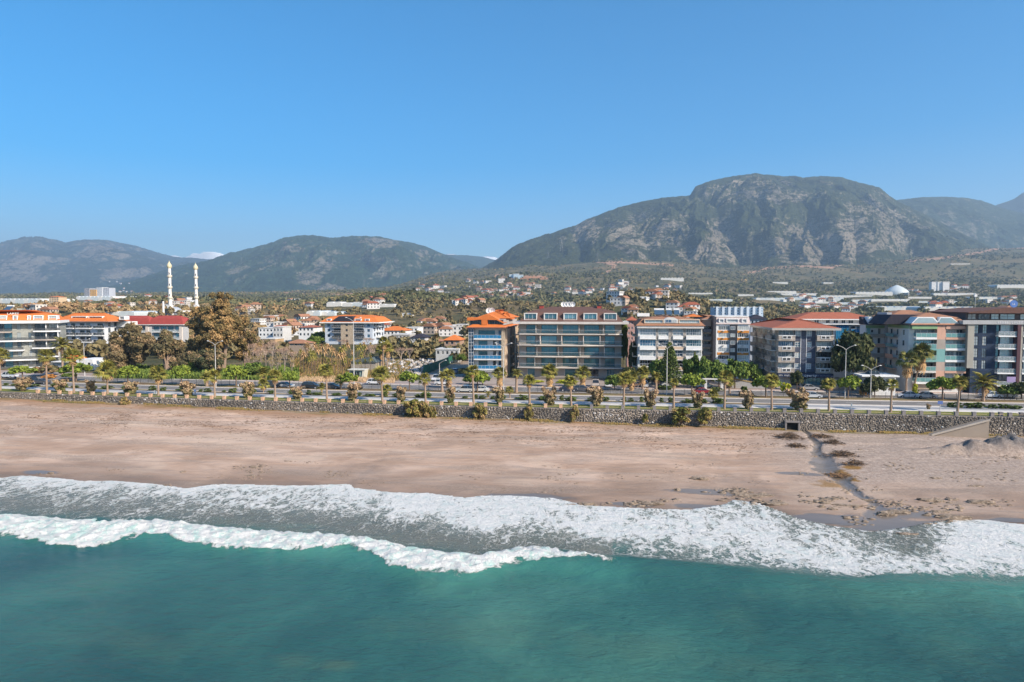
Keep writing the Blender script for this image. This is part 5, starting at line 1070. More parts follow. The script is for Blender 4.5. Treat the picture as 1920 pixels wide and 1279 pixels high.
# ---------- 4 narrow white and orange block
B = Bld('apartment_building', 'narrow white apartment block with orange bands and a black centre strip', 186, 1374, group=FS)
X, Z = B.X, B.Z; D = 15
wr = [(611, 619), (624.8, 632.3), (638.8, 646.6), (652, 660), (666.3, 674)]
for i, (a, b_) in enumerate(wr):
    B.win(1346, 1366.5, a, b_, 6, 1, M_WHITE, G_CURT if i % 2 else G_DARK, rec=.08); B.win(1382.7, 1403, a, b_, 6, 1, M_WHITE, G_DARK if i % 2 else G_CURT, rec=.08)
B.front(X(1342), X(1404.5), 0, Z(608), 0, D, M_WHITE)
orb = pt((.62, .25, .05), .7); blk = pt((.035, .037, .045), .5)
for py in (619.8, 633.4, 661): 
    for (c, d) in ((1344.8, 1367.2), (1382, 1403.8)): B.bx('orange_band', c, d, py, py+4.6, -.06, -.003, orb)
b = MB(); b.box(X(1367.6), X(1381.6), -.35, -.004, Z(680), Z(609), blk); b.build('black_strip', B.r)
for i, (a, b_) in enumerate(((612, 618.5), (625.5, 632), (639, 646), (653, 660), (667, 674))): B.winm(X(1368.5), Z(b_), X(1377.5)-X(1368.5), Z(a)-Z(b_), -.37, 3, 1, M_FRAME, G_CURT)
for i, (a, b_) in enumerate(wr):
    for px in (1355.5, 1391.5): o = B.bx('air_conditioner', px-1.6, px+1.6, b_+.8, b_+2.4, -.5, -.07, pt((.45, .45, .44), .6))
b = MB(); x0, x1 = X(1342), X(1404.5); z0, z1 = Z(607.8), Z(595); b.prism([(-.4, z0), (D, z0), (D, z1), (1.8, z1)], 'x', x0-.2, x1+.2, pt((.50, .42, .39), .7)); b.build('roof', B.r)
for (c, d) in ((1347, 1357), (1361, 1384), (1390, 1400)): B.dormer(c, d, 597.5, 605, -.1, 2.6, M_WHITE, G_CURT, 3)
B.bx('parapet', 1341, 1405, 592.8, 595, 1.6, D, M_OFF); B.bx('dark_side_wall', 1336.5, 1341.8, 594, 690, -.3, D, pt((.05, .05, .06), .6))
# ---------- 5 grey block with estate agent
B = Bld('apartment_building', 'grey apartment block with red hip roof above the estate agent shop', 175, 1510, group=FS)
X, Z = B.X, B.Z; D = 28
rr = [(617.8, 629, 637.6), (640, 649.4, 658), (660, 669.6, 678.4), (680, 690.2, 698)]
for i, (a, b_, c_) in enumerate(rr):
    B.win(1459, 1487, a, b_, (4, 8, 4, 4)[i], 1, M_FRAME, (G_CURT, G_BLUE, G_CURT, G_CURT)[i]); B.win(1530, 1559, a, b_, (7, 3, 7, 4)[i], 1, M_WHITE if i != 2 else M_DFRAME, (G_CURT, G_CURT, G_DARK, G_DARK)[i])
    B.win(1490, 1500, a+2, b_+1.5, 2, 2, M_WHITE, G_CURT, rec=.05); B.win(1512.5, 1521.5, a+2, b_+1.5, 2, 2, M_WHITE, G_CURT, rec=.05)
B.win(1460, 1482, 708, 722, 3, 1, M_FRAME, G_CURT); B.win(1485, 1500, 708, 723, 2, 1, M_DFRAME, G_DARK); B.win(1504, 1547, 708, 722, 6, 1, M_DFRAME, G_TEAL)
B.front(X(1457), X(1561.5), 0, Z(615), 0, D, C_TAN)
b = MB(); b.box(X(1488.5), X(1528.5), -.12, -.09, Z(699), Z(698), C_SLATE); 
for (c, d) in ((1488.5, 1489.7), (1500.3, 1512.2), (1521.8, 1528.5)): b.box(X(c), X(d), -.12, -.004, Z(699), Z(616), C_SLATE)
for (a, b_, c_) in rr:
    for (c, d) in ((1489.7, 1500.3), (1512.2, 1521.8)): b.box(X(c), X(d), -.12, -.004, Z(c_+2.0 if c_ < 690 else 699), Z(b_+1.7), C_SLATE)
b.build('slate_facing', B.r)
for px in (1500.8, 1511.3): B.bx('white_strip', px-.4, px+.4, 616, 699, -.2, -.125, M_WHITE)
for (a, b_, c_) in rr:
    for (c, d) in ((1457, 1488), (1528.8, 1560)):
        o = B.balcony(c, d, c_-.6, 1.25, M_OFF, .2, 'solid', C_TAN, Z(b_+.3)-Z(c_-.6)); t = MB(); x0, x1 = X(c), X(d); zt = Z(b_+.3); t.box(x0-.05, x1+.05, -1.35, -1.1, zt+.002, zt+.12, M_WHITE); xm = (x0+x1)/2; t.box(xm-1.05, xm+1.05, -1.34, -1.27, zt-.75, zt-.02, M_WHITE); t.build('coping', o)
        w_ = MB(); [w_.box(xm+sx*.5-.4, xm+sx*.5+.4, -1.36, -1.345, zt-.65, zt-.12, M_DARK) for sx in (-1, 1)]; w_.build('planter_niche', o)
B.bx('sign_board', 1457, 1560, 699.3, 706.6, -1.45, -.004, pt((.022, .035, .075), .5)); text_part(B.r, 'Property', X(1513), -1.48, Z(705.2), .95, M_WHITE, 'sign_lettering', 1.0, 1.15)
marks(B.r, 9, X(1470), -1.46, Z(704.6), .5, M_WHITE); marks(B.r, 14, X(1540), -1.46, Z(704.6), .42, pt((.25, .3, .4), .5))
B.hip(X(1457)-1.6, X(1561.5)+1.2, -1.7, D+1.2, Z(615)+.02, Z(597)-Z(613), T_RED, 9, 'roof', pt((.42, .39, .35), .7), .55)
zs = [Z(q) for q in (629, 649.4, 669.6, 690)]
B.side_wins('L', X(1457), 1, D-1, 5, zs, 2.6, 1.6, M_OFF, G_CURT, 3)
for z in zs:
    for yy in (1.2, 10, 19): b = MB(); b.box(X(1457)-1.2, X(1457)-.005, yy, yy+6.2, z-1.3, z-1.1, M_OFF); o = b.build('balcony', B.r); r = MB(); r.box(X(1457)-1.2, X(1457)-1.1, yy, yy+6.2, z-1.1, z-.15, C_TAN); r.build('railing', o)
# ---------- 6 red roofed block behind with blue glazing
B = Bld('apartment_building', 'red roofed apartment block with a tall blue glazed bay, partly behind others', 203, 1560, group=FS); X, Z = B.X, B.Z; D = 14
for py in (612, 628, 644, 660, 676):
    B.win(1594, 1602, py, py+9, 2, 1, M_DFRAME, G_DARK); B.win(1606, 1618, py, py+9, 2, 1, M_DFRAME, G_BLUE)
B.front(X(1556), X(1622), 0, Z(607), 0, D, M_OFF)
b = MB(); b.box(X(1566), X(1589), -.5, -.004, Z(690), Z(610), R_BLUE); o = b.build('glazed_bay', B.r); g = MB()
for k in range(7): x = X(1566)+(X(1589)-X(1566))*k/6; g.box(x-.03, x+.03, -.56, -.503, Z(690), Z(610), pt((.1, .35, .5), .4))
for k in range(14): z = Z(690)+(Z(610)-Z(690))*k/13; g.box(X(1566), X(1589), -.55, -.504, z-.03, z+.03, pt((.1, .35, .5), .4))
g.build('mullions', o)
for py, r_ in ((623, R_BLUE), (639, R_BLUE), (655, R_GREEN), (671, R_GREEN)): B.balcony(1592, 1621, py, 1.3, cream, .25, 'glass', r_)
b = MB(); b.box(X(1500), X(1640), .5, D, Z(608), Z(597.5), M_OFF); b.build('attic_wall', B.r)
for (c, d) in ((1526, 1535), (1548, 1556), (1562, 1571), (1577, 1585), (1590, 1600)): B.winm(X(c), Z(606.5), X(d)-X(c), Z(600)-Z(606.5), .45, 2, 1, M_WHITE, G_DARK)
B.bx('eaves', 1520, 1622, 606.8, 608.5, -1.3, .49, M_WHITE); B.hip(X(1488), X(1645), -.6, D+1, Z(598), Z(590)-Z(598)+.6, T_RED, 6, 'roof', M_WHITE, .3)
# ---------- 7 pastel block
B = Bld('apartment_building', 'pastel apartment block with green and peach panels and white glass dormers', 171, 1750, group=FS)
X, Z = B.X, B.Z; D = 12; green = pt((.24, .38, .20), .75); peach = pt((.60, .36, .26), .75); teal = pt((.20, .40, .38), .75); pale = pt((.66, .66, .62), .75)
rb_ = [(617.5, 631.5), (638, 651.8), (658.5, 673.2), (680, 693.6), (700, 714.5)]
for i, (a, b_) in enumerate(rb_):
    B.win(1713, 1750.5, a, b_, (3, 7, 3, 4, 6)[i], 1, M_FRAME, (G_CURT, G_TEAL, G_DARK, G_DARK, G_DARK)[i]); B.win(1768, 1789, a, b_, 3, 1, M_FRAME, (G_CURT, G_SKY, G_CURT, G_CURT, G_CURT)[i]); B.win(1792, 1804, a, b_, 2, 1, M_FRAME, (G_DARK, G_SKY, G_CURT, G_DARK, G_DARK)[i])
B.front(X(1703), X(1807), 0, Z(609), 0, D, pale)
B.bx('green_band', 1704, 1751, 609.5, 616.6, -1.4, -.004, green)
for a, b_, m_ in ((609.5, 635.8, peach), (635.8, 654, taupe), (654, 677.6, teal), (677.6, 694, pt((.46, .36, .30), .75)), (694, 717, peach)): B.bx('coloured_pier', 1751, 1767, a, b_, -1.3, -.004, m_)
B.bx('peach_band', 1767, 1807, 609.5, 616.6, -1.4, -.004, peach)
for i, py in enumerate((631.8, 652, 673.6, 694, 715)):
    B.balcony(1712, 1750.8, py+.4, 1.35, (M_WHITE, teal, teal, M_OFF, M_WHITE)[i], .5, 'glass', R_GREEN)
    if i < 4: B.balcony(1767.3, 1806.5, py+.4, 1.35, (peach, M_WHITE, M_WHITE, peach)[i], .5, 'glass', R_GREEN)
B.bx('stone_base', 1712, 1751, 719, 729, -.6, -.005, C_BEIGE); B.bx('stone_base', 1751, 1790, 717, 729, -.3, -.005, peach)
zs = [Z(q) for q in (630, 650, 671, 692)]
B.side_wins('L', X(1703), .8, D-.8, 3, zs, 1.3, 1.4, M_WHITE, G_DARK, 1)
for i, z in enumerate(zs): b = MB(); b.box(X(1703)-1.1, X(1703)-.005, 6.0, 10.4, z-.75, z-.5, peach if i > 1 else taupe); o = b.build('balcony', B.r); r = MB(); r.box(X(1703)-1.1, X(1703)-1.03, 6, 10.4, z-.5, z+.3, R_GREEN if i != 2 else peach); r.build('railing', o)
b = MB(); b.box(X(1703)-.05, X(1703)-.003, 0, D, Z(616.6), Z(609.5), green); b.build('green_band', B.r)
def arc_dormer(B, px0, px1, py0, py1, y):
    b = MB(); x0, x1, z0, z1 = B.X(px0), B.X(px1), B.Z(py1), B.Z(py0); r_ = (x1-x0)/2; pts = [(x1, z0), (x1, z1-r_*.8)]+[((x0+x1)/2+r_*math.cos(a), z1-r_*.8+r_*.8*math.sin(a)) for a in np.linspace(.4, PI-.4, 6)]+[(x0, z1-r_*.8), (x0, z0)]; b.prism(pts, 'y', y, y+3, M_WHITE); b.build('dormer', B.r)
b = MB(); b.prism([(X(1664), Z(608.8)), (X(1750), Z(608.8)), (X(1744), Z(591)), (X(1680), Z(591))], 'y', 3.0, D+.5, T_DK); b.build('dark_roof', B.r)
B.mansard(X(1701), X(1809), -1.5, D+1, Z(608.8), Z(595)-Z(608.8), 1.6, Z(588.5)-Z(595)+.2, 4.2, T_MUD, T_DK, .18, .1)
for (c, d, e, f) in ((1703, 1756, 1714, 1744), (1751, 1793, 1756, 1777)):
    b = MB(); t = .5; q = [(X(c), Z(606.8)), (X(d), Z(606.8)), (X(f), Z(594.5)), (X(e), Z(594.5))]; b.prism(q, 'y', -1.2, 2.5, M_WHITE); o = b.build('dormer', B.r)
    g = MB(); cx, cz = sum(a[0] for a in q)/4, sum(a[1] for a in q)/4; q2 = [(cx+(a[0]-cx)*.86, cz+(a[1]-cz)*.74) for a in q]; g.prism(q2, 'y', -1.26, -1.203, G_SKY); g.build('pane', o)
B = Bld('apartment_building', 'pale left wing of the pastel block with a grey stair shaft and small arched dormers', 184, 1655, group=FS); X, Z = B.X, B.Z
for i, py in enumerate((616, 634, 652, 670, 686)):
    B.win(1632, 1637, py+2, py+8, 1, 1, M_WHITE, G_DARK); B.win(1645, 1650, py, py+10, 1, 1, M_DFRAME, G_DARK); B.win(1669, 1673, py, py+6, 1, 1, M_WHITE, G_DARK); B.win(1680, 1688, py, py+9, 2, 1, M_FRAME, G_CURT if i % 2 else G_DARK)
B.front(X(1622), X(1704), 0, Z(609), 0, 4, pt((.64, .64, .62), .75))
B.bx('green_band', 1622, 1657, 610, 615.5, -.08, -.004, green); B.bx('green_band', 1668, 1702, 610, 615.5, -.08, -.004, green); B.bx('teal_panel', 1624, 1630, 615.5, 640, -.3, -.004, teal)
for py in (630, 648, 666, 684): B.balcony(1630, 1657, py, .9, taupe, .3, 'solid', peach if py in (648, 684) else taupe, .5)
for i, py in enumerate((630, 648, 666, 684)): B.balcony(1668, 1686, py, .9, cream, .25, 'glass' if i != 2 else 'solid', R_GREEN if i != 2 else peach, .8)
b = MB(); b.box(X(1657.5), X(1666.5), -1.1, 5, 0, Z(586), pt((.42, .43, .45), .75)); b.build('stair_shaft', B.r)
b = MB(); x0 = X(1620); b.prism([(-.5, Z(608.8)), (4, Z(608.8)), (4, Z(594)), (3, Z(594))], 'x', X(1620), X(1657), T_DK); b.prism([(-.5, Z(608.8)), (4, Z(608.8)), (4, Z(594)), (3, Z(594))], 'x', X(1667), X(1703), T_DK); b.build('roof', B.r)
for (c, d) in ((1626, 1633.5), (1643, 1651), (1671, 1678.5), (1690, 1697)): arc_dormer(B, c, d, 594, 607.5, -.3)
B.hip(X(1690), X(1790), 8, 20, Z(594), 1.6, T_MUD, 5, 'ridge_roof')
# ---------- 8 dark blue modern block
B = Bld('apartment_building', 'dark navy modern apartment block inside a beige frame at the right edge', 170, 1865, group=FS); X, Z = B.X, B.Z; D = 20
beige = pt((.36, .34, .29), .7); brown = pt((.085, .04, .05), .7); rown = [(609.5, 625.5), (630.5, 648), (653.6, 670.5), (675.4, 692)]
for (a, b_) in rown:
    for (c, d) in ((1824.5, 1833.6), (1841, 1849)): B.win(c, d, a, b_, 2, 3, M_DFRAME, G_CURT if a > 626 else G_SKY, rec=.1)
    B.win(1866.5, 1873, a, b_, 1, 2, M_DFRAME, G_TEAL); B.win(1874.5, 1898, a, b_, 2, 2, M_FRAME, G_SKY, rec=.1); B.win(1911, 1917, a, b_, 1, 2, M_DFRAME, G_DARK); B.win(1919, 1945, a, b_, 2, 2, M_FRAME, G_SKY, rec=.1); B.win(1990, 2030, a, b_, 2, 1, M_FRAME, G_SKY)
B.win(1874.5, 1898, 698.8, 714, 4, 1, M_DFRAME, G_DARK); B.win(1919, 1945, 698.8, 714, 4, 1, M_DFRAME, G_DARK)
B.front(X(1820), X(2050), 0, Z(608), 0, D, C_NAVY)
B.bx('beige_column', 1808, 1820, 608, 690, -1.3, 2, beige); B.bx('top_beam', 1797, 2060, 600.8, 608, -1.6, 1.2, pt((.40, .40, .40), .7))
B.bx('brown_pier', 1899.5, 1906, 608, 727, -1.5, -.004, brown); B.bx('beige_pier', 1906.5, 1911, 608, 727, -1.2, -.004, beige); B.bx('brown_pier', 1948, 1954, 608, 727, -1.5, -.004, brown)
for py in (628.8, 652, 675.2, 697.9, 721):
    B.balcony(1865.5, 1899.2, py, 1.3, M_WHITE, .3, 'glass', R_CLEAR, .9); B.balcony(1911.3, 1947, py, 1.3, M_WHITE, .3, 'glass', R_CLEAR, .9)
marks(B.r, 16, X(1896), -1.61, Z(606.6), .72, pt((.6, .6, .6), .5), 1.1)
b = MB(); b.box(X(1815), X(2040), 1.5, D-1, Z(600.5), Z(587.5), pt((.10, .08, .08), .7)); b.build('penthouse_wall', B.r)
for (c, d, g) in ((1818, 1834, G_DARK), (1838, 1860, G_DARK), (1862, 1877, G_SKY), (1879, 1907, G_SKY), (1917, 1945, G_SKY)): B.winm(X(c), Z(599.5), X(d)-X(c), Z(588.8)-Z(599.5), 1.44, 2, 2, M_DFRAME, g)
b = MB(); b.prism([(X(1812), Z(587.4)), (X(2045), Z(587.4)), (X(2045), Z(584.5)), (X(1960), Z(576.5)), (X(1880), Z(577.5)), (X(1812), Z(585.5))], 'y', -.3, D, T_BRN); b.build('roof', B.r)
o = empty('round_sign', (PYp(1900.5, 578, 175)[0], 175, ST+Z(578)), 'round blue sign standing on the roof of the navy block', 'sign'); b = MB(); b.prism([(math.cos(a)*.85, math.sin(a)*.85+1.0) for a in np.linspace(0, 2*PI, 20)[:-1]], 'y', -.1, .1, pt((.10, .20, .48), .5)); b.build('disc', o); marks(o, 2, 0, -.11, .78, .55, M_WHITE); b = MB(); b.tube([(0, .05, -1), (0, .05, .3)], .06, M_FRAME, 6); b.build('post', o)
p = PYp(1896, 717, 166); o = empty('hanging_sign', (p[0], 166, p[2]), 'lilac advertising board in front of the brown pier of the navy block', 'sign'); b = MB(); b.box(-.9, .9, 0, .1, 0, 1.25, pt((.36, .28, .48), .5)); b.build('board', o); b = MB(); b.tube([(0, .15, -(p[2]-ST)), (0, .15, .2)], .05, M_FRAME, 6); b.build('post', o)
# dark annex between pastel and navy blocks
B = Bld('apartment_building', 'purple grey penthouse block showing between the pastel and navy blocks', 196, 1806, group=FS); X, Z = B.X, B.Z
for py in (592,): B.win(1797, 1809, py, py+9, 2, 1, M_DFRAME, G_DARK)
B.front(X(1790), X(1816), 0, Z(588.5), 0, 12, pt((.14, .09, .12), .7)); B.bx('eaves', 1786, 1818, 586.5, 588.5, -1.5, 12.5, M_OFF); B.hip(X(1784), X(1819), -1.2, 12.8, Z(586.5)+.02, 1.0, T_BRN, 4)
# ---------- 9 grey stone block, far left
B = Bld('apartment_building', 'grey stone apartment block with curved white balcony bands at the far left', 200, 60, group='orange roofed apartment blocks at the left', rz=rad(28)); X, Z = B.X, B.Z; D = 9
rws = [(607, 618), (623.5, 635.5), (640.5, 651.5), (657, 668), (675, 686)]
for (a, b_) in rws:
    B.win(33, 40.8, a, b_, 2, 1, M_DFRAME, G_CURT); B.win(54, 60, a, b_, 2, 1, M_DFRAME, G_CURT); B.win(-28, 8, a-1, b_+2, 4, 1, M_DFRAME, G_DARK); B.win(9, 24.5, a-1, b_+2, 2, 1, M_DFRAME, G_TEAL); B.win(66.5, 87, a, b_+1.5, 4, 1, M_DFRAME, G_DARK); B.win(92, 110, a, b_+1.5, 3, 1, M_DFRAME, G_DARK); B.win(-60, -36, a, b_, 3, 1, M_DFRAME, G_DARK)
B.front(X(-64), X(112), 0, Z(604), 0, D, C_GREY)
def band(B, px0, px1, py, depth=1.6, bow=.9, th=.42, rail=True, mat=M_WHITE):
    x0, x1, z = B.X(px0), B.X(px1), B.Z(py); n = 10; q = [(x0+(x1-x0)*k/n, -depth-bow*math.sin(PI*k/n)) for k in range(n+1)]
    b = MB(); b.prism(q+[(x1, -.004), (x0, -.004)], 'z', z-th, z, mat); o = b.build('balcony', B.r)
    if rail:
        r = MB()
        for k in range(n): (a, c), (d, e) = q[k], q[k+1]; r.poly([(a, c+.15, z), (d, e+.15, z), (d, e+.15, z+.95), (a, c+.15, z+.95)], R_DK)
        r.build('railing', o)
R_DK = railglass('rail_smoked', (.05, .055, .06), .7)
for (a, b_, py, m_) in ((-64, 25, 621, taupe), (66, 116, 620, M_WHITE), (-64, 67, 637.5, M_WHITE), (67, 112, 636, taupe), (-64, 47, 655, M_WHITE), (63, 118, 651.5, M_WHITE), (-64, 80, 672.6, M_WHITE), (80, 112, 667.5, M_WHITE), (-64, 36, 690.5, M_WHITE), (54, 80, 687, M_WHITE)): band(B, a, b_, py, mat=m_, bow=.7)
b = MB(); b.box(X(-66), X(117.5), -2.4, D+1, Z(606), Z(601.2), M_WHITE); b.build('eaves', B.r)
for px in (89, 111): B.bx('white_column', px, px+1.7, 606, 668, -1.4, -1.1, M_WHITE)
B.mansard(X(-62), X(112), -.6, D, Z(601.1), Z(590)-Z(601.1), 1.5, Z(581.5)-Z(590), 7, T_OR)
for (c, d) in ((-30, 16), (27, 36), (54, 60.5), (65, 84), (93, 110)): B.dormer(c, d, 591.5, 600, -.4, 3, M_WHITE, G_CURT, 3)
b = MB(); b.box(X(23), X(33), 6, 9, Z(590), Z(578.5), pt((.30, .34, .30), .7)); b.build('chimney', B.r); text_part(B.r, 'LARES', X(28.5), -.75, Z(589.5), .85, M_WHITE, 'sign_lettering', 1.4); heater(PYp(17, 582, 206)[0], 206, ST+Z(583), 'solar water heater on the far left orange roof', 2.4)
# ---------- 10 white block with orange roof
B = Bld('apartment_building', 'white apartment block with grey balconies, orange roof and two skylights at the left', 250, 175, group='orange roofed apartment blocks at the left'); X, Z = B.X, B.Z; D = 9
for (a, b_) in ((606.5, 613.5), (619.5, 626), (632, 638.8), (645, 651.8), (657.5, 665)):
    B.win(135, 142.6, a, b_, 1, 1, M_DFRAME, G_DARK); B.win(151, 160, a, b_, 1, 1, M_DFRAME, G_DARK); B.win(163, 171, a, b_, 2, 1, M_DFRAME, G_DARK); B.win(184, 195, a, b_, 2, 1, M_DFRAME, G_DARK); B.win(112, 128, a, b_, 2, 1, M_DFRAME, G_DARK)
B.front(X(104), X(197), 0, Z(602), 0, D, pt((.62, .64, .67), .75))
for py in (615, 628.2, 640.8, 653.7, 667):
    for (c, d) in ((129.5, 142.8), (147.2, 173.4), (180, 196.8), (108, 129)): B.balcony(c, d, py, 1.3, M_WHITE, .35, 'glass', R_DK, .95)
B.side_wins('R', X(197), 1, D-1, 2, [Z(q) for q in (612, 624, 650)], 1.2, 1.9, M_DFRAME, G_DARK, 1)
b = MB(); b.box(X(197)+.01, X(197)+5, 7, D+4, Z(614), Z(603.8), M_WHITE); b.build('oriel', B.r)
B.hip(X(100), X(197)+3, -1.5, D+2, Z(602.2), Z(586.8)-Z(602.2), T_OR, 6.5, 'roof', pt((.35, .2, .15), .7), .3)
for (c, d) in ((133, 161), (165, 191)): B.dormer(c, d, 593, 599.5, .8, 3, M_WHITE, G_DARK, 4)
B.dormer(212, 222, 593, 599.8, 4.0, 3, M_WHITE, G_DARK, 1)
# small white house
B = Bld('house', 'small white two storey house in front of the orange roofed apartments', 196, 160, cat='house'); X, Z = B.X, B.Z
B.win(163.5, 168.5, 680, 687, 3, 1, M_DFRAME, G_DARK); B.win(164.5, 170, 693, 700, 1, 1, M_DFRAME, G_DARK)
B.front(X(142), X(173), 0, Z(674), 0, 8, M_WHITE); B.front(X(95), X(142), 0, Z(680), 1.5, 7, pt((.35, .36, .38), .75), 'side_wing'); B.bx('flat_roof', 92, 143, 679, 680.4, .6, 9, M_WHITE); B.hip(X(100), X(135), 3, 8, Z(679), 2.0, T_OR, 2, 'roof')
# ---------- 11 two red roofed blocks behind the eucalyptus
for (a, b_, Y_, lab) in ((224, 283, 268, 'red roofed apartment block just right of the white one, behind trees'), (284, 346, 258, 'crimson roofed apartment block with a cream corner column behind the eucalyptus')):
    B = Bld('apartment_building', lab, Y_, (a+b_)/2, group='orange roofed apartment blocks at the left'); X, Z = B.X, B.Z
    for py in (612, 625, 638, 651, 664):
        for k in range(4): c = a+4+k*(b_-a-8)/4; B.win(c+1, c+(b_-a)/4-4, py, py+8, 2, 1, M_DFRAME, G_TEAL)
    B.front(X(a+2), X(b_-2), 0, Z(608), 0, 4, pt((.40, .40, .40), .75)); B.bx('corner_column', b_-7, b_-2, 608, 680, -.8, -.01, cream)
    for py in (622, 635, 648, 661): B.balcony(a+4, b_-8, py, 1.0, M_WHITE, .3, 'glass', R_CLEAR, .8)
    B.mansard(X(a-2), X(b_+2), -1.2, 5.2, Z(608), Z(597)-Z(608), 1.1, Z(592)-Z(597), 1.9, T_CRIM, M_OFF, .3, .1)
    for c in ((a+8, a+18), (a+24, a+34), (b_-24, b_-14)): B.dormer(c[0], c[1], 600, 606, -.2, 2.4, M_WHITE, G_DARK, 2)
# ---------- 12 isolated white and beige block
zg = float(ground_z(*at_d(655, 345)))
B = Bld('apartment_building', 'white apartment block with beige stair tower and orange roof standing alone', 318, 655, z0=zg); X, Z = B.X, B.Z; D = 18; wb_ = pt((.55, .60, .66), .75)
for (a, b_) in ((607, 612.6), (617, 622.4), (627, 632.6)):
    B.win(614, 620, a, b_, 1, 1, M_FRAME, G_BLUE); B.win(688.8, 694, a, b_, 1, 1, M_FRAME, G_BLUE); B.win(626, 640, a, b_, 3, 1, M_DFRAME, G_DARK); B.win(667, 683, a, b_, 3, 1, M_DFRAME, G_DARK)
B.front(X(610), X(699), 0, Z(604), 0, D, wb_)
for py in (613.4, 623.2, 633.4): B.balcony(624, 640.6, py, 1.2, M_GREY, .25, 'glass', R_DK, .9); B.balcony(666, 684, py, 1.2, M_GREY, .25, 'glass', R_DK, .9)
for py in (607, 617, 627, 637): B.win(649.8, 654, py, py+4.4, 1, 1, M_DFRAME, G_DARK, y=-1.0)
B.front(X(641), X(664), 0, Z(599), -1.0, 6, C_BEIGE, 'stair_tower'); B.mansard(X(603), X(713), -1.6, D+1.6, Z(604), Z(594.5)-Z(604), 3.2, Z(591)-Z(594.5), 5, T_OR, M_WHITE, .5, .2)
b = MB(); b.prism([(X(622), Z(603.8)), (X(664), Z(603.8)), (X(664), Z(593)), (X(638), Z(593))], 'y', -1.3, 4, T_DK); b.build('dark_roof_panel', B.r)
for (c, d) in ((615, 623), (667, 679), (686, 694)): B.dormer(c, d, 597.8, 602.8, -1.0, 3, M_WHITE, G_BLUE, 2)
B.side_wins('R', X(699), 1, D-1, 4, [Z(q) for q in (611, 621, 631)], 1.4, 1.5, M_DFRAME, G_DARK, 1)
for z in [Z(q) for q in (613, 623, 633)]: b = MB(); b.box(X(699)+.01, X(699)+1.5, 5, 10, z-.2, z+.7, M_WHITE); b.build('balcony', B.r)
# ---------- generic mid-distance blocks
def block(name, label, cat, px0, px1, py0, py1, d, dep, wallm, roof=None, rh=1.5, nx=5, nz=3, gm=None, grp=None, over=.6, balc=False):
    """front face given by its picture columns and rows and its distance"""
    pc_ = (px0+px1)/2; x, y = at_d(pc_, d); Y_ = float(y); B = Bld(name, label, Y_, pc_, z0=0, cat=cat, group=grp, pyc=(py0+py1)/2)
    gz = min(float(ground_z(x, y)), PYp(pc_, py1, Y_)[2]); B.r.location.z = gz; B.z0 = gz
    X, Z = B.X, B.Z; H = Z(py0); x0, x1 = X(px0), X(px1); zb_ = max(0.0, Z(py1)); fh = (H-zb_)/nz
    for j in range(nz):
        for i in range(nx):
            cx = x0+(x1-x0)*(i+.5)/nx; w_ = (x1-x0)/nx*.52; z = zb_+fh*j+fh*.3
            B.op.append((cx-w_/2, cx+w_/2, z, z+fh*.5, 0)); B.winm(cx-w_/2, z, w_, fh*.5, .15, 1 if w_ < 1.2 else 2, 1, M_FRAME, gm or G_DARK)
        if balc and j: b = MB(); b.box(x0+.3, x1-.3, -1.1, -.01, zb_+fh*j-.15, zb_+fh*j+.75, M_WHITE); b.build('balcony', B.r)
    B.front(x0, x1, min(0, zb_)-.5, H, 0, dep, wallm, rec=.15)
    if roof: B.hip(x0-over, x1+over, -over, dep+over, H+.02, rh, roof, None, 'roof')
    else: b = MB(); b.box(x0-.2, x1+.2, -.2, dep+.2, H+.01, H+.35, M_OFF); b.build('parapet', B.r)
    return B
GM = 'low houses and blocks between the trees behind the seafront'
block('house', 'long white house with an orange tiled roof right of the lone apartment block', 'house', 711, 760, 620, 640, 360, 12, M_WHITE, T_OR, 2.2, 7, 2, grp=GM)
block('house', 'white flat topped house right behind the long orange roofed one', 'house', 762, 783, 615, 630, 385, 12, M_WHITE, None, 0, 3, 2, grp=GM)
block('house', 'grey and white house with a dark lean-to roof above the yard', 'house', 770, 797, 633, 651, 300, 10, pt((.50, .50, .49), .8), T_DK, 1.6, 4, 2, grp=GM)
block('house', 'unfinished grey house with terraces left of the dark roofed one', 'house', 734, 768, 628, 648, 320, 10, pt((.42, .40, .37), .9), None, 0, 5, 2, grp=GM)
block('house', 'tan house with a hipped orange roof left of the blue glass corner', 'house', 833, 862, 638, 660, 275, 9, pt((.38, .25, .17), .85), T_OR, 2.0, 3, 2, grp=GM)
block('house', 'small orange plastered house between trees above the yard', 'house', 800, 828, 640, 650, 300, 8, pt((.52, .31, .17), .85), T_MUD, 1.2, 4, 1, grp=GM)
block('house', 'long low white house with a white flat roof above the green hoarding', 'house', 817, 860, 656, 668, 245, 9, pt((.52, .52, .50), .8), None, 0, 5, 1, grp=GM)
block('apartment_building', 'small white five storey block on the wooded rise right of the lone block', 'apartment building', 754, 771, 588, 606, 620, 12, M_WHITE, None, 0, 3, 5, grp=GM, balc=True)
block('house', 'white house cluster, left part, right of the tall eucalyptus', 'house', 485, 512, 616, 632, 360, 12, M_WHITE, None, 0, 4, 2, grp=GM)
block('house', 'white house cluster, middle part with a roof terrace, right of the tall eucalyptus', 'house', 512, 530, 614, 634, 350, 10, pt((.58, .57, .55), .8), None, 0, 3, 2, grp=GM)
block('house', 'white two storey house with a pink roof room left of the lone block', 'house', 560, 588, 614, 632, 345, 11, M_WHITE, T_RED, 1.0, 4, 2, grp=GM)
block('house', 'ochre house below the white cluster at the eucalyptus', 'house', 492, 516, 636, 648, 290, 8, pt((.46, .30, .16), .85), None, 0, 3, 1, grp=GM)
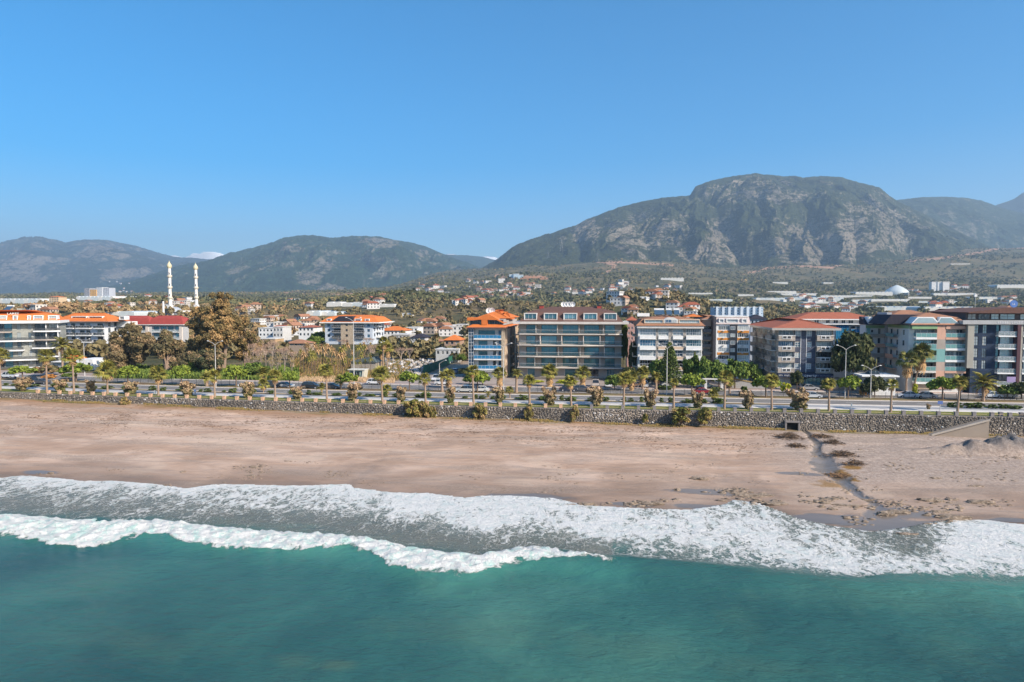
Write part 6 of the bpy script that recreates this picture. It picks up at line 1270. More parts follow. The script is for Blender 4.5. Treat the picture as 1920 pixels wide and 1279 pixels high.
block('house', 'low house with a brown tiled roof left of the lone block', 'house', 535, 575, 644, 650, 285, 8, pt((.36, .28, .22), .85), T_MUD, 1.5, 5, 1, grp=GM)
block('apartment_building', 'cream four storey block on the hill at the far left', 'apartment building', 92, 110, 557, 570, 1150, 18, pt((.62, .46, .28), .8), T_OR, 2, 4, 4, grp='blocks on the far plain at the left')
block('apartment_building', 'white two storey villa block on the orchard hill left of the lone block', 'apartment building', 580, 596, 569, 578, 900, 14, M_WHITE, None, 0, 4, 3, grp=GM, balc=True)
for i, (a, b_, t_, c_, w_) in enumerate(((158, 168, 541, (.30, .30, .33), 'dark grey left tower'), (168, 181, 543, (.64, .36, .10), 'orange fronted tower second from the left'), (181, 192, 539, (.58, .60, .62), 'pale tower third from the left'), (192, 205, 540, (.46, .48, .52), 'grey blue right tower'))):
    block('apartment_tower', w_+' of the distant high rise group', 'apartment tower', a, b_-.6, t_, 554.5, 1650, 22, pt(c_, .8), None, 0, 4, 7, grp='distant high rise group at the left')
B = block('school_building', 'long pale blue three storey building with a row of projecting bays', 'building', 1338, 1431, 576.5, 590.5, 470, 14, pt((.45, .56, .68), .75), None, 0, 15, 3, G_BLUE)
for i in range(8): x = B.X(1344+i*11.5); b = MB(); b.box(x-.8, x+.8, -1.6, -.01, 0, B.Z(575), pt((.62, .70, .78), .75)); b.build('projecting_bay', B.r)
block('house', 'dark blue roofed house showing between the orange banded and red roofed blocks', 'house', 1407, 1436, 598, 612, 230, 8, pt((.38, .42, .48), .8), T_DK, 1.4, 4, 1)
block('apartment_building', 'brown roofed low block showing between the white and central blocks', 'apartment building', 1176, 1194, 601, 640, 212, 10, pt((.50, .30, .26), .8), T_RED, 1.2, 3, 4)
# garden pavilion, pergola, terrace by the front row
B = Bld('garden_pavilion', 'white garden pavilion with tall windows below the pastel block', 164, 1655, cat='pavilion'); X, Z = B.X, B.Z
for c in (1643, 1652, 1661): B.win(c, c+6, 711, 724, 1, 1, M_FRAME, G_CURT)
B.front(X(1638), X(1681), 0, Z(706), 0, 6, M_WHITE); B.bx('flat_roof', 1614, 1684, 703.5, 706, -1.2, 6.5, M_WHITE); b = MB(); b.prism([(X(1636), Z(703.4)), (X(1655), Z(703.4)), (X(1651), Z(696)), (X(1634), Z(696))], 'y', 1, 4, G_DARK); b.build('glass_roof', B.r)
p = PS(1338, 731); o = empty('pergola', (p[0], p[1], ST), 'white pergola gate in front of the dark green trees', 'pergola')
for x in (-1.9, 1.9): b = MB(); b.box(x-.3, x+.3, -.3, .3, 0, 2.5, M_OFF); b.build('post', o)
b = MB(); b.box(-2.7, 2.7, -.5, .5, 2.5, 2.8, M_OFF); b.build('beam', o)
p = PS(1405, 728); o = empty('garden_ramp', (p[0], p[1], ST), 'curved grey garden ramp wall left of the estate agent block', 'ramp'); b = MB(); b.prism([(-5.0, 0), (5.0, 0), (5.0, .4), (1.5, 1.2), (-5.0, 2.3)], 'y', 0, .4, pt((.34, .33, .32), .8)); b.build('side_wall', o); b = MB(); b.prism([(-5.0, 2.32), (1.5, 1.22), (5.0, .42), (5.0, .65), (1.5, 1.5), (-5.0, 2.65)], 'y', -.1, .5, pt((.30, .22, .10), .8)); b.build('coping', o)
# ---------- mosque
mx, my = at_d(316, 560); mz = float(ground_z(mx, my)); mt = pt((.74, .71, .66), .7)
o = empty('mosque', (mx, my, mz), 'grey mosque body with white roofs at the foot of the left minaret', 'mosque')
zt = PYp(316, 585, my)[2]-mz; b = MB(); b.box(-9, 9, 0, 16, 0, zt, pt((.42, .45, .50), .8)); b.build('wall', o); b = MB(); b.box(-10, 10, -1, 17, zt+.01, zt+1.0, M_WHITE); b.build('roof', o)
b = MB(); b.lathe([(6, zt+1.01), (5.8, zt+2), (4.6, zt+3.2), (2.5, zt+4), (0, zt+4.3)], pt((.35, .38, .42), .6), 16, (0, 8)); b.build('dome', o, smooth=True)
def minaret(px, top, base, d, label):
    x, y = at_d(px, d); z = float(ground_z(x, y)); H = PYp(px, top, y)[2]-z; o = empty('minaret', (x, y, z), label, 'minaret', 'minarets'); k = H/45.0
    b = MB(); b.box(-1.6, 1.6, -1.6, 1.6, 0, 8*k, mt); b.build('base', o)
    b = MB(); b.lathe([(1.45, 8*k), (1.3, 10*k), (1.22, 38*k)], mt, 14); b.build('shaft', o, smooth=True)
    for zz in (14, 22.5, 31.5): b = MB(); b.lathe([(1.3, zz*k-1.3), (2.0, zz*k-.2), (2.0, zz*k+.9), (1.85, zz*k+.9), (1.85, zz*k+.1), (1.2, zz*k+.1)], pt((.66, .60, .48), .7), 14); b.build('gallery', o)
    for zz in (15.5, 24, 33): b = MB(); b.box(.4, .9, -1.35, -1.0, zz*k, zz*k+1.6, M_DARK); b.build('opening', o)  # solid dark blocks stand for the shade inside the doorways
    b = MB(); b.lathe([(1.3, 38*k), (2.0, 39.2*k), (1.9, 40.6*k), (1.1, 42*k), (.35, 43.2*k), (.12, 44*k), (0, 45*k)], pt((.62, .55, .36), .5), 14); b.build('spire', o, smooth=True)
minaret(321, 487, 585, 555, 'taller looking white minaret on the left with three galleries'); minaret(370, 491, 590, 590, 'white minaret on the right rising behind the eucalyptus')
x, y = at_d(308, 530); z = float(ground_z(x, y)); b = MB(); H = PYp(308, 565, y)[2]-z; b.tube([(0, 0, 0), (0, 0, H)], [.9, .7], mt, 10); o = b.build('chimney_stack', None, (x, y, z)); tag(o, 'slim pale chimney stack just left of the mosque', 'chimney')
x, y = at_d(906, 900); z = float(ground_z(x, y)); o = empty('minaret', (x, y, z), 'tiny brown minaret among the trees above the orange roofed block', 'minaret', 'minarets'); H = PYp(906, 564, y)[2]-z; b = MB(); b.tube([(0, 0, 0), (0, 0, H*.7)], [1.3, 1.0], pt((.42, .25, .18), .8), 8); b.build('shaft', o); b = MB(); b.tube([(0, 0, H*.7), (0, 0, H)], [1.0, .05], M_OFF, 8); b.build('spire', o)
GREENHOUSES = [(0, 73, 559, 569, 'long pale grey greenhouse behind the far left orange roof'), (145, 210, 554, 564, 'long pale greenhouse below the distant high rise group'), (1240, 1281, 519, 526, 'white greenhouse alone on the big slope right of centre', 2), (1072, 1097, 547, 551, 'small white greenhouse on the middle slope', 2), (1385, 1412, 551, 555, 'white greenhouse left of the pale blue building', 2), (1488, 1575, 556, 563, 'widest grey greenhouse on the right slope'), (1540, 1632, 553, 558, 'long white greenhouse below the white dome', 2), (1610, 1668, 546, 553, 'white greenhouse touching the white dome', 2), (1420, 1468, 557, 563, 'greenhouse above the pale blue building'), (1505, 1535, 571, 576, 'small greenhouse behind the red roofed block', 2), (1562, 1606, 573, 578, 'low greenhouse above the blue glazed bay', 2), (1658, 1722, 573, 582, 'broad grey greenhouse behind the pastel block'), (1744, 1822, 574, 584, 'broad white greenhouse behind the right half of the pastel block', 2), (1705, 1746, 556, 560, 'thin white greenhouse right of the dome', 2), (1878, 1925, 533, 540, 'white greenhouse high at the right edge', 2), (612, 640, 563, 575, 'white greenhouse, left of the row beyond the lone block', 2), (641, 698, 565, 575, 'grey greenhouse, right of the row beyond the lone block'), (706, 740, 568, 576, 'low cream greenhouse right of the row beyond the lone block', 2), (574, 600, 580, 592, 'pale glass greenhouse left of the lone block'), (600, 628, 582, 592, 'rounded plastic greenhouse touching the lone block'), (796, 862, 616, 626, 'white ridged greenhouse behind the yard and houses', 2), (195, 250, 583, 592, 'pale green roofed hall behind the red roofs', 1), (1450, 1476, 528, 532, 'tiny white greenhouse high on the right slope', 2), (1545, 1562, 529, 532, 'smallest white greenhouse on the right slope', 2), (1787, 1815, 494, 496, 'thin white greenhouse strip below the far mountain', 2), (1510, 1560, 565, 569, 'low greenhouse strip in the middle of the right slope', 2), (1600, 1650, 561, 566, 'grey greenhouse strip below the long white one'), (325, 360, 562, 568, 'white greenhouse between the two minarets', 2), (1835, 1880, 556, 561, 'white greenhouse above the navy block', 2), (1440, 1490, 545, 549, 'narrow pale greenhouse above the estate agent block', 2), (1468, 1530, 549, 554, 'pale greenhouse strip left of the long white one', 2), (1575, 1625, 566, 571, 'pale greenhouse directly below the long white one', 1), (1640, 1700, 560, 565, 'pale greenhouse just below the white dome', 2), (1760, 1830, 549, 554, 'pale greenhouse below the three white towers', 2), (1720, 1790, 564, 569, 'grey greenhouse right of the pastel block roof', 1), (1290, 1335, 548, 552, 'pale greenhouse above the orange banded block', 2), (1330, 1372, 560, 564, 'low greenhouse above the orange banded block', 1)]
# ================================================================ VEGETATION
LEAFK = 1.7
def leaf_mat(name, stops, rough=.75):
    stops = [(a, scl(b, LEAFK)) for a, b in stops]
    m = NT(name); t = m.attr('tone'); n_ = m.noise(m.pos(), 1.5, 3, .6); c = m.ramp(m.math('ADD', m.math('MULTIPLY', t, .8), m.math('MULTIPLY', n_, .2)), stops)
    c = m.mix(m.math('MULTIPLY', m.rand(), .35), c, scl(stops[-1][1], .9)); return m.fin(c, rough, spec=.15)
L_EUC = leaf_mat('leaves_eucalyptus', [(.15, (.028, .032, .014)), (.35, (.065, .060, .024)), (.55, (.145, .100, .042)), (.85, (.28, .175, .075))])
L_EUCG = leaf_mat('leaves_eucalyptus_green', [(.15, (.022, .030, .015)), (.45, (.055, .058, .028)), (.7, (.13, .10, .05)), (.9, (.24, .155, .085))])
L_PINE = leaf_mat('leaves_round_tree', [(.15, (.045, .070, .012)), (.5, (.10, .13, .020)), (.85, (.17, .20, .030))])
L_DARK = leaf_mat('leaves_dark', [(.15, (.012, .020, .008)), (.5, (.030, .040, .015)), (.85, (.075, .075, .03))])
L_GREEN = leaf_mat('leaves_green', [(.15, (.025, .045, .012)), (.5, (.06, .095, .018)), (.85, (.12, .15, .03))])
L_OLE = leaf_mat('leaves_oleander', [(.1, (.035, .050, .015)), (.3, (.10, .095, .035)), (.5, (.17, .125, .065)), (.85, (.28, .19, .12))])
L_OLEG = leaf_mat('leaves_wall_bush', [(.1, (.04, .05, .012)), (.45, (.12, .115, .028)), (.75, (.20, .14, .05)), (.95, (.26, .17, .09))])
L_HEDGE = leaf_mat('leaves_hedge', [(.1, (.020, .038, .010)), (.5, (.045, .070, .016)), (.9, (.095, .11, .03))])
L_YEL = leaf_mat('leaves_yellow_green', [(.1, (.10, .12, .01)), (.5, (.22, .24, .02)), (.9, (.34, .32, .03))])
L_ORSH = leaf_mat('leaves_orange', [(.1, (.20, .09, .03)), (.5, (.36, .17, .05)), (.9, (.5, .26, .08))])
L_HILL = leaf_mat('leaves_hill', [(.05, (.020, .030, .012)), (.35, (.045, .058, .022)), (.55, (.090, .085, .035)), (.75, (.19, .12, .055)), (.95, (.27, .18, .10))])
L_PALM = leaf_mat('palm_fronds', [(.1, (.045, .055, .014)), (.5, (.115, .115, .024)), (.9, (.23, .18, .045))]); L_PALMD = leaf_mat('palm_fronds_dry', [(.1, (.13, .085, .04)), (.5, (.24, .15, .07)), (.9, (.38, .24, .12))])
L_PALMG = leaf_mat('palm_fronds_dark', [(.1, (.03, .04, .012)), (.5, (.075, .085, .02)), (.9, (.15, .13, .04))])
M_BARK = pt((.17, .12, .085), .95); M_BARKP = pt((.33, .235, .17), .9); M_BARKW = pt((.42, .33, .27), .9)
def quads(C, S, N_=None, tone=None, aspect=.6):
    """N leaf quads with centres C, sizes S; random orientation leaning to directions N_"""
    n = len(C); a = rng.normal(size=(n, 3)); 
    if N_ is not None: a = a+N_*1.2
    a /= np.linalg.norm(a, axis=1)[:, None]; t = rng.normal(size=(n, 3)); t -= (t*a).sum(1)[:, None]*a; t /= np.linalg.norm(t, axis=1)[:, None]; b = np.cross(a, t)
    S = np.asarray(S)[:, None]; V = np.stack([C-t*S-b*S*aspect, C+t*S-b*S*aspect, C+t*S+b*S*aspect, C-t*S+b*S*aspect], 1)
    return V.reshape(-1, 3), np.arange(4*n).reshape(n, 4), np.repeat(rng.random(n) if tone is None else tone, 4)
def clump_mesh(name, cc, rr, per, size, mat, tonef=None, flat=.85):
    """foliage: clumps of leaves round centres cc with radii rr"""
    C, Nn, T, S = [], [], [], []
    for c, r in zip(cc, rr):
        n = int(per*(r/np.mean(rr))**2); d = rng.normal(size=(n, 3)); d /= np.linalg.norm(d, axis=1)[:, None]; q = rng.random(n)**.4
        C.append(c+d*(q*r)[:, None]*np.array([1, 1, flat])); Nn.append(d); t0 = rng.uniform(.1, .9) if tonef is None else tonef(c); T.append(np.clip(t0+rng.normal(0, .14, n), 0, 1)); S.append(size*rng.uniform(.6, 1.3, n))
    V, Fq, T_ = quads(np.concatenate(C), np.concatenate(S), np.concatenate(Nn), np.concatenate(T)); me = np_mesh(name, V, Fq, mat); add_attr(me, 'tone', T_); return me
def shell(n, rx, ry, rz, zc, inner=.55, lowcut=-.6):
    o = []
    while len(o) < n:
        d = rng.normal(size=3); d /= np.linalg.norm(d)
        if d[2] < lowcut: continue
        k = rng.uniform(inner, 1)*(1+.12*math.sin(d[0]*5+d[1]*3)); o.append((d[0]*rx*k, d[1]*ry*k, zc+d[2]*rz*k))
    return np.array(o)
def branchy(name, H, spread, nb, m_, r0=.2, zt=.35, sub=2, seed=0):
    R_ = random.Random(seed); b = MB(); top = Vector((R_.uniform(-.05, .05)*H, 0, H*.8)); b.tube([(0, 0, -.2), (R_.uniform(-.02, .02)*H, 0, H*zt), tuple(top)], [r0, r0*.75, r0*.2], m_, 6)
    for i in range(nb):
        z = H*R_.uniform(zt*.7, .72); a = R_.uniform(0, 6.28); L_ = spread*R_.uniform(.6, 1.05); p0 = Vector((0, 0, z)); p1 = p0+Vector((math.cos(a)*L_*.5, math.sin(a)*L_*.5, L_*.45)); p2 = p1+Vector((math.cos(a)*L_*.5, math.sin(a)*L_*.5, L_*R_.uniform(.2, .7)))
        b.tube([p0, p1, p2], [r0*.4, r0*.25, r0*.06], m_, 5)
        for k in range(sub):
            a2 = a+R_.uniform(-1.2, 1.2); q = p1+(p2-p1)*R_.random(); b.tube([q, q+Vector((math.cos(a2)*L_*.4, math.sin(a2)*L_*.4, L_*.35))], [r0*.12, r0*.03], m_, 4, False)
    return b.mesh(name)
TPL = {}
def tpl(kind, lst): TPL[kind] = lst
# unit templates: 1 m high and about 1 m wide, scaled later; trunk and crown meshes
def mk_round(mat, n=46, per=60, trunk=.42, flatz=.30, sz=.045, zc=.68, rx=.46):
    return (branchy('trunk', 1.0, .35, 5, M_BARK, .035, trunk), clump_mesh('crown', shell(n, rx, rx, flatz, zc, .5, -.35), rng.uniform(.10, .17, n), per, sz, mat))
tpl('umbrella', [mk_round(L_PINE) for _ in range(3)])
tpl('broad_dark', [mk_round(L_DARK, 60, 70, .2, .42, .035, .55, .46) for _ in range(2)])
tpl('broad_green', [mk_round(L_GREEN, 60, 60, .2, .44, .042, .54, .46) for _ in range(3)])
tpl('hill_brown', [mk_round(L_HILL, 40, 40, .2, .44, .06, .54, .46) for _ in range(3)])
def mk_bush(mat, vee=True, n=34, per=60, sz=.05):
    cc = []; 
    for i in range(n):
        z = rng.uniform(.08, .92); w_ = (.16+.34*z) if vee else .46*math.sqrt(max(.05, 1-(z-.45)**2*3)); a = rng.uniform(0, 6.28); k = rng.random()**.5; cc.append((math.cos(a)*w_*k, math.sin(a)*w_*k, z*.9+.05))
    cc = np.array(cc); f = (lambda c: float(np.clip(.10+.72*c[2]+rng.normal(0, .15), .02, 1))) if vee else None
    b = MB()
    for i in range(7): a = i*.9; b.tube([(0, 0, -.05), (math.cos(a)*.12, math.sin(a)*.12, .4), (math.cos(a)*.3, math.sin(a)*.3, .85)], [.02, .014, .005], M_BARK, 4, False)
    return (b.mesh('stems'), clump_mesh('crown', cc, rng.uniform(.10, .16, n), per, sz, mat, f))
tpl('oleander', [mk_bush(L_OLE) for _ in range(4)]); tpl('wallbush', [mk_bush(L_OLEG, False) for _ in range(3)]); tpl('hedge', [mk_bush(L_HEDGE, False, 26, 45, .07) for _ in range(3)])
tpl('yellow', [mk_bush(L_YEL, False)]); tpl('orange', [mk_bush(L_ORSH, False)]); tpl('olive_bush', [mk_bush(L_EUC, False, 40, 60)])
def mk_cyp(mat, n=50):
    cc = [(rng.normal(0, .12)*(1-z), rng.normal(0, .12)*(1-z), z) for z in rng.uniform(.06, .95, n)]; b = MB(); b.tube([(0, 0, 0), (0, 0, .9)], [.02, .006], M_BARK, 5)
    return (b.mesh('trunk'), clump_mesh('crown', np.array(cc), rng.uniform(.06, .13, n), 50, .04, mat))
tpl('cypress', [mk_cyp(L_DARK)])
def mk_arauc():
    b = MB(); b.tube([(0, 0, 0), (0, 0, 1.0)], [.016, .004], M_BARK, 6); C = []; T = []
    for z in np.arange(.16, .98, .045):
        L_ = .5*(1-z)**.8+.02; n = 8
        for k in range(n):
            a = 2*PI*k/n+z*9; 
            for t in np.linspace(.15, 1, 12): C.append((math.cos(a)*L_*t, math.sin(a)*L_*t, z+.05*t*t)); C.append((math.cos(a)*L_*t, math.sin(a)*L_*t+.01, z+.05*t*t+.008))
    C = np.array(C)+rng.normal(0, .006, (len(C), 3)); V, Fq, T_ = quads(C, np.full(len(C), .019), None, None, .8); me = np_mesh('crown', V, Fq, L_HEDGE); add_attr(me, 'tone', T_); return (b.mesh('trunk'), me)
tpl('araucaria', [mk_arauc()])
def mk_bare(seed, m_, leaf=None):
    R_ = random.Random(seed); b = MB(); tips = []
    def rec(p, d, L_, r_, k):
        q = p+d*L_; b.tube([p, q], [r_, r_*.65], m_, 4 if k < 3 else 3, False)
        if k == 0: tips.append(q); return
        for i in range(3 if k > 1 else 4):
            e = (d+Vector((R_.uniform(-1, 1), R_.uniform(-1, 1), R_.uniform(-.1, .8)))*.62).normalized(); rec(q, e, L_*R_.uniform(.62, .82), r_*.6, k-1)
    rec(Vector((0, 0, 0)), Vector((R_.uniform(-.1, .1), 0, 1)), .30, .020, 4)
    tips = np.array([t[:] for t in tips]); C = np.repeat(tips, 5, 0)+rng.normal(0, .03, (len(tips)*5, 3)); V, Fq, T_ = quads(C, np.full(len(C), .022), None, None, .12); me = np_mesh('twigs', V, Fq, leaf); add_attr(me, 'tone', T_)
    return (b.mesh('trunk'), me)
L_TWIG = leaf_mat('twigs', [(.1, (.13, .08, .055)), (.5, (.22, .145, .10)), (.9, (.33, .22, .16))]); L_TWIGG = leaf_mat('twigs_green', [(.1, (.09, .08, .03)), (.5, (.17, .13, .05)), (.9, (.26, .19, .08))])
tpl('bare', [mk_bare(i, M_BARKW, L_TWIG) for i in (1, 2, 3)]); tpl('bare_green', [mk_bare(i, M_BARKW, L_TWIGG) for i in (5, 6)])
SEEN = {'umbrella': 'umbrella_tree', 'broad_dark': 'dark_tree', 'broad_green': 'green_tree', 'hill_brown': 'brown_tree', 'oleander': 'oleander_bush', 'wallbush': 'bush', 'hedge': 'clipped_bush', 'yellow': 'yellow_shrub', 'orange': 'orange_shrub', 'olive_bush': 'brown_bush', 'cypress': 'cypress_tree', 'araucaria': 'araucaria_tree', 'bare': 'bare_tree', 'bare_green': 'bare_tree'}
def plant(kind, x, y, z, w_, h_, label, group=None, cat=None, parts=('trunk', 'crown')):
    a, b = random.choice(TPL[kind]); nm = SEEN[kind]; cat = cat or ('bush' if kind in ('oleander', 'wallbush', 'hedge', 'yellow', 'orange', 'olive_bush') else 'tree')
    r = empty(nm, (x, y, z), label, cat, group); an = random.uniform(0, 6.28); r.rotation_euler = (0, 0, an)
    for me in (a, b): o = link(me.name.split('.')[0], me, r); o.scale = (w_, w_, h_)
    return r
LM = [(20, 'the grey stone block'), (100, 'the leftmost orange roofs'), (158, 'the small white house'), (225, 'the dark brown trees'), (300, 'the crimson roofed block'), (370, 'the foot of the tall eucalyptus'), (430, 'the tall eucalyptus'), (500, 'the bare pinkish trees'), (560, 'the left half of the palm nursery'), (620, 'the lone white block'), (668, 'the green kiosk'), (725, 'the storage yard'), (780, 'the green hoarding'), (840, 'the side street'), (895, 'the orange roofed block'), (950, 'the side wall of the orange roofed block'), (1010, 'the left half of the brown roofed block'), (1070, 'the middle of the brown roofed block'), (1135, 'the right half of the brown roofed block'), (1190, 'the tall narrow dark tree'), (1240, 'the white block with the araucaria'), (1300, 'the right part of the white block'), (1350, 'the dark green trees'), (1390, 'the orange banded block'), (1435, 'the curved garden ramp'), (1490, 'the left half of the estate agent block'), (1545, 'the right half of the estate agent block'), (1598, 'the big dark tree'), (1660, 'the white pavilion'), (1715, 'the two tall palms'), (1770, 'the peach panels of the pastel block'), (1835, 'the navy block'), (1895, 'the right end of the navy block')]
NUM = ['leftmost', 'second', 'third', 'fourth', 'fifth', 'sixth', 'seventh', 'eighth']
def labels(pxs, what, rel='in front of'):
    near_ = [min(LM, key=lambda l: abs(l[0]-p))[1] for p in pxs]; out = []
    for i, p in enumerate(pxs):
        same = sorted(q for q, n_ in zip(pxs, near_) if n_ == near_[i])
        out.append('%s %s %s' % (what, rel, near_[i]) if len(same) == 1 else '%s %s %s, %s' % (what, rel, near_[i], (('left one', 'right one')[same.index(p)] if len(same) == 2 else NUM[same.index(p)]+(' from left' if same.index(p) else ''))))
    return out
def row(kind, data, what, group, Y=None, rel='in front of', z=ST+.02, z_at=None):
    """data: (px, base row, top row, width in px)"""
    for (px, base, top, w_), lab in zip(data, labels([d[0] for d in data], what, rel)):
        if callable(Y): p0 = PS(px, base); y = Y(p0[0])
        elif Y: y = Y
        else: y = PS(px, base)[1]
        p = PYp(px, base, y); d = p[1]/ray(px, base)[1]; plant(kind, p[0], y, z, w_*d/F*1.08, PYp(px, top, y)[2]-z, lab, group)
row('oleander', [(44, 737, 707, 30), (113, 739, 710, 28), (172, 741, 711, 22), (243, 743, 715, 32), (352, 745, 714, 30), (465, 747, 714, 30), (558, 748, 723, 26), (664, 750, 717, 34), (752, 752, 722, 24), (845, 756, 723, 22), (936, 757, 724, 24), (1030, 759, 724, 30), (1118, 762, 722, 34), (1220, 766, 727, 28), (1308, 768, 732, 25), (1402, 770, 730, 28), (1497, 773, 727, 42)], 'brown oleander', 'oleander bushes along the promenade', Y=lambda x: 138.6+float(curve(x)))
row('umbrella', [(42, 712, 687, 38), (143, 714, 681, 46), (240, 718, 687, 38), (340, 722, 686, 34), (443, 728, 686, 36), (543, 730, 697, 30), (655, 731, 699, 28), (768, 734, 698, 36), (895, 731, 697, 36), (1297, 739, 702, 40), (1436, 745, 706, 44), (1590, 749, 706, 38), (1767, 753, 708, 46)], 'round median tree', 'round topped trees along the median', Y=lambda x: 156.6+float(curve(x)))
row('wallbush', [(235, 760, 744, 16), (85, 760, 750, 8), (775, 776, 747, 34), (797, 776, 751, 24), (812, 776, 762, 12), (900, 778, 755, 24), (991, 780, 757, 16), (1077, 781, 760, 15), (1210, 786, 774, 10), (1276, 790, 762, 36), (1322, 792, 763, 26)], 'wall foot bush', 'bushes growing against the stone wall', Y=lambda x: 134.0+float(curve(x)), rel='below', z=2.0)
hd_ = []
xq = 12
while xq < 1372: w_ = random.choice([9, 12, 16, 22, 26]); hd_.append((xq, 0, 0, w_)); xq += w_+random.choice([4, 8, 14, 22])
xq = 1782
while xq < 1925: w_ = random.choice([12, 18, 24]); hd_.append((xq, 0, 0, w_)); xq += w_+2
for (px, _, _, w_), lab in zip(hd_, labels([d[0] for d in hd_], 'low bush', 'in line with')):
    y = 146.0; p = PYp(px, 750, y); y += float(curve(p[0])); p = PYp(px, 750, y); plant('hedge', p[0], y, ST+.02, w_*y/F*.95, random.uniform(.55, 1.25), lab, 'low bushes beside the near carriageway')
p = PS(1741, 768); plant('oleander', p[0], p[1], ST, 1.1, 1.2, 'small round bush alone on the pavement at the right', 'low bushes beside the near carriageway')
# eucalyptus giants
def euc(px, base, top, wpx, Y, mat, label, n=120, per=110, lean=0, clumpr=(1.0, 2.1)):
    p = PYp(px, base, Y); z = ST; H = PYp(px, top, Y)[2]-z; d = Y/ray(px, base)[1]; W = wpx*d/F/2
    r = empty('eucalyptus_tree', (p[0], Y, z), label, 'tree', 'big eucalyptus trees'); cc = []; rr = []
    lobes = [(rng.uniform(-.62, .62)*W, rng.uniform(-.5, .5)*W, H*(.28+.5*rng.random())) for _ in range(8)]+[(lean, 0, H*.84), (-.3*W, 0, H*.66), (.35*W, 0, H*.6)]
    for i in range(n):
        l = lobes[i % len(lobes)]; q = rng.normal(size=3); q /= np.linalg.norm(q); k = rng.random()**.5; R_ = (.26+.16*(i % 5 == 0))*W; c = np.array(l)+q*k*np.array([R_, R_, R_*1.3]); c[2] = min(c[2], H*.955); c[2] = max(c[2], H*.08)
        top_w = 1-.65*max(0, (c[2]/H-.62)/.38); c[0] = np.clip(c[0], -W*top_w, W*top_w); cc.append(c); rr.append(rng.uniform(*clumpr))
    b = MB()
    for l in lobes: b.tube([(0, 0, -.3), (l[0]*.25, l[1]*.25, l[2]*.45), (l[0]*.8, l[1]*.8, l[2]*.95)], [.55, .30, .10], M_BARKP, 6, False)
    b.build('trunk', r); link('crown', clump_mesh('crown', np.array(cc), np.array(rr), per, .20, mat), r)
euc(420, 716, 545, 112, 192, L_EUC, 'tallest brown leaved eucalyptus left of centre', 400, 170, 0, (.5, 1.35))
euc(376, 716, 566, 66, 198, L_EUC, 'brown eucalyptus forming the left shoulder of the tallest one', 200, 137, 0, (.5, 1.4))
euc(462, 714, 585, 56, 200, L_EUC, 'loose brown eucalyptus on the right flank of the tallest one', 149, 94, 0, (.5, 1.4))
euc(250, 716, 604, 86, 190, L_EUCG, 'broad dark and brown eucalyptus right of the white orange roofed block', 249, 137, 0, (.5, 1.4))
euc(314, 716, 616, 68, 188, L_EUCG, 'dark eucalyptus in front of the crimson roofed block', 182, 137, 0, (.5, 1.4))
euc(218, 714, 648, 44, 184, L_EUCG, 'lower dark eucalyptus at the left end of the dark group', 100, 126, 0, (.5, 1.4))
euc(398, 716, 655, 70, 182, L_EUCG, 'low spreading eucalyptus under the tallest one', 116, 126, 0, (.5, 1.4))
euc(350, 716, 660, 60, 184, L_EUCG, 'low dark eucalyptus between the dark group and the tallest one', 100, 126, 0, (.5, 1.4))
big = [(1598, 738, 621, 72, 172, 'broad_dark', 'big dark broad tree in front of the blue glazed bay'), (1235, 728, 674, 34, 176, 'broad_green', 'dark green round tree in front of the left part of the white block'), (1300, 722, 668, 36, 174, 'broad_green', 'dark green tree at the right corner of the white block'), (1322, 724, 672, 40, 172, 'broad_green', 'bright green broad tree behind the red car'), (1348, 724, 678, 44, 172, 'broad_green', 'broad green tree left of the orange banded block'), (1378, 722, 676, 44, 173, 'broad_green', 'broad green tree in front of the orange banded block'), (1408, 716, 680, 34, 178, 'broad_green', 'pale green tree right of the orange banded block'), (1255, 728, 645, 50, 171, 'araucaria', 'tall tiered araucaria in front of the white block'), (1302, 716, 658, 16, 176, 'cypress', 'narrow dark cypress at the right corner of the white block'), (1186, 726, 640, 16, 186, 'broad_dark', 'dark tall tree squeezed right of the brown roofed block'), (1180, 724, 688, 26, 180, 'broad_dark', 'dark purple leaved tree left of the white block'), (1152, 732, 703, 34, 166, 'broad_green', 'grey green bushy tree at the right corner of the brown roofed block'), (1494, 724, 695, 22, 171, 'broad_dark', 'small dark tree in front of the estate agent sign'), (1640, 736, 704, 34, 161, 'broad_dark', 'dark shrub tree left of the white pavilion'), (1628, 738, 716, 30, 160, 'broad_dark', 'low dark tree right of the big dark tree'), (1550, 736, 712, 22, 165, 'broad_dark', 'low dark tree right of the estate agent shop'), (1915, 740, 716, 40, 162, 'broad_dark', 'dark green tree at the right edge'), (1890, 742, 724, 36, 162, 'broad_green', 'low green shrubs in front of the lilac board'), (88, 714, 684, 44, 178, 'hill_brown', 'grey brown bushy tree left of the small white house'), (880, 731, 703, 22, 172, 'broad_green', 'rounded green tree at the foot of the orange roofed block'), (905, 731, 700, 30, 171, 'broad_green', 'leaning green tree at the foot of the orange roofed block'), (870, 712, 690, 18, 190, 'broad_dark', 'dark creeper covered tree at the corner of the side street'), (480, 714, 680, 44, 180, 'broad_green', 'light green bushy tree left of the bare pinkish trees'), (455, 714, 688, 34, 178, 'broad_green', 'green bushy tree at the right foot of the tall eucalyptus'), (130, 722, 700, 24, 172, 'broad_green', 'green shrub tree behind the leftmost tall palms'), (355, 712, 676, 22, 183, 'broad_green', 'yellow green tree under the dark eucalyptus')]
for px, base, top, w_, Y_, k, lab in big:
    p = PYp(px, base, Y_); d = Y_/ray(px, base)[1]; plant(k, p[0], Y_, ST, w_*d/F*1.08, PYp(px, top, Y_)[2]-ST, lab)
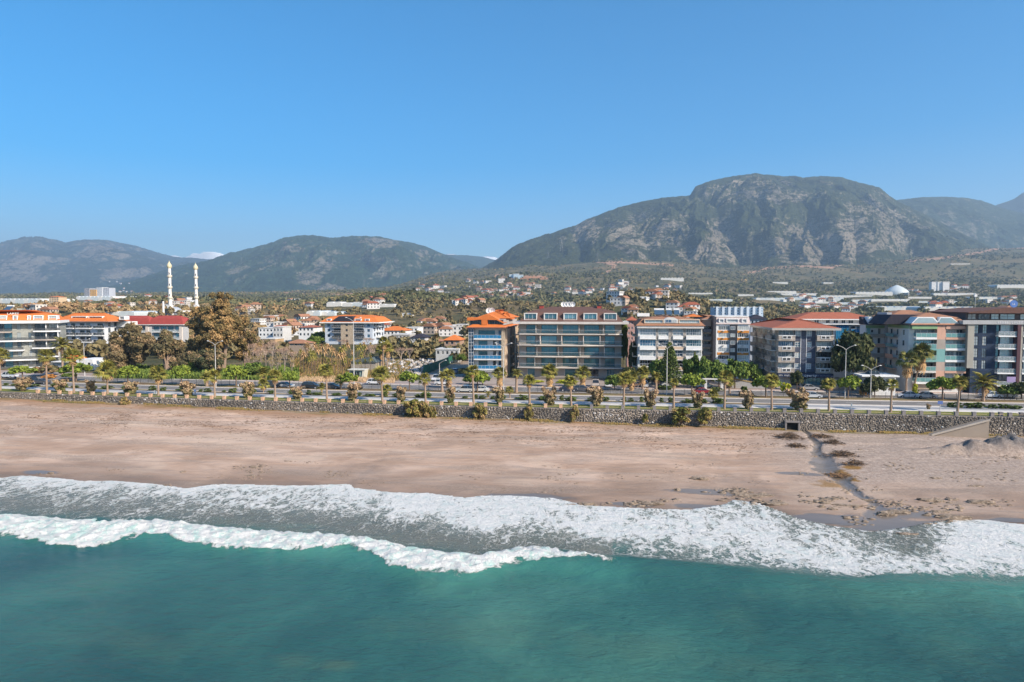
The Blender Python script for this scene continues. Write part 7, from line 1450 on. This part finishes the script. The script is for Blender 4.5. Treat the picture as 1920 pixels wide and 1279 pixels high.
for px, base, top, w_, Y_, k, lab in [(1473, 733, 717, 18, 166, 'yellow', 'bright yellow green clipped shrub in front of the estate agent block'), (1618, 735, 720, 14, 163, 'orange', 'round orange brown shrub left of the white pavilion'), (1717, 731, 719, 10, 166, 'yellow', 'small yellow shrub at the foot of the two tall palms'), (92, 716, 702, 24, 172, 'orange', 'orange shrub behind the second palm from the left'), (1345, 737, 726, 22, 167, 'hedge', 'dark low shrub left of the pergola'), (1395, 737, 724, 12, 166, 'hedge', 'small dark shrub right of the pergola'), (1245, 731, 723, 30, 169, 'hedge', 'clipped hedge block at the foot of the araucaria'), (1000, 722, 713, 34, 180, 'yellow', 'yellow green hedge in front of the left half of the brown roofed block'), (1060, 722, 713, 40, 180, 'yellow', 'yellow green hedge in front of the middle of the brown roofed block')]:
    p = PYp(px, base, Y_); d = Y_/ray(px, base)[1]; plant(k, p[0], Y_, ST, w_*d/F*1.1, PYp(px, top, Y_)[2]-ST, lab)
for i, (px, base, top, w_, Y_, k) in enumerate([(492, 712, 648, 46, 186, 'bare'), (510, 712, 632, 40, 192, 'bare'), (534, 711, 645, 42, 188, 'bare'), (475, 712, 640, 44, 195, 'bare'), (520, 711, 660, 40, 182, 'bare_green'), (548, 710, 668, 34, 182, 'bare_green'), (700, 700, 640, 44, 215, 'bare'), (730, 696, 644, 40, 225, 'bare'), (752, 694, 648, 40, 230, 'bare'), (768, 690, 650, 30, 240, 'bare'), (690, 695, 650, 30, 225, 'bare'), (640, 668, 634, 44, 290, 'bare'), (690, 668, 632, 40, 290, 'bare'), (1430, 700, 660, 30, 200, 'bare')]):
    p = PYp(px, base, Y_); d = Y_/ray(px, base)[1]; z = float(ground_z(p[0], Y_))
    plant(k, p[0], Y_, z, w_*d/F*1.1, PYp(px, top, Y_)[2]-z, ['bare pinkish tree, leftmost pale trunk of the group right of the eucalyptus', 'tallest bare pinkish tree right of the eucalyptus', 'bare tree with a leaning pale trunk right of the eucalyptus', 'bare tree directly against the tall eucalyptus', 'greenish bare tree among the pinkish ones', 'greenish bare tree at the left edge of the palm nursery', 'grey brown bare tree left of the yard', 'second grey brown bare tree left of the yard', 'third grey brown bare tree beside the yard', 'grey brown bare tree closest to the yard', 'small bare tree behind the nursery', 'bare tree in front of the left of the lone block', 'bare tree in front of the right of the lone block', 'bare tree beside the estate agent block'][i], 'bare winter trees')
for i, (px, base, top, w_, Y_, k) in enumerate([(465, 712, 622, 60, 200, 'bare'), (500, 712, 640, 58, 205, 'bare'), (528, 712, 650, 54, 198, 'bare'), (552, 711, 656, 46, 200, 'bare'), (482, 712, 662, 50, 184, 'bare_green'), (512, 712, 668, 46, 180, 'bare_green')]):
    p = PYp(px, base, Y_); d = Y_/ray(px, base)[1]; plant(k, p[0], Y_, ST, w_*d/F*1.1, PYp(px, top, Y_)[2]-ST, ['wide bare tree touching the right side of the tall eucalyptus', 'wide bare tree behind the leaning pale trunk', 'wide bare tree in the middle of the pinkish group', 'rightmost wide bare tree beside the nursery', 'low greenish bare tree below the pinkish group, left one', 'low greenish bare tree below the pinkish group, right one'][i], 'bare winter trees')
# ---------- palms: every frond is a part
def fan_frond(L_=1.0, mat=L_PALM, droop=.35, nb=11):
    v, f, t = [], [], []; pt_ = .42*L_
    b0 = len(v); v += [(0, -.012, 0), (0, .012, 0), (pt_, .012, .02), (pt_, -.012, .02)]; f.append((0, 1, 2, 3)); t += [.4]*4
    for i in range(nb):
        a = (i/(nb-1)-.5)*2.5; R_ = L_*(.66-.12*abs(a)); c, s_ = math.cos(a), math.sin(a); w_ = .055*L_; dz = -droop*(.35+.5*abs(a))*L_
        k = len(v); m1 = R_*.6; v += [(pt_, 0, .02), (pt_+c*m1+s_*w_, s_*m1-c*w_, .02+.04*L_), (pt_+c*R_, s_*R_, .02+dz), (pt_+c*m1-s_*w_, s_*m1+c*w_, .02+.04*L_)]; f.append((k, k+1, k+2, k+3)); t += [rng.uniform(.2, .9)]*4
    me = np_mesh('frond', v, f, mat); add_attr(me, 'tone', t); return me
def feather_frond(L_=1.0, mat=L_PALM, droop=.5, n=16, wl=.2):
    v, f, t = [], [], []
    def P_(s_): return Vector((L_*(s_*.95-.10*s_*s_), 0, L_*(.30*s_-droop*s_*s_*s_*1.2)))
    for i in range(6): a, b = P_(i/6), P_((i+1)/6); k = len(v); v += [(a.x, -.012, a.z), (a.x, .012, a.z), (b.x, .012, b.z), (b.x, -.012, b.z)]; f.append((k, k+1, k+2, k+3)); t += [.5]*4
    for i in range(n):
        s_ = .12+.86*i/(n-1); p = P_(s_); l = wl*L_*math.sin(PI*min(1, s_*.85+.18))+.03
        for sg in (-1, 1):
            k = len(v); tip = (p.x+l*.55, sg*l, p.z-.25*l+rng.uniform(-.02, .02)); v += [tuple(p), (p.x+.05*L_, sg*.01, p.z), tip, (p.x+l*.3, sg*l*.6, p.z)]; f.append((k, k+1, k+2, k+3)); t += [rng.uniform(.2, .9)]*4
    me = np_mesh('frond', v, f, mat); add_attr(me, 'tone', t); return me
FAN = [fan_frond() for _ in range(3)]; FAND = [fan_frond(1.0, L_PALMD, .6, 7) for _ in range(2)]; FEA = [feather_frond() for _ in range(3)]; FEAD = [feather_frond(1, L_PALMD, .7)]; FAND2 = [fan_frond(1.0, L_PALMG) for _ in range(2)]
_tk = {}
def palm(x, y, z, H, R_, label, kind='fan', n=24, dead=6, lean=0.0, rt=.19, group=None, skirt=0):
    r = empty('fan_palm' if kind != 'date' else 'date_palm', (x, y, z), label, 'palm tree', group)
    b = MB(); st = [(0, 0, -.1), (lean*.3, 0, H*.35), (lean, 0, H)]; b.tube(st, [rt*1.35, rt, rt*.85], M_BARKP, 8); b.build('trunk', r)
    fr = {'fan': FAN, 'date': FEA, 'dark': FAND2}[kind]
    for i in range(n):
        u = (i+.5)/n; el = 1.35-1.75*u+random.uniform(-.12, .12); a = i*2.399+random.uniform(-.2, .2); o = link('frond', random.choice(fr), r, (lean, 0, H)); o.rotation_euler = (random.uniform(-.3, .3), -el, a); k = R_*random.uniform(.85, 1.1); o.scale = (k, k, k)
    for i in range(dead+skirt):
        el = random.uniform(-1.35, -.75); a = i*2.1+random.random(); o = link('dead_frond', random.choice(FEAD if kind == 'date' else FAND), r, (lean*.95, 0, H-.1-(random.random()*R_*.9 if i >= dead else 0))); o.rotation_euler = (0, -el, a); k = R_*random.uniform(.6, .85); o.scale = (k, k, k)
pf = [(1, 738, 656, 32), (88, 739, 659, 30), (139, 741, 658, 34), (202, 742, 684, 38), (297, 744, 692, 32), (403, 746, 697, 26), (516, 747, 697, 26), (613, 749, 687, 28), (717, 752, 692, 34), (798, 756, 703, 24), (888, 757, 688, 26), (993, 759, 707, 24), (1071, 761, 708, 26), (1169, 762, 702, 30), (1263, 765, 712, 18), (1358, 767, 699, 28), (1447, 771, 706, 28), (1554, 774, 713, 24), (1670, 775, 714, 24), (1795, 779, 708, 28)]
for (px, base, top, w_), lab in zip(pf, labels([d[0] for d in pf], 'promenade fan palm')):
    y = 138.2; p = PYp(px, base, y); y += float(curve(p[0])); p = PYp(px, base, y); d = y/ray(px, base)[1]; R_ = w_*d/F*.62; H = PYp(px, top, y)[2]-ST-R_*.62
    palm(p[0], y, ST+.02, H, R_, lab, 'fan', 26, 5, random.uniform(-.25, .25), .20, 'fan palms along the promenade')
pd = [(118, 712, 634, 44, 178, 'date', 'tall orange tinted date palm left of the white house'), (388, 728, 699, 30, 156, 'date', 'short date palm left of the lamp under the tall eucalyptus'), (494, 729, 690, 34, 156, 'date', 'date palm with upright fronds on the median below the bare trees'), (494, 741, 714, 22, 148, 'fan', 'small palm beside the near road below the bare trees'), (603, 743, 719, 22, 148, 'date', 'small brown tipped palm beside the near road left of a tall fan palm'), (725, 745, 724, 20, 148, 'fan', 'small palm just right of the yard end fan palm'), (639, 731, 706, 22, 157, 'fan', 'small palm on the median left of the kiosk'), (829, 736, 699, 24, 156, 'date', 'short date palm on the median, left one of a pair at the side street'), (842, 729, 696, 26, 164, 'fan', 'skirted fan palm, right one of a pair at the side street'), (938, 729, 692, 28, 166, 'fan', 'skirted fan palm behind the lamp at the orange roofed block'), (968, 738, 693, 26, 157, 'date', 'upright date palm at the left corner of the brown roofed block'), (1031, 728, 688, 32, 170, 'fan', 'broad skirted palm in front of the brown roofed block, left one'), (1092, 728, 691, 30, 170, 'fan', 'broad skirted palm in front of the brown roofed block, right one'), (1205, 731, 691, 28, 168, 'fan', 'skirted fan palm left of the araucaria'), (1230, 737, 699, 28, 158, 'date', 'date palm with upright fronds left of the araucaria'), (1337, 759, 734, 20, 148, 'fan', 'small palm beside the near road below the red car'), (1368, 745, 712, 20, 160, 'fan', 'fan palm just right of the pergola'), (1843, 755, 702, 58, 156, 'date', 'big spreading date palm in front of the navy block'), (1699, 735, 664, 38, 166, 'dark', 'tall dark palm with a brown skirt, left one of the leaning pair'), (1712, 733, 650, 40, 168, 'dark', 'tallest leaning palm with a dry skirt, right one of the pair'), (1183, 733, 700, 26, 165, 'fan', 'skirted palm at the gap left of the white block'), (915, 752, 735, 16, 148, 'date', 'tiny reddish palm beside the near road right of a tall fan palm'), (956, 745, 727, 16, 148, 'fan', 'tiny yellow palm beside the near road behind the oleander'), (1800, 748, 714, 26, 158, 'fan', 'fan palm right of the round tree at the pastel block'), (170, 740, 726, 16, 147, 'fan', 'tiny palm beside the near road below the left houses')]
for px, base, top, w_, Y_, k, lab in pd:
    p = PYp(px, base, Y_); Y_ = Y_+float(curve(p[0]))*(Y_ < 165); p = PYp(px, base, Y_); d = Y_/ray(px, base)[1]; R_ = w_*d/F*.60; H = max(.5, PYp(px, top, Y_)[2]-ST-R_*.6)
    palm(p[0], Y_, ST+.05, H, R_, lab, k, 26 if H > 1 else 16, 5, (1.6 if px == 1712 else random.uniform(-.15, .15)), (.2 if k != 'date' else .3) if H > 2 else .12, 'palms between the carriageways and buildings', skirt=14 if ('skirt' in lab) else 0)
# nursery palms: crown as one part
def palm_simple(n):
    b = MB(); b.tube([(0, 0, 0), (.01, 0, .5), (0, 0, .86)], [.018, .013, .012], M_BARK, 5); v, f, t = [], [], []
    for i in range(n):
        a = i*2.399; el = 1.2-1.9*(i+.5)/n; L_ = .22*random.uniform(.8, 1.2)
        for k in range(3):
            s0, s1 = k/3, (k+1)/3; r0, r1 = L_*s0, L_*s1; z0, z1 = .86+math.sin(el)*r0-.10*s0*s0, .86+math.sin(el)*r1-.10*s1*s1; c, s_ = math.cos(a), math.sin(a); w_ = .028*math.sin(PI*(s0+.2)); q = len(v); ce = math.cos(el)
            v += [(c*r0*ce-s_*w_, s_*r0*ce+c*w_, z0), (c*r0*ce+s_*w_, s_*r0*ce-c*w_, z0), (c*r1*ce+s_*w_*.7, s_*r1*ce-c*w_*.7, z1), (c*r1*ce-s_*w_*.7, s_*r1*ce+c*w_*.7, z1)]; f.append((q, q+1, q+2, q+3)); t += [rng.uniform(0, 1)]*4
    me = np_mesh('crown', v, f, L_PALM); add_attr(me, 'tone', t); me2 = me.copy(); me2.materials.clear(); me2.materials.append(L_PALMD); return b.mesh('trunk'), me, me2
PSN = [palm_simple(30) for _ in range(3)]
for i in range(70):
    px = random.uniform(556, 700); Y_ = random.uniform(186, 236); p = PYp(px, 700, Y_); z = float(ground_z(p[0], Y_)); H = random.uniform(3.5, 8.5); t_, g_, d_ = random.choice(PSN)
    dry_ = random.random() < .45; lm_ = min(LM, key=lambda l: abs(l[0]-px))[1]
    r = empty('nursery_palm', (p[0], Y_, z), '%s %s nursery palm %s' % ('tall' if H > 6.2 else 'short' if H < 4.8 else 'middling', 'dry brown' if dry_ else 'green', 'in front of '+lm_), 'palm tree', 'slim palms of the nursery', random.uniform(0, 6)); 
    for me in (t_, d_ if dry_ else g_): o = link(me.name.split('.')[0], me, r); o.scale = (H*.95, H*.95, H)
for px, base, top, Y_, lab in ((718, 696, 636, 205, 'tall brown skirted palm left of the yard, taller one'), (726, 696, 648, 207, 'tall brown skirted palm left of the yard, shorter one'), (714, 694, 652, 212, 'slim dark palm behind the brown skirted pair')):
    p = PYp(px, base, Y_); palm(p[0], Y_, ST, PYp(px, top, Y_)[2]-ST-1.0, 2.2, lab, 'fan', 24, 8, .2, .22, None, 10)
def reeds(name, px0, px1, y0, y1, n, h0, h1, mat, label, wd=.05):
    px = rng.uniform(px0, px1, n); Yr = rng.uniform(y0, y1, n); P_ = np.array([PYp(a, 700, b)[:2] for a, b in zip(px, Yr)]); z = ground_z(P_[:, 0], P_[:, 1]); h = rng.uniform(h0, h1, n)*(.6+.5*(fbm(P_[:, 0]/6, P_[:, 1]/6, 3)+.5)); a = rng.uniform(0, 3.14, n); dx, dy = np.cos(a)*wd, np.sin(a)*wd; lx, ly = rng.normal(0, .15, n)*h, rng.normal(0, .15, n)*h
    V = np.stack([np.stack([P_[:, 0]-dx, P_[:, 1]-dy, z-.1], 1), np.stack([P_[:, 0]+dx, P_[:, 1]+dy, z-.1], 1), np.stack([P_[:, 0]+dx+lx, P_[:, 1]+dy+ly, z+h], 1), np.stack([P_[:, 0]-dx+lx, P_[:, 1]-dy+ly, z+h], 1)], 1).reshape(-1, 3)
    me = np_mesh(name, V, np.arange(4*n).reshape(n, 4), mat); add_attr(me, 'tone', np.repeat(rng.random(n), 4)); tag(link(name, me), label, None, None, 'stuff')
reeds('reeds', 545, 770, 178, 245, 24000, .3, 1.1, leaf_mat('reeds_dry', [(.1, (.05, .065, .02)), (.35, (.09, .095, .025)), (.55, (.16, .11, .04)), (.9, (.27, .15, .07))]), 'tall dry reeds and grass round the palm nursery')
reeds('dry_grass', 560, 740, 172.5, 182, 14000, .3, .9, leaf_mat('grass_dry', [(.1, (.20, .15, .08)), (.9, (.46, .32, .20))]), 'dry grass verge in front of the palm nursery', .03)
reeds('undergrowth', 200, 560, 174, 200, 26000, .4, 2.0, L_GREEN, 'green undergrowth below the eucalyptus trees', .12)
reeds('wall_foot_weeds', 0, 1830, 133.2, 134.6, 100, .1, .2, L_PALM, 'weeds at the foot of the wall', .03) if False else None
n = 16000; xw = rng.uniform(-125, 88, n); yw = WALLY+curve(xw)-np.abs(rng.normal(0, .8, n))-.25; zw = beach_z(xw, yw); kp = fbm(xw*.12, yw*.3, 3) > .12; xw, yw, zw = xw[kp], yw[kp], zw[kp]; n = len(xw)
a = rng.uniform(0, 3.14, n); h = rng.uniform(.08, .4, n); V = np.stack([np.stack([xw-np.cos(a)*.05, yw-np.sin(a)*.05, zw-.05], 1), np.stack([xw+np.cos(a)*.05, yw+np.sin(a)*.05, zw-.05], 1), np.stack([xw+.08, yw, zw+h], 1), np.stack([xw-.05, yw, zw+h], 1)], 1).reshape(-1, 3)
me = np_mesh('wall_foot_weeds', V, np.arange(4*n).reshape(n, 4), leaf_mat('weeds_leaf', [(.1, (.06, .075, .015)), (.5, (.11, .09, .03)), (.9, (.19, .12, .05))])); add_attr(me, 'tone', np.repeat(rng.random(n), 4)); tag(link('wall_foot_weeds', me), 'low weeds along the foot of the stone wall', None, None, 'stuff')
# bushes scattered among the middle distance as single trees
MID = [(800, 672, 650, 44, 262, 'broad_green', 'broad olive green tree behind the yard'), (824, 668, 655, 26, 275, 'broad_green', 'green tree left of the tan house'), (783, 660, 648, 26, 285, 'orange', 'orange leaved tree above the yard'), (740, 655, 638, 22, 310, 'broad_green', 'dark green tree beside the terraced grey house'), (847, 650, 636, 20, 300, 'hill_brown', 'brown tree behind the tan house'), (866, 690, 664, 18, 235, 'broad_green', 'green tree beside the blue glass corner'), (716, 632, 618, 14, 350, 'broad_green', 'green tree at the right side of the lone block'), (600, 650, 622, 26, 330, 'broad_green', 'green tree at the left side of the lone block'), (590, 655, 630, 30, 300, 'broad_green', 'round green tree below the white two storey house'), (1168, 690, 600, 18, 200, 'broad_green', 'tall green tree showing right of the brown roofed block'), (1420, 716, 695, 24, 185, 'broad_dark', 'dark tree in the garden right of the ramp')]
for px, base, top, w_, Y_, k, lab in MID:
    p = PYp(px, base, Y_); d = Y_/ray(px, base)[1]; z = float(ground_z(p[0], Y_)); plant(k, p[0], Y_, z, w_*d/F*1.1, max(2, PYp(px, top, Y_)[2]-z), lab)
# ---------- woods and scrub of the plain and slopes
from mathutils.bvhtree import BVHTree
_dg = bpy.context.evaluated_depsgraph_get()
_bv = [BVHTree.FromObject(o, _dg) for o in col.objects if o.name.split('.')[0] in ('ground', 'mountain')]
def HIT(px, py):
    d = Vector(ray(px, py)).normalized(); best = None
    for b in _bv:
        h = b.ray_cast(Vector(CAMP), d)
        if h[0] is not None and (best is None or h[3] < best[1]): best = (h[0], h[3])
    return best
def wood(name, n, dlo, dhi, qn, szr, hr, label, dens, tonef, pxr=(-350, 2270)):
    px = rng.uniform(*pxr, n*3); d = np.exp(rng.uniform(math.log(dlo), math.log(dhi), n*3)); x, y = at_d(px, d); z = ground_z(x, y)
    k = dens(px, d, x, y) > rng.random(n*3); x, y, z, px, d = x[k][:n], y[k][:n], z[k][:n], px[k][:n], d[k][:n]; m_ = len(x)
    R_ = rng.uniform(*szr, m_); H = rng.uniform(*hr, m_); tone = tonef(px, d, x, y)+rng.normal(0, .13, m_)
    dv = rng.normal(size=(m_, qn, 3)); dv /= np.linalg.norm(dv, axis=2)[:, :, None]; dv[:, :, 2] = np.abs(dv[:, :, 2])*1.0-.15; q = rng.uniform(.55, 1, (m_, qn, 1))
    C = np.stack([x, y, z+H*.45], 1)[:, None]+dv*q*np.stack([R_, R_, H*.6], 1)[:, None]; S = np.repeat(R_*(.36 if qn > 20 else .5), qn)*rng.uniform(.7, 1.2, m_*qn)
    T = np.clip(np.repeat(tone, qn)+rng.normal(0, .10, m_*qn), 0, 1); V, Fq, T_ = quads(C.reshape(-1, 3), S, dv.reshape(-1, 3), T, .75); me = np_mesh(name, V, Fq, L_HILL); add_attr(me, 'tone', T_); return tag(link(name, me), label, None, None, 'stuff')
GH = GREENHOUSES
def hillw(x, y): return sum(np.exp(-((x-bx_)/w_)**2-((y-by_)/l_)**2) for bx_, by_, h, w_, l_ in BW)
def ghmask(x, y, z):
    qx, qy = proj(x, y, z+4); k = np.ones(len(x))
    for g_ in GH: k = np.where((qx > g_[0]-3) & (qx < g_[1]+3) & (qy > g_[2]-1) & (qy < g_[3]+3.5), 0, k)
    return k
def dens1(px, d, x, y): return ghmask(x, y, ground_z(x, y))*np.clip(.34+1.0*hillw(x, y)+.9*fbm(x/90, y/90, 3), .04, 1)*((y > 240) | (px < -20) | (px > 1960))*(y > 205)*~((px > 556) & (px < 735) & (d < 335))
def tone1(px, d, x, y): return np.clip(.36+.30*fbm(x/70+5, y/70, 3)+.26*((px < 560) & (d > 330))-.10*(d > 600)*(px > 620), .05, .9)
wood('woodland', 3600, 235, 900, 46, (1.6, 3.6), (3, 7.5), 'trees and shrubs filling the plain behind the buildings', dens1, tone1)
def dens2(px, d, x, y): return ghmask(x, y, ground_z(x, y))*np.clip(.55+1.1*fbm(x/220, y/220, 4)+.35*hillw(x, y), .03, 1)
def tone2(px, d, x, y): return np.clip(.30+.28*fbm(x/200+5, y/200, 3), .05, .8)
wood('woodland', 34000, 850, 4300, 9, (2.4, 6.0), (3, 8), 'dark scrub and small woods on the lower mountain slopes', dens2, tone2)
# ================================================================ FAR HOUSES, GREENHOUSES, PYLONS
def house_tpl(w_, d_, h_, wallc, roofm, flat):
    b = MB(); b.box(-w_/2, w_/2, -d_/2, d_/2, -3, h_, wallc); k = MB()
    if flat: k.box(-w_/2-.3, w_/2+.3, -d_/2-.3, d_/2+.3, h_+.02, h_+.5, roofm)
    else: k.prism([(-w_/2-.6, h_+.01), (w_/2+.6, h_+.01), (w_*.2, h_+2.4), (-w_*.2, h_+2.4)], 'y', -d_/2-.6, d_/2+.6, roofm)
    nx, nz = max(2, int(w_/3)), max(1, int(h_/3)); g = MB()
    for i in range(nx):
        for j in range(nz): cx = -w_/2+w_*(i+.5)/nx; z = j*3+1.1; g.box(cx-.6, cx+.6, -d_/2-.06, -d_/2-.01, z, z+1.4, M_DARK); g.box(w_/2+.01, w_/2+.06, cx*d_/w_-.6, cx*d_/w_+.6, z, z+1.4, M_DARK)
    return b.mesh('wall'), k.mesh('roof'), g.mesh('windows')
wcs = [pt((.66, .64, .61), .8), pt((.60, .55, .49), .8), pt((.70, .69, .67), .8), pt((.50, .40, .32), .85), pt((.60, .62, .64), .8)]
HT = [(house_tpl(w_, d_, h_, random.choice(wcs), r_, f_), {T_MUD: 'brown', T_OR: 'orange', T_RED: 'red'}.get(r_, 'flat')+' roofed', 'tall' if h_ > 6 else 'low' if h_ < 5 else '') for w_, d_, h_, r_, f_ in [(10, 9, 6, T_MUD, False), (13, 10, 6, M_OFF, True), (9, 9, 9, M_OFF, True), (14, 9, 6, T_RED, False), (11, 10, 6, T_MUD, False), (16, 10, 9, M_OFF, True), (8, 8, 3.2, M_OFF, True), (12, 9, 3.5, T_MUD, False)]]
ZN = [(478, 606, 603, 646, 16, 'in the old quarter', 'houses right of the tall eucalyptus'), (704, 868, 600, 640, 22, 'between the trees', 'houses behind the storage yard'), (1180, 1920, 578, 598, 18, 'close behind', 'roofs behind the right hand row'), (878, 1010, 516, 560, 52, 'in the village', 'village houses under the big mountain'), (760, 900, 535, 572, 30, 'on the gentle slope', 'houses on the slope between the mountains'), (1010, 1330, 522, 575, 46, 'on the big slope', 'houses on the middle of the big slope'), (1340, 1900, 532, 584, 62, 'among greenhouses', 'houses among the greenhouses at the right'), (500, 720, 548, 580, 16, 'on orchard land', 'houses before the forested mountain'), (0, 480, 552, 594, 42, 'on the plain', 'houses on the plain at the left'), (205, 300, 525, 548, 10, 'on the mountain foot', 'houses on the foot of the left mountain')]
for x0, x1, y0, y1, n, lab, grp in ZN:
    cs = [(random.uniform(x0, x1), random.uniform(y0, y1)) for _ in range(max(3, n//6))]
    for i in range(n):
        c = random.choice(cs); px, py = min(max(random.gauss(c[0], 14), x0), x1), min(max(random.gauss(c[1], 4), y0), y1); h = HIT(px, py)
        if h is None or h[1] < (250 if y0 > 598 else 330): continue
        if 600 < px < 716 and h[1] < 400: continue
        tp_ = random.choice(HT); tp_ = random.choice(HT) if tp_[2] == 'tall' else tp_; k_ = .82 if h[1] < 1000 else 1.0; lm_ = min(LM, key=lambda l: abs(l[0]-px))[1]; lm_ = lm_.replace('the left half of ', '').replace('the right half of ', '').replace('the middle of ', '')
        r = empty('village_house', tuple(h[0]), ' '.join(('%s %s house %s above %s' % (tp_[2], tp_[1], lab, lm_)).split()), 'house', grp, random.uniform(-.6, .6)); k = k_*random.uniform(.8, 1.15)*(1.25 if h[1] > 1800 else 1)
        for me in tp_[0]:
            o = link(me.name.split('.')[0], me, r); o.scale = (k, k, k)
            if me.name.startswith('windows'): tag(o, kind='stuff')
# greenhouses: arched spans
m_gh = pt((.55, .60, .60), .5); m_gh2 = pt((.66, .65, .60), .6)
def greenhouse(px0, px1, py0, py1, label, mat=None, rz=0.0, depth=None):
    h = HIT((px0+px1)/2, py1)
    if h is None: return
    p, dist = h; d = dist; W = (px1-px0)*d/F; H = max(3.5, min(11, (py1-py0)*d/F*.75)); mat = mat or m_gh; L_ = depth or max(20, min(90, H*9)); r = empty('greenhouse', (p.x, p.y, p.z), label, 'greenhouse', 'greenhouses on the plain and slopes', rz)
    b = MB(); n = max(2, min(14, int(W/9))); sw = W/n
    for i in range(n):
        x = -W/2+i*sw; pr = [(x, -3), (x, H*.6)]+[(x+sw*(.5-.5*math.cos(a)), H*.6+H*.4*math.sin(a)) for a in np.linspace(.3, PI-.3, 5)]+[(x+sw*.998, H*.6), (x+sw*.998, -3)]
        b.prism(pr, 'y', 0, L_, mat if (i % 3) else m_gh2)
    b.build('glazed_span', r)
for a in GREENHOUSES:
    greenhouse(a[0], a[1], a[2], a[3], a[4], (m_gh, m_gh, m_gh2)[a[5]] if len(a) > 5 else None)
h = HIT(1681, 551); r = empty('dome_hall', tuple(h[0]), 'white dome shaped hall among the greenhouses on the right slope', 'hall'); k = 36*h[1]/F/2; b = MB(); b.lathe([(k, -3), (k, k*.15), (k*.85, k*.34), (k*.5, k*.58), (k*.15, k*.76), (0, k*.80)], m_gh, 22); b.build('dome', r, smooth=True)
for i, px in enumerate((1750, 1761, 1771)):
    h = HIT(px, 546); r = empty('storage_tower', tuple(h[0]), ['left', 'middle', 'right'][i]+' one of three white blocks standing high on the right slope', 'building', 'three white towers on the right slope'); k = 9.5*h[1]/F/2; H = 14*h[1]/F; b = MB(); b.box(-k, k, -k, k, -4, H, wcs[2]); b.build('wall', r); b = MB(); b.box(-k*1.05, k*1.05, -k*1.05, k*1.05, H+.02, H+1.5, M_OFF); b.build('roof', r)
for i, (px, py, hh) in enumerate([(960, 521, 6), (968, 521, 7), (976, 522, 6)]):
    h = HIT(px, py); k = 6*h[1]/F/2; H = hh*h[1]/F; r = empty('hillside_building', tuple(h[0]), ['left', 'middle', 'right'][i]+' pale blue building of three above the reddish construction site', 'building', 'three buildings above the construction site'); b = MB(); b.box(-k*1.6, k*1.6, -k, k, -5, H, pt((.50, .62, .68), .8)); b.build('wall', r); b = MB(); b.box(-k*1.7, k*1.7, -k*1.1, k*1.1, H+.02, H+1.2, M_OFF); b.build('roof', r)
h = HIT(998, 525); L_ = h[1]/F; r = empty('construction_site', tuple(h[0]), 'reddish earth walled construction site on the slope under the big mountain', 'construction site'); b = MB(); b.box(-22*L_, 22*L_, 0, 20, -6, 4*L_, pt((.42, .22, .13), .9)); b.build('retaining_wall', r); b = MB(); b.box(-18*L_, 24*L_, 22, 30, 0, 7*L_, pt((.48, .26, .16), .9)); b.build('upper_wall', r)
def pylon(px, py, hpx, label):
    h = HIT(px, py)
    if h is None: return
    H = hpx*h[1]/F; r = empty('pylon', tuple(h[0]), label, 'pylon', 'power pylons on the slopes'); b = MB(); w_ = H*.12
    for sx in (-1, 1):
        for sy_ in (-1, 1): b.tube([(sx*w_, sy_*w_, -2), (sx*w_*.2, sy_*w_*.2, H*.75), (0, 0, H)], H*.007, M_GREY, 4)
    b.build('lattice_legs', r); b = MB(); [b.tube([(-H*.2, 0, H*z), (H*.2, 0, H*z)], H*.007, M_GREY, 4) for z in (.62, .76, .9)]; b.build('cross_arms', r)
for i, a in enumerate([(1053, 471, 22), (453, 492, 9), (516, 500, 8), (548, 501, 11), (832, 532, 14), (796, 530, 10), (1120, 488, 14), (1254, 490, 12), (1028, 484, 12), (887, 521, 9)]): pylon(*a, ['tallest pylon on the left shoulder of the big mountain', 'pylon highest on the forested mountain, left', 'pylon on the forested mountain left of the rock face', 'pylon close to the left of the pale rock face', 'pylon in the valley between the mountains, right one', 'pylon in the valley between the mountains, left one', 'pylon above the red earth road bend', 'pylon on the road right of the red bend', 'pylon just left of the tallest one', 'pylon at the dark forest foot of the big mountain'][i])
x, y = at_d(1883, 420); z = float(ground_z(x, y)); r = empty('mast', (x, y, z), 'thin mast with a white box behind the navy block', 'mast'); H = PYp(1826, 552, y)[2]-z
x, y = at_d(1826, 420); z = float(ground_z(x, y)); r.location = (x, y, z); b = MB(); b.tube([(0, 0, 0), (0, 0, H)], .12, M_FRAME, 5); b.build('pole', r); b = MB(); b.box(-.8, .8, -.5, .5, H-1.5, H, M_WHITE); b.build('box', r)
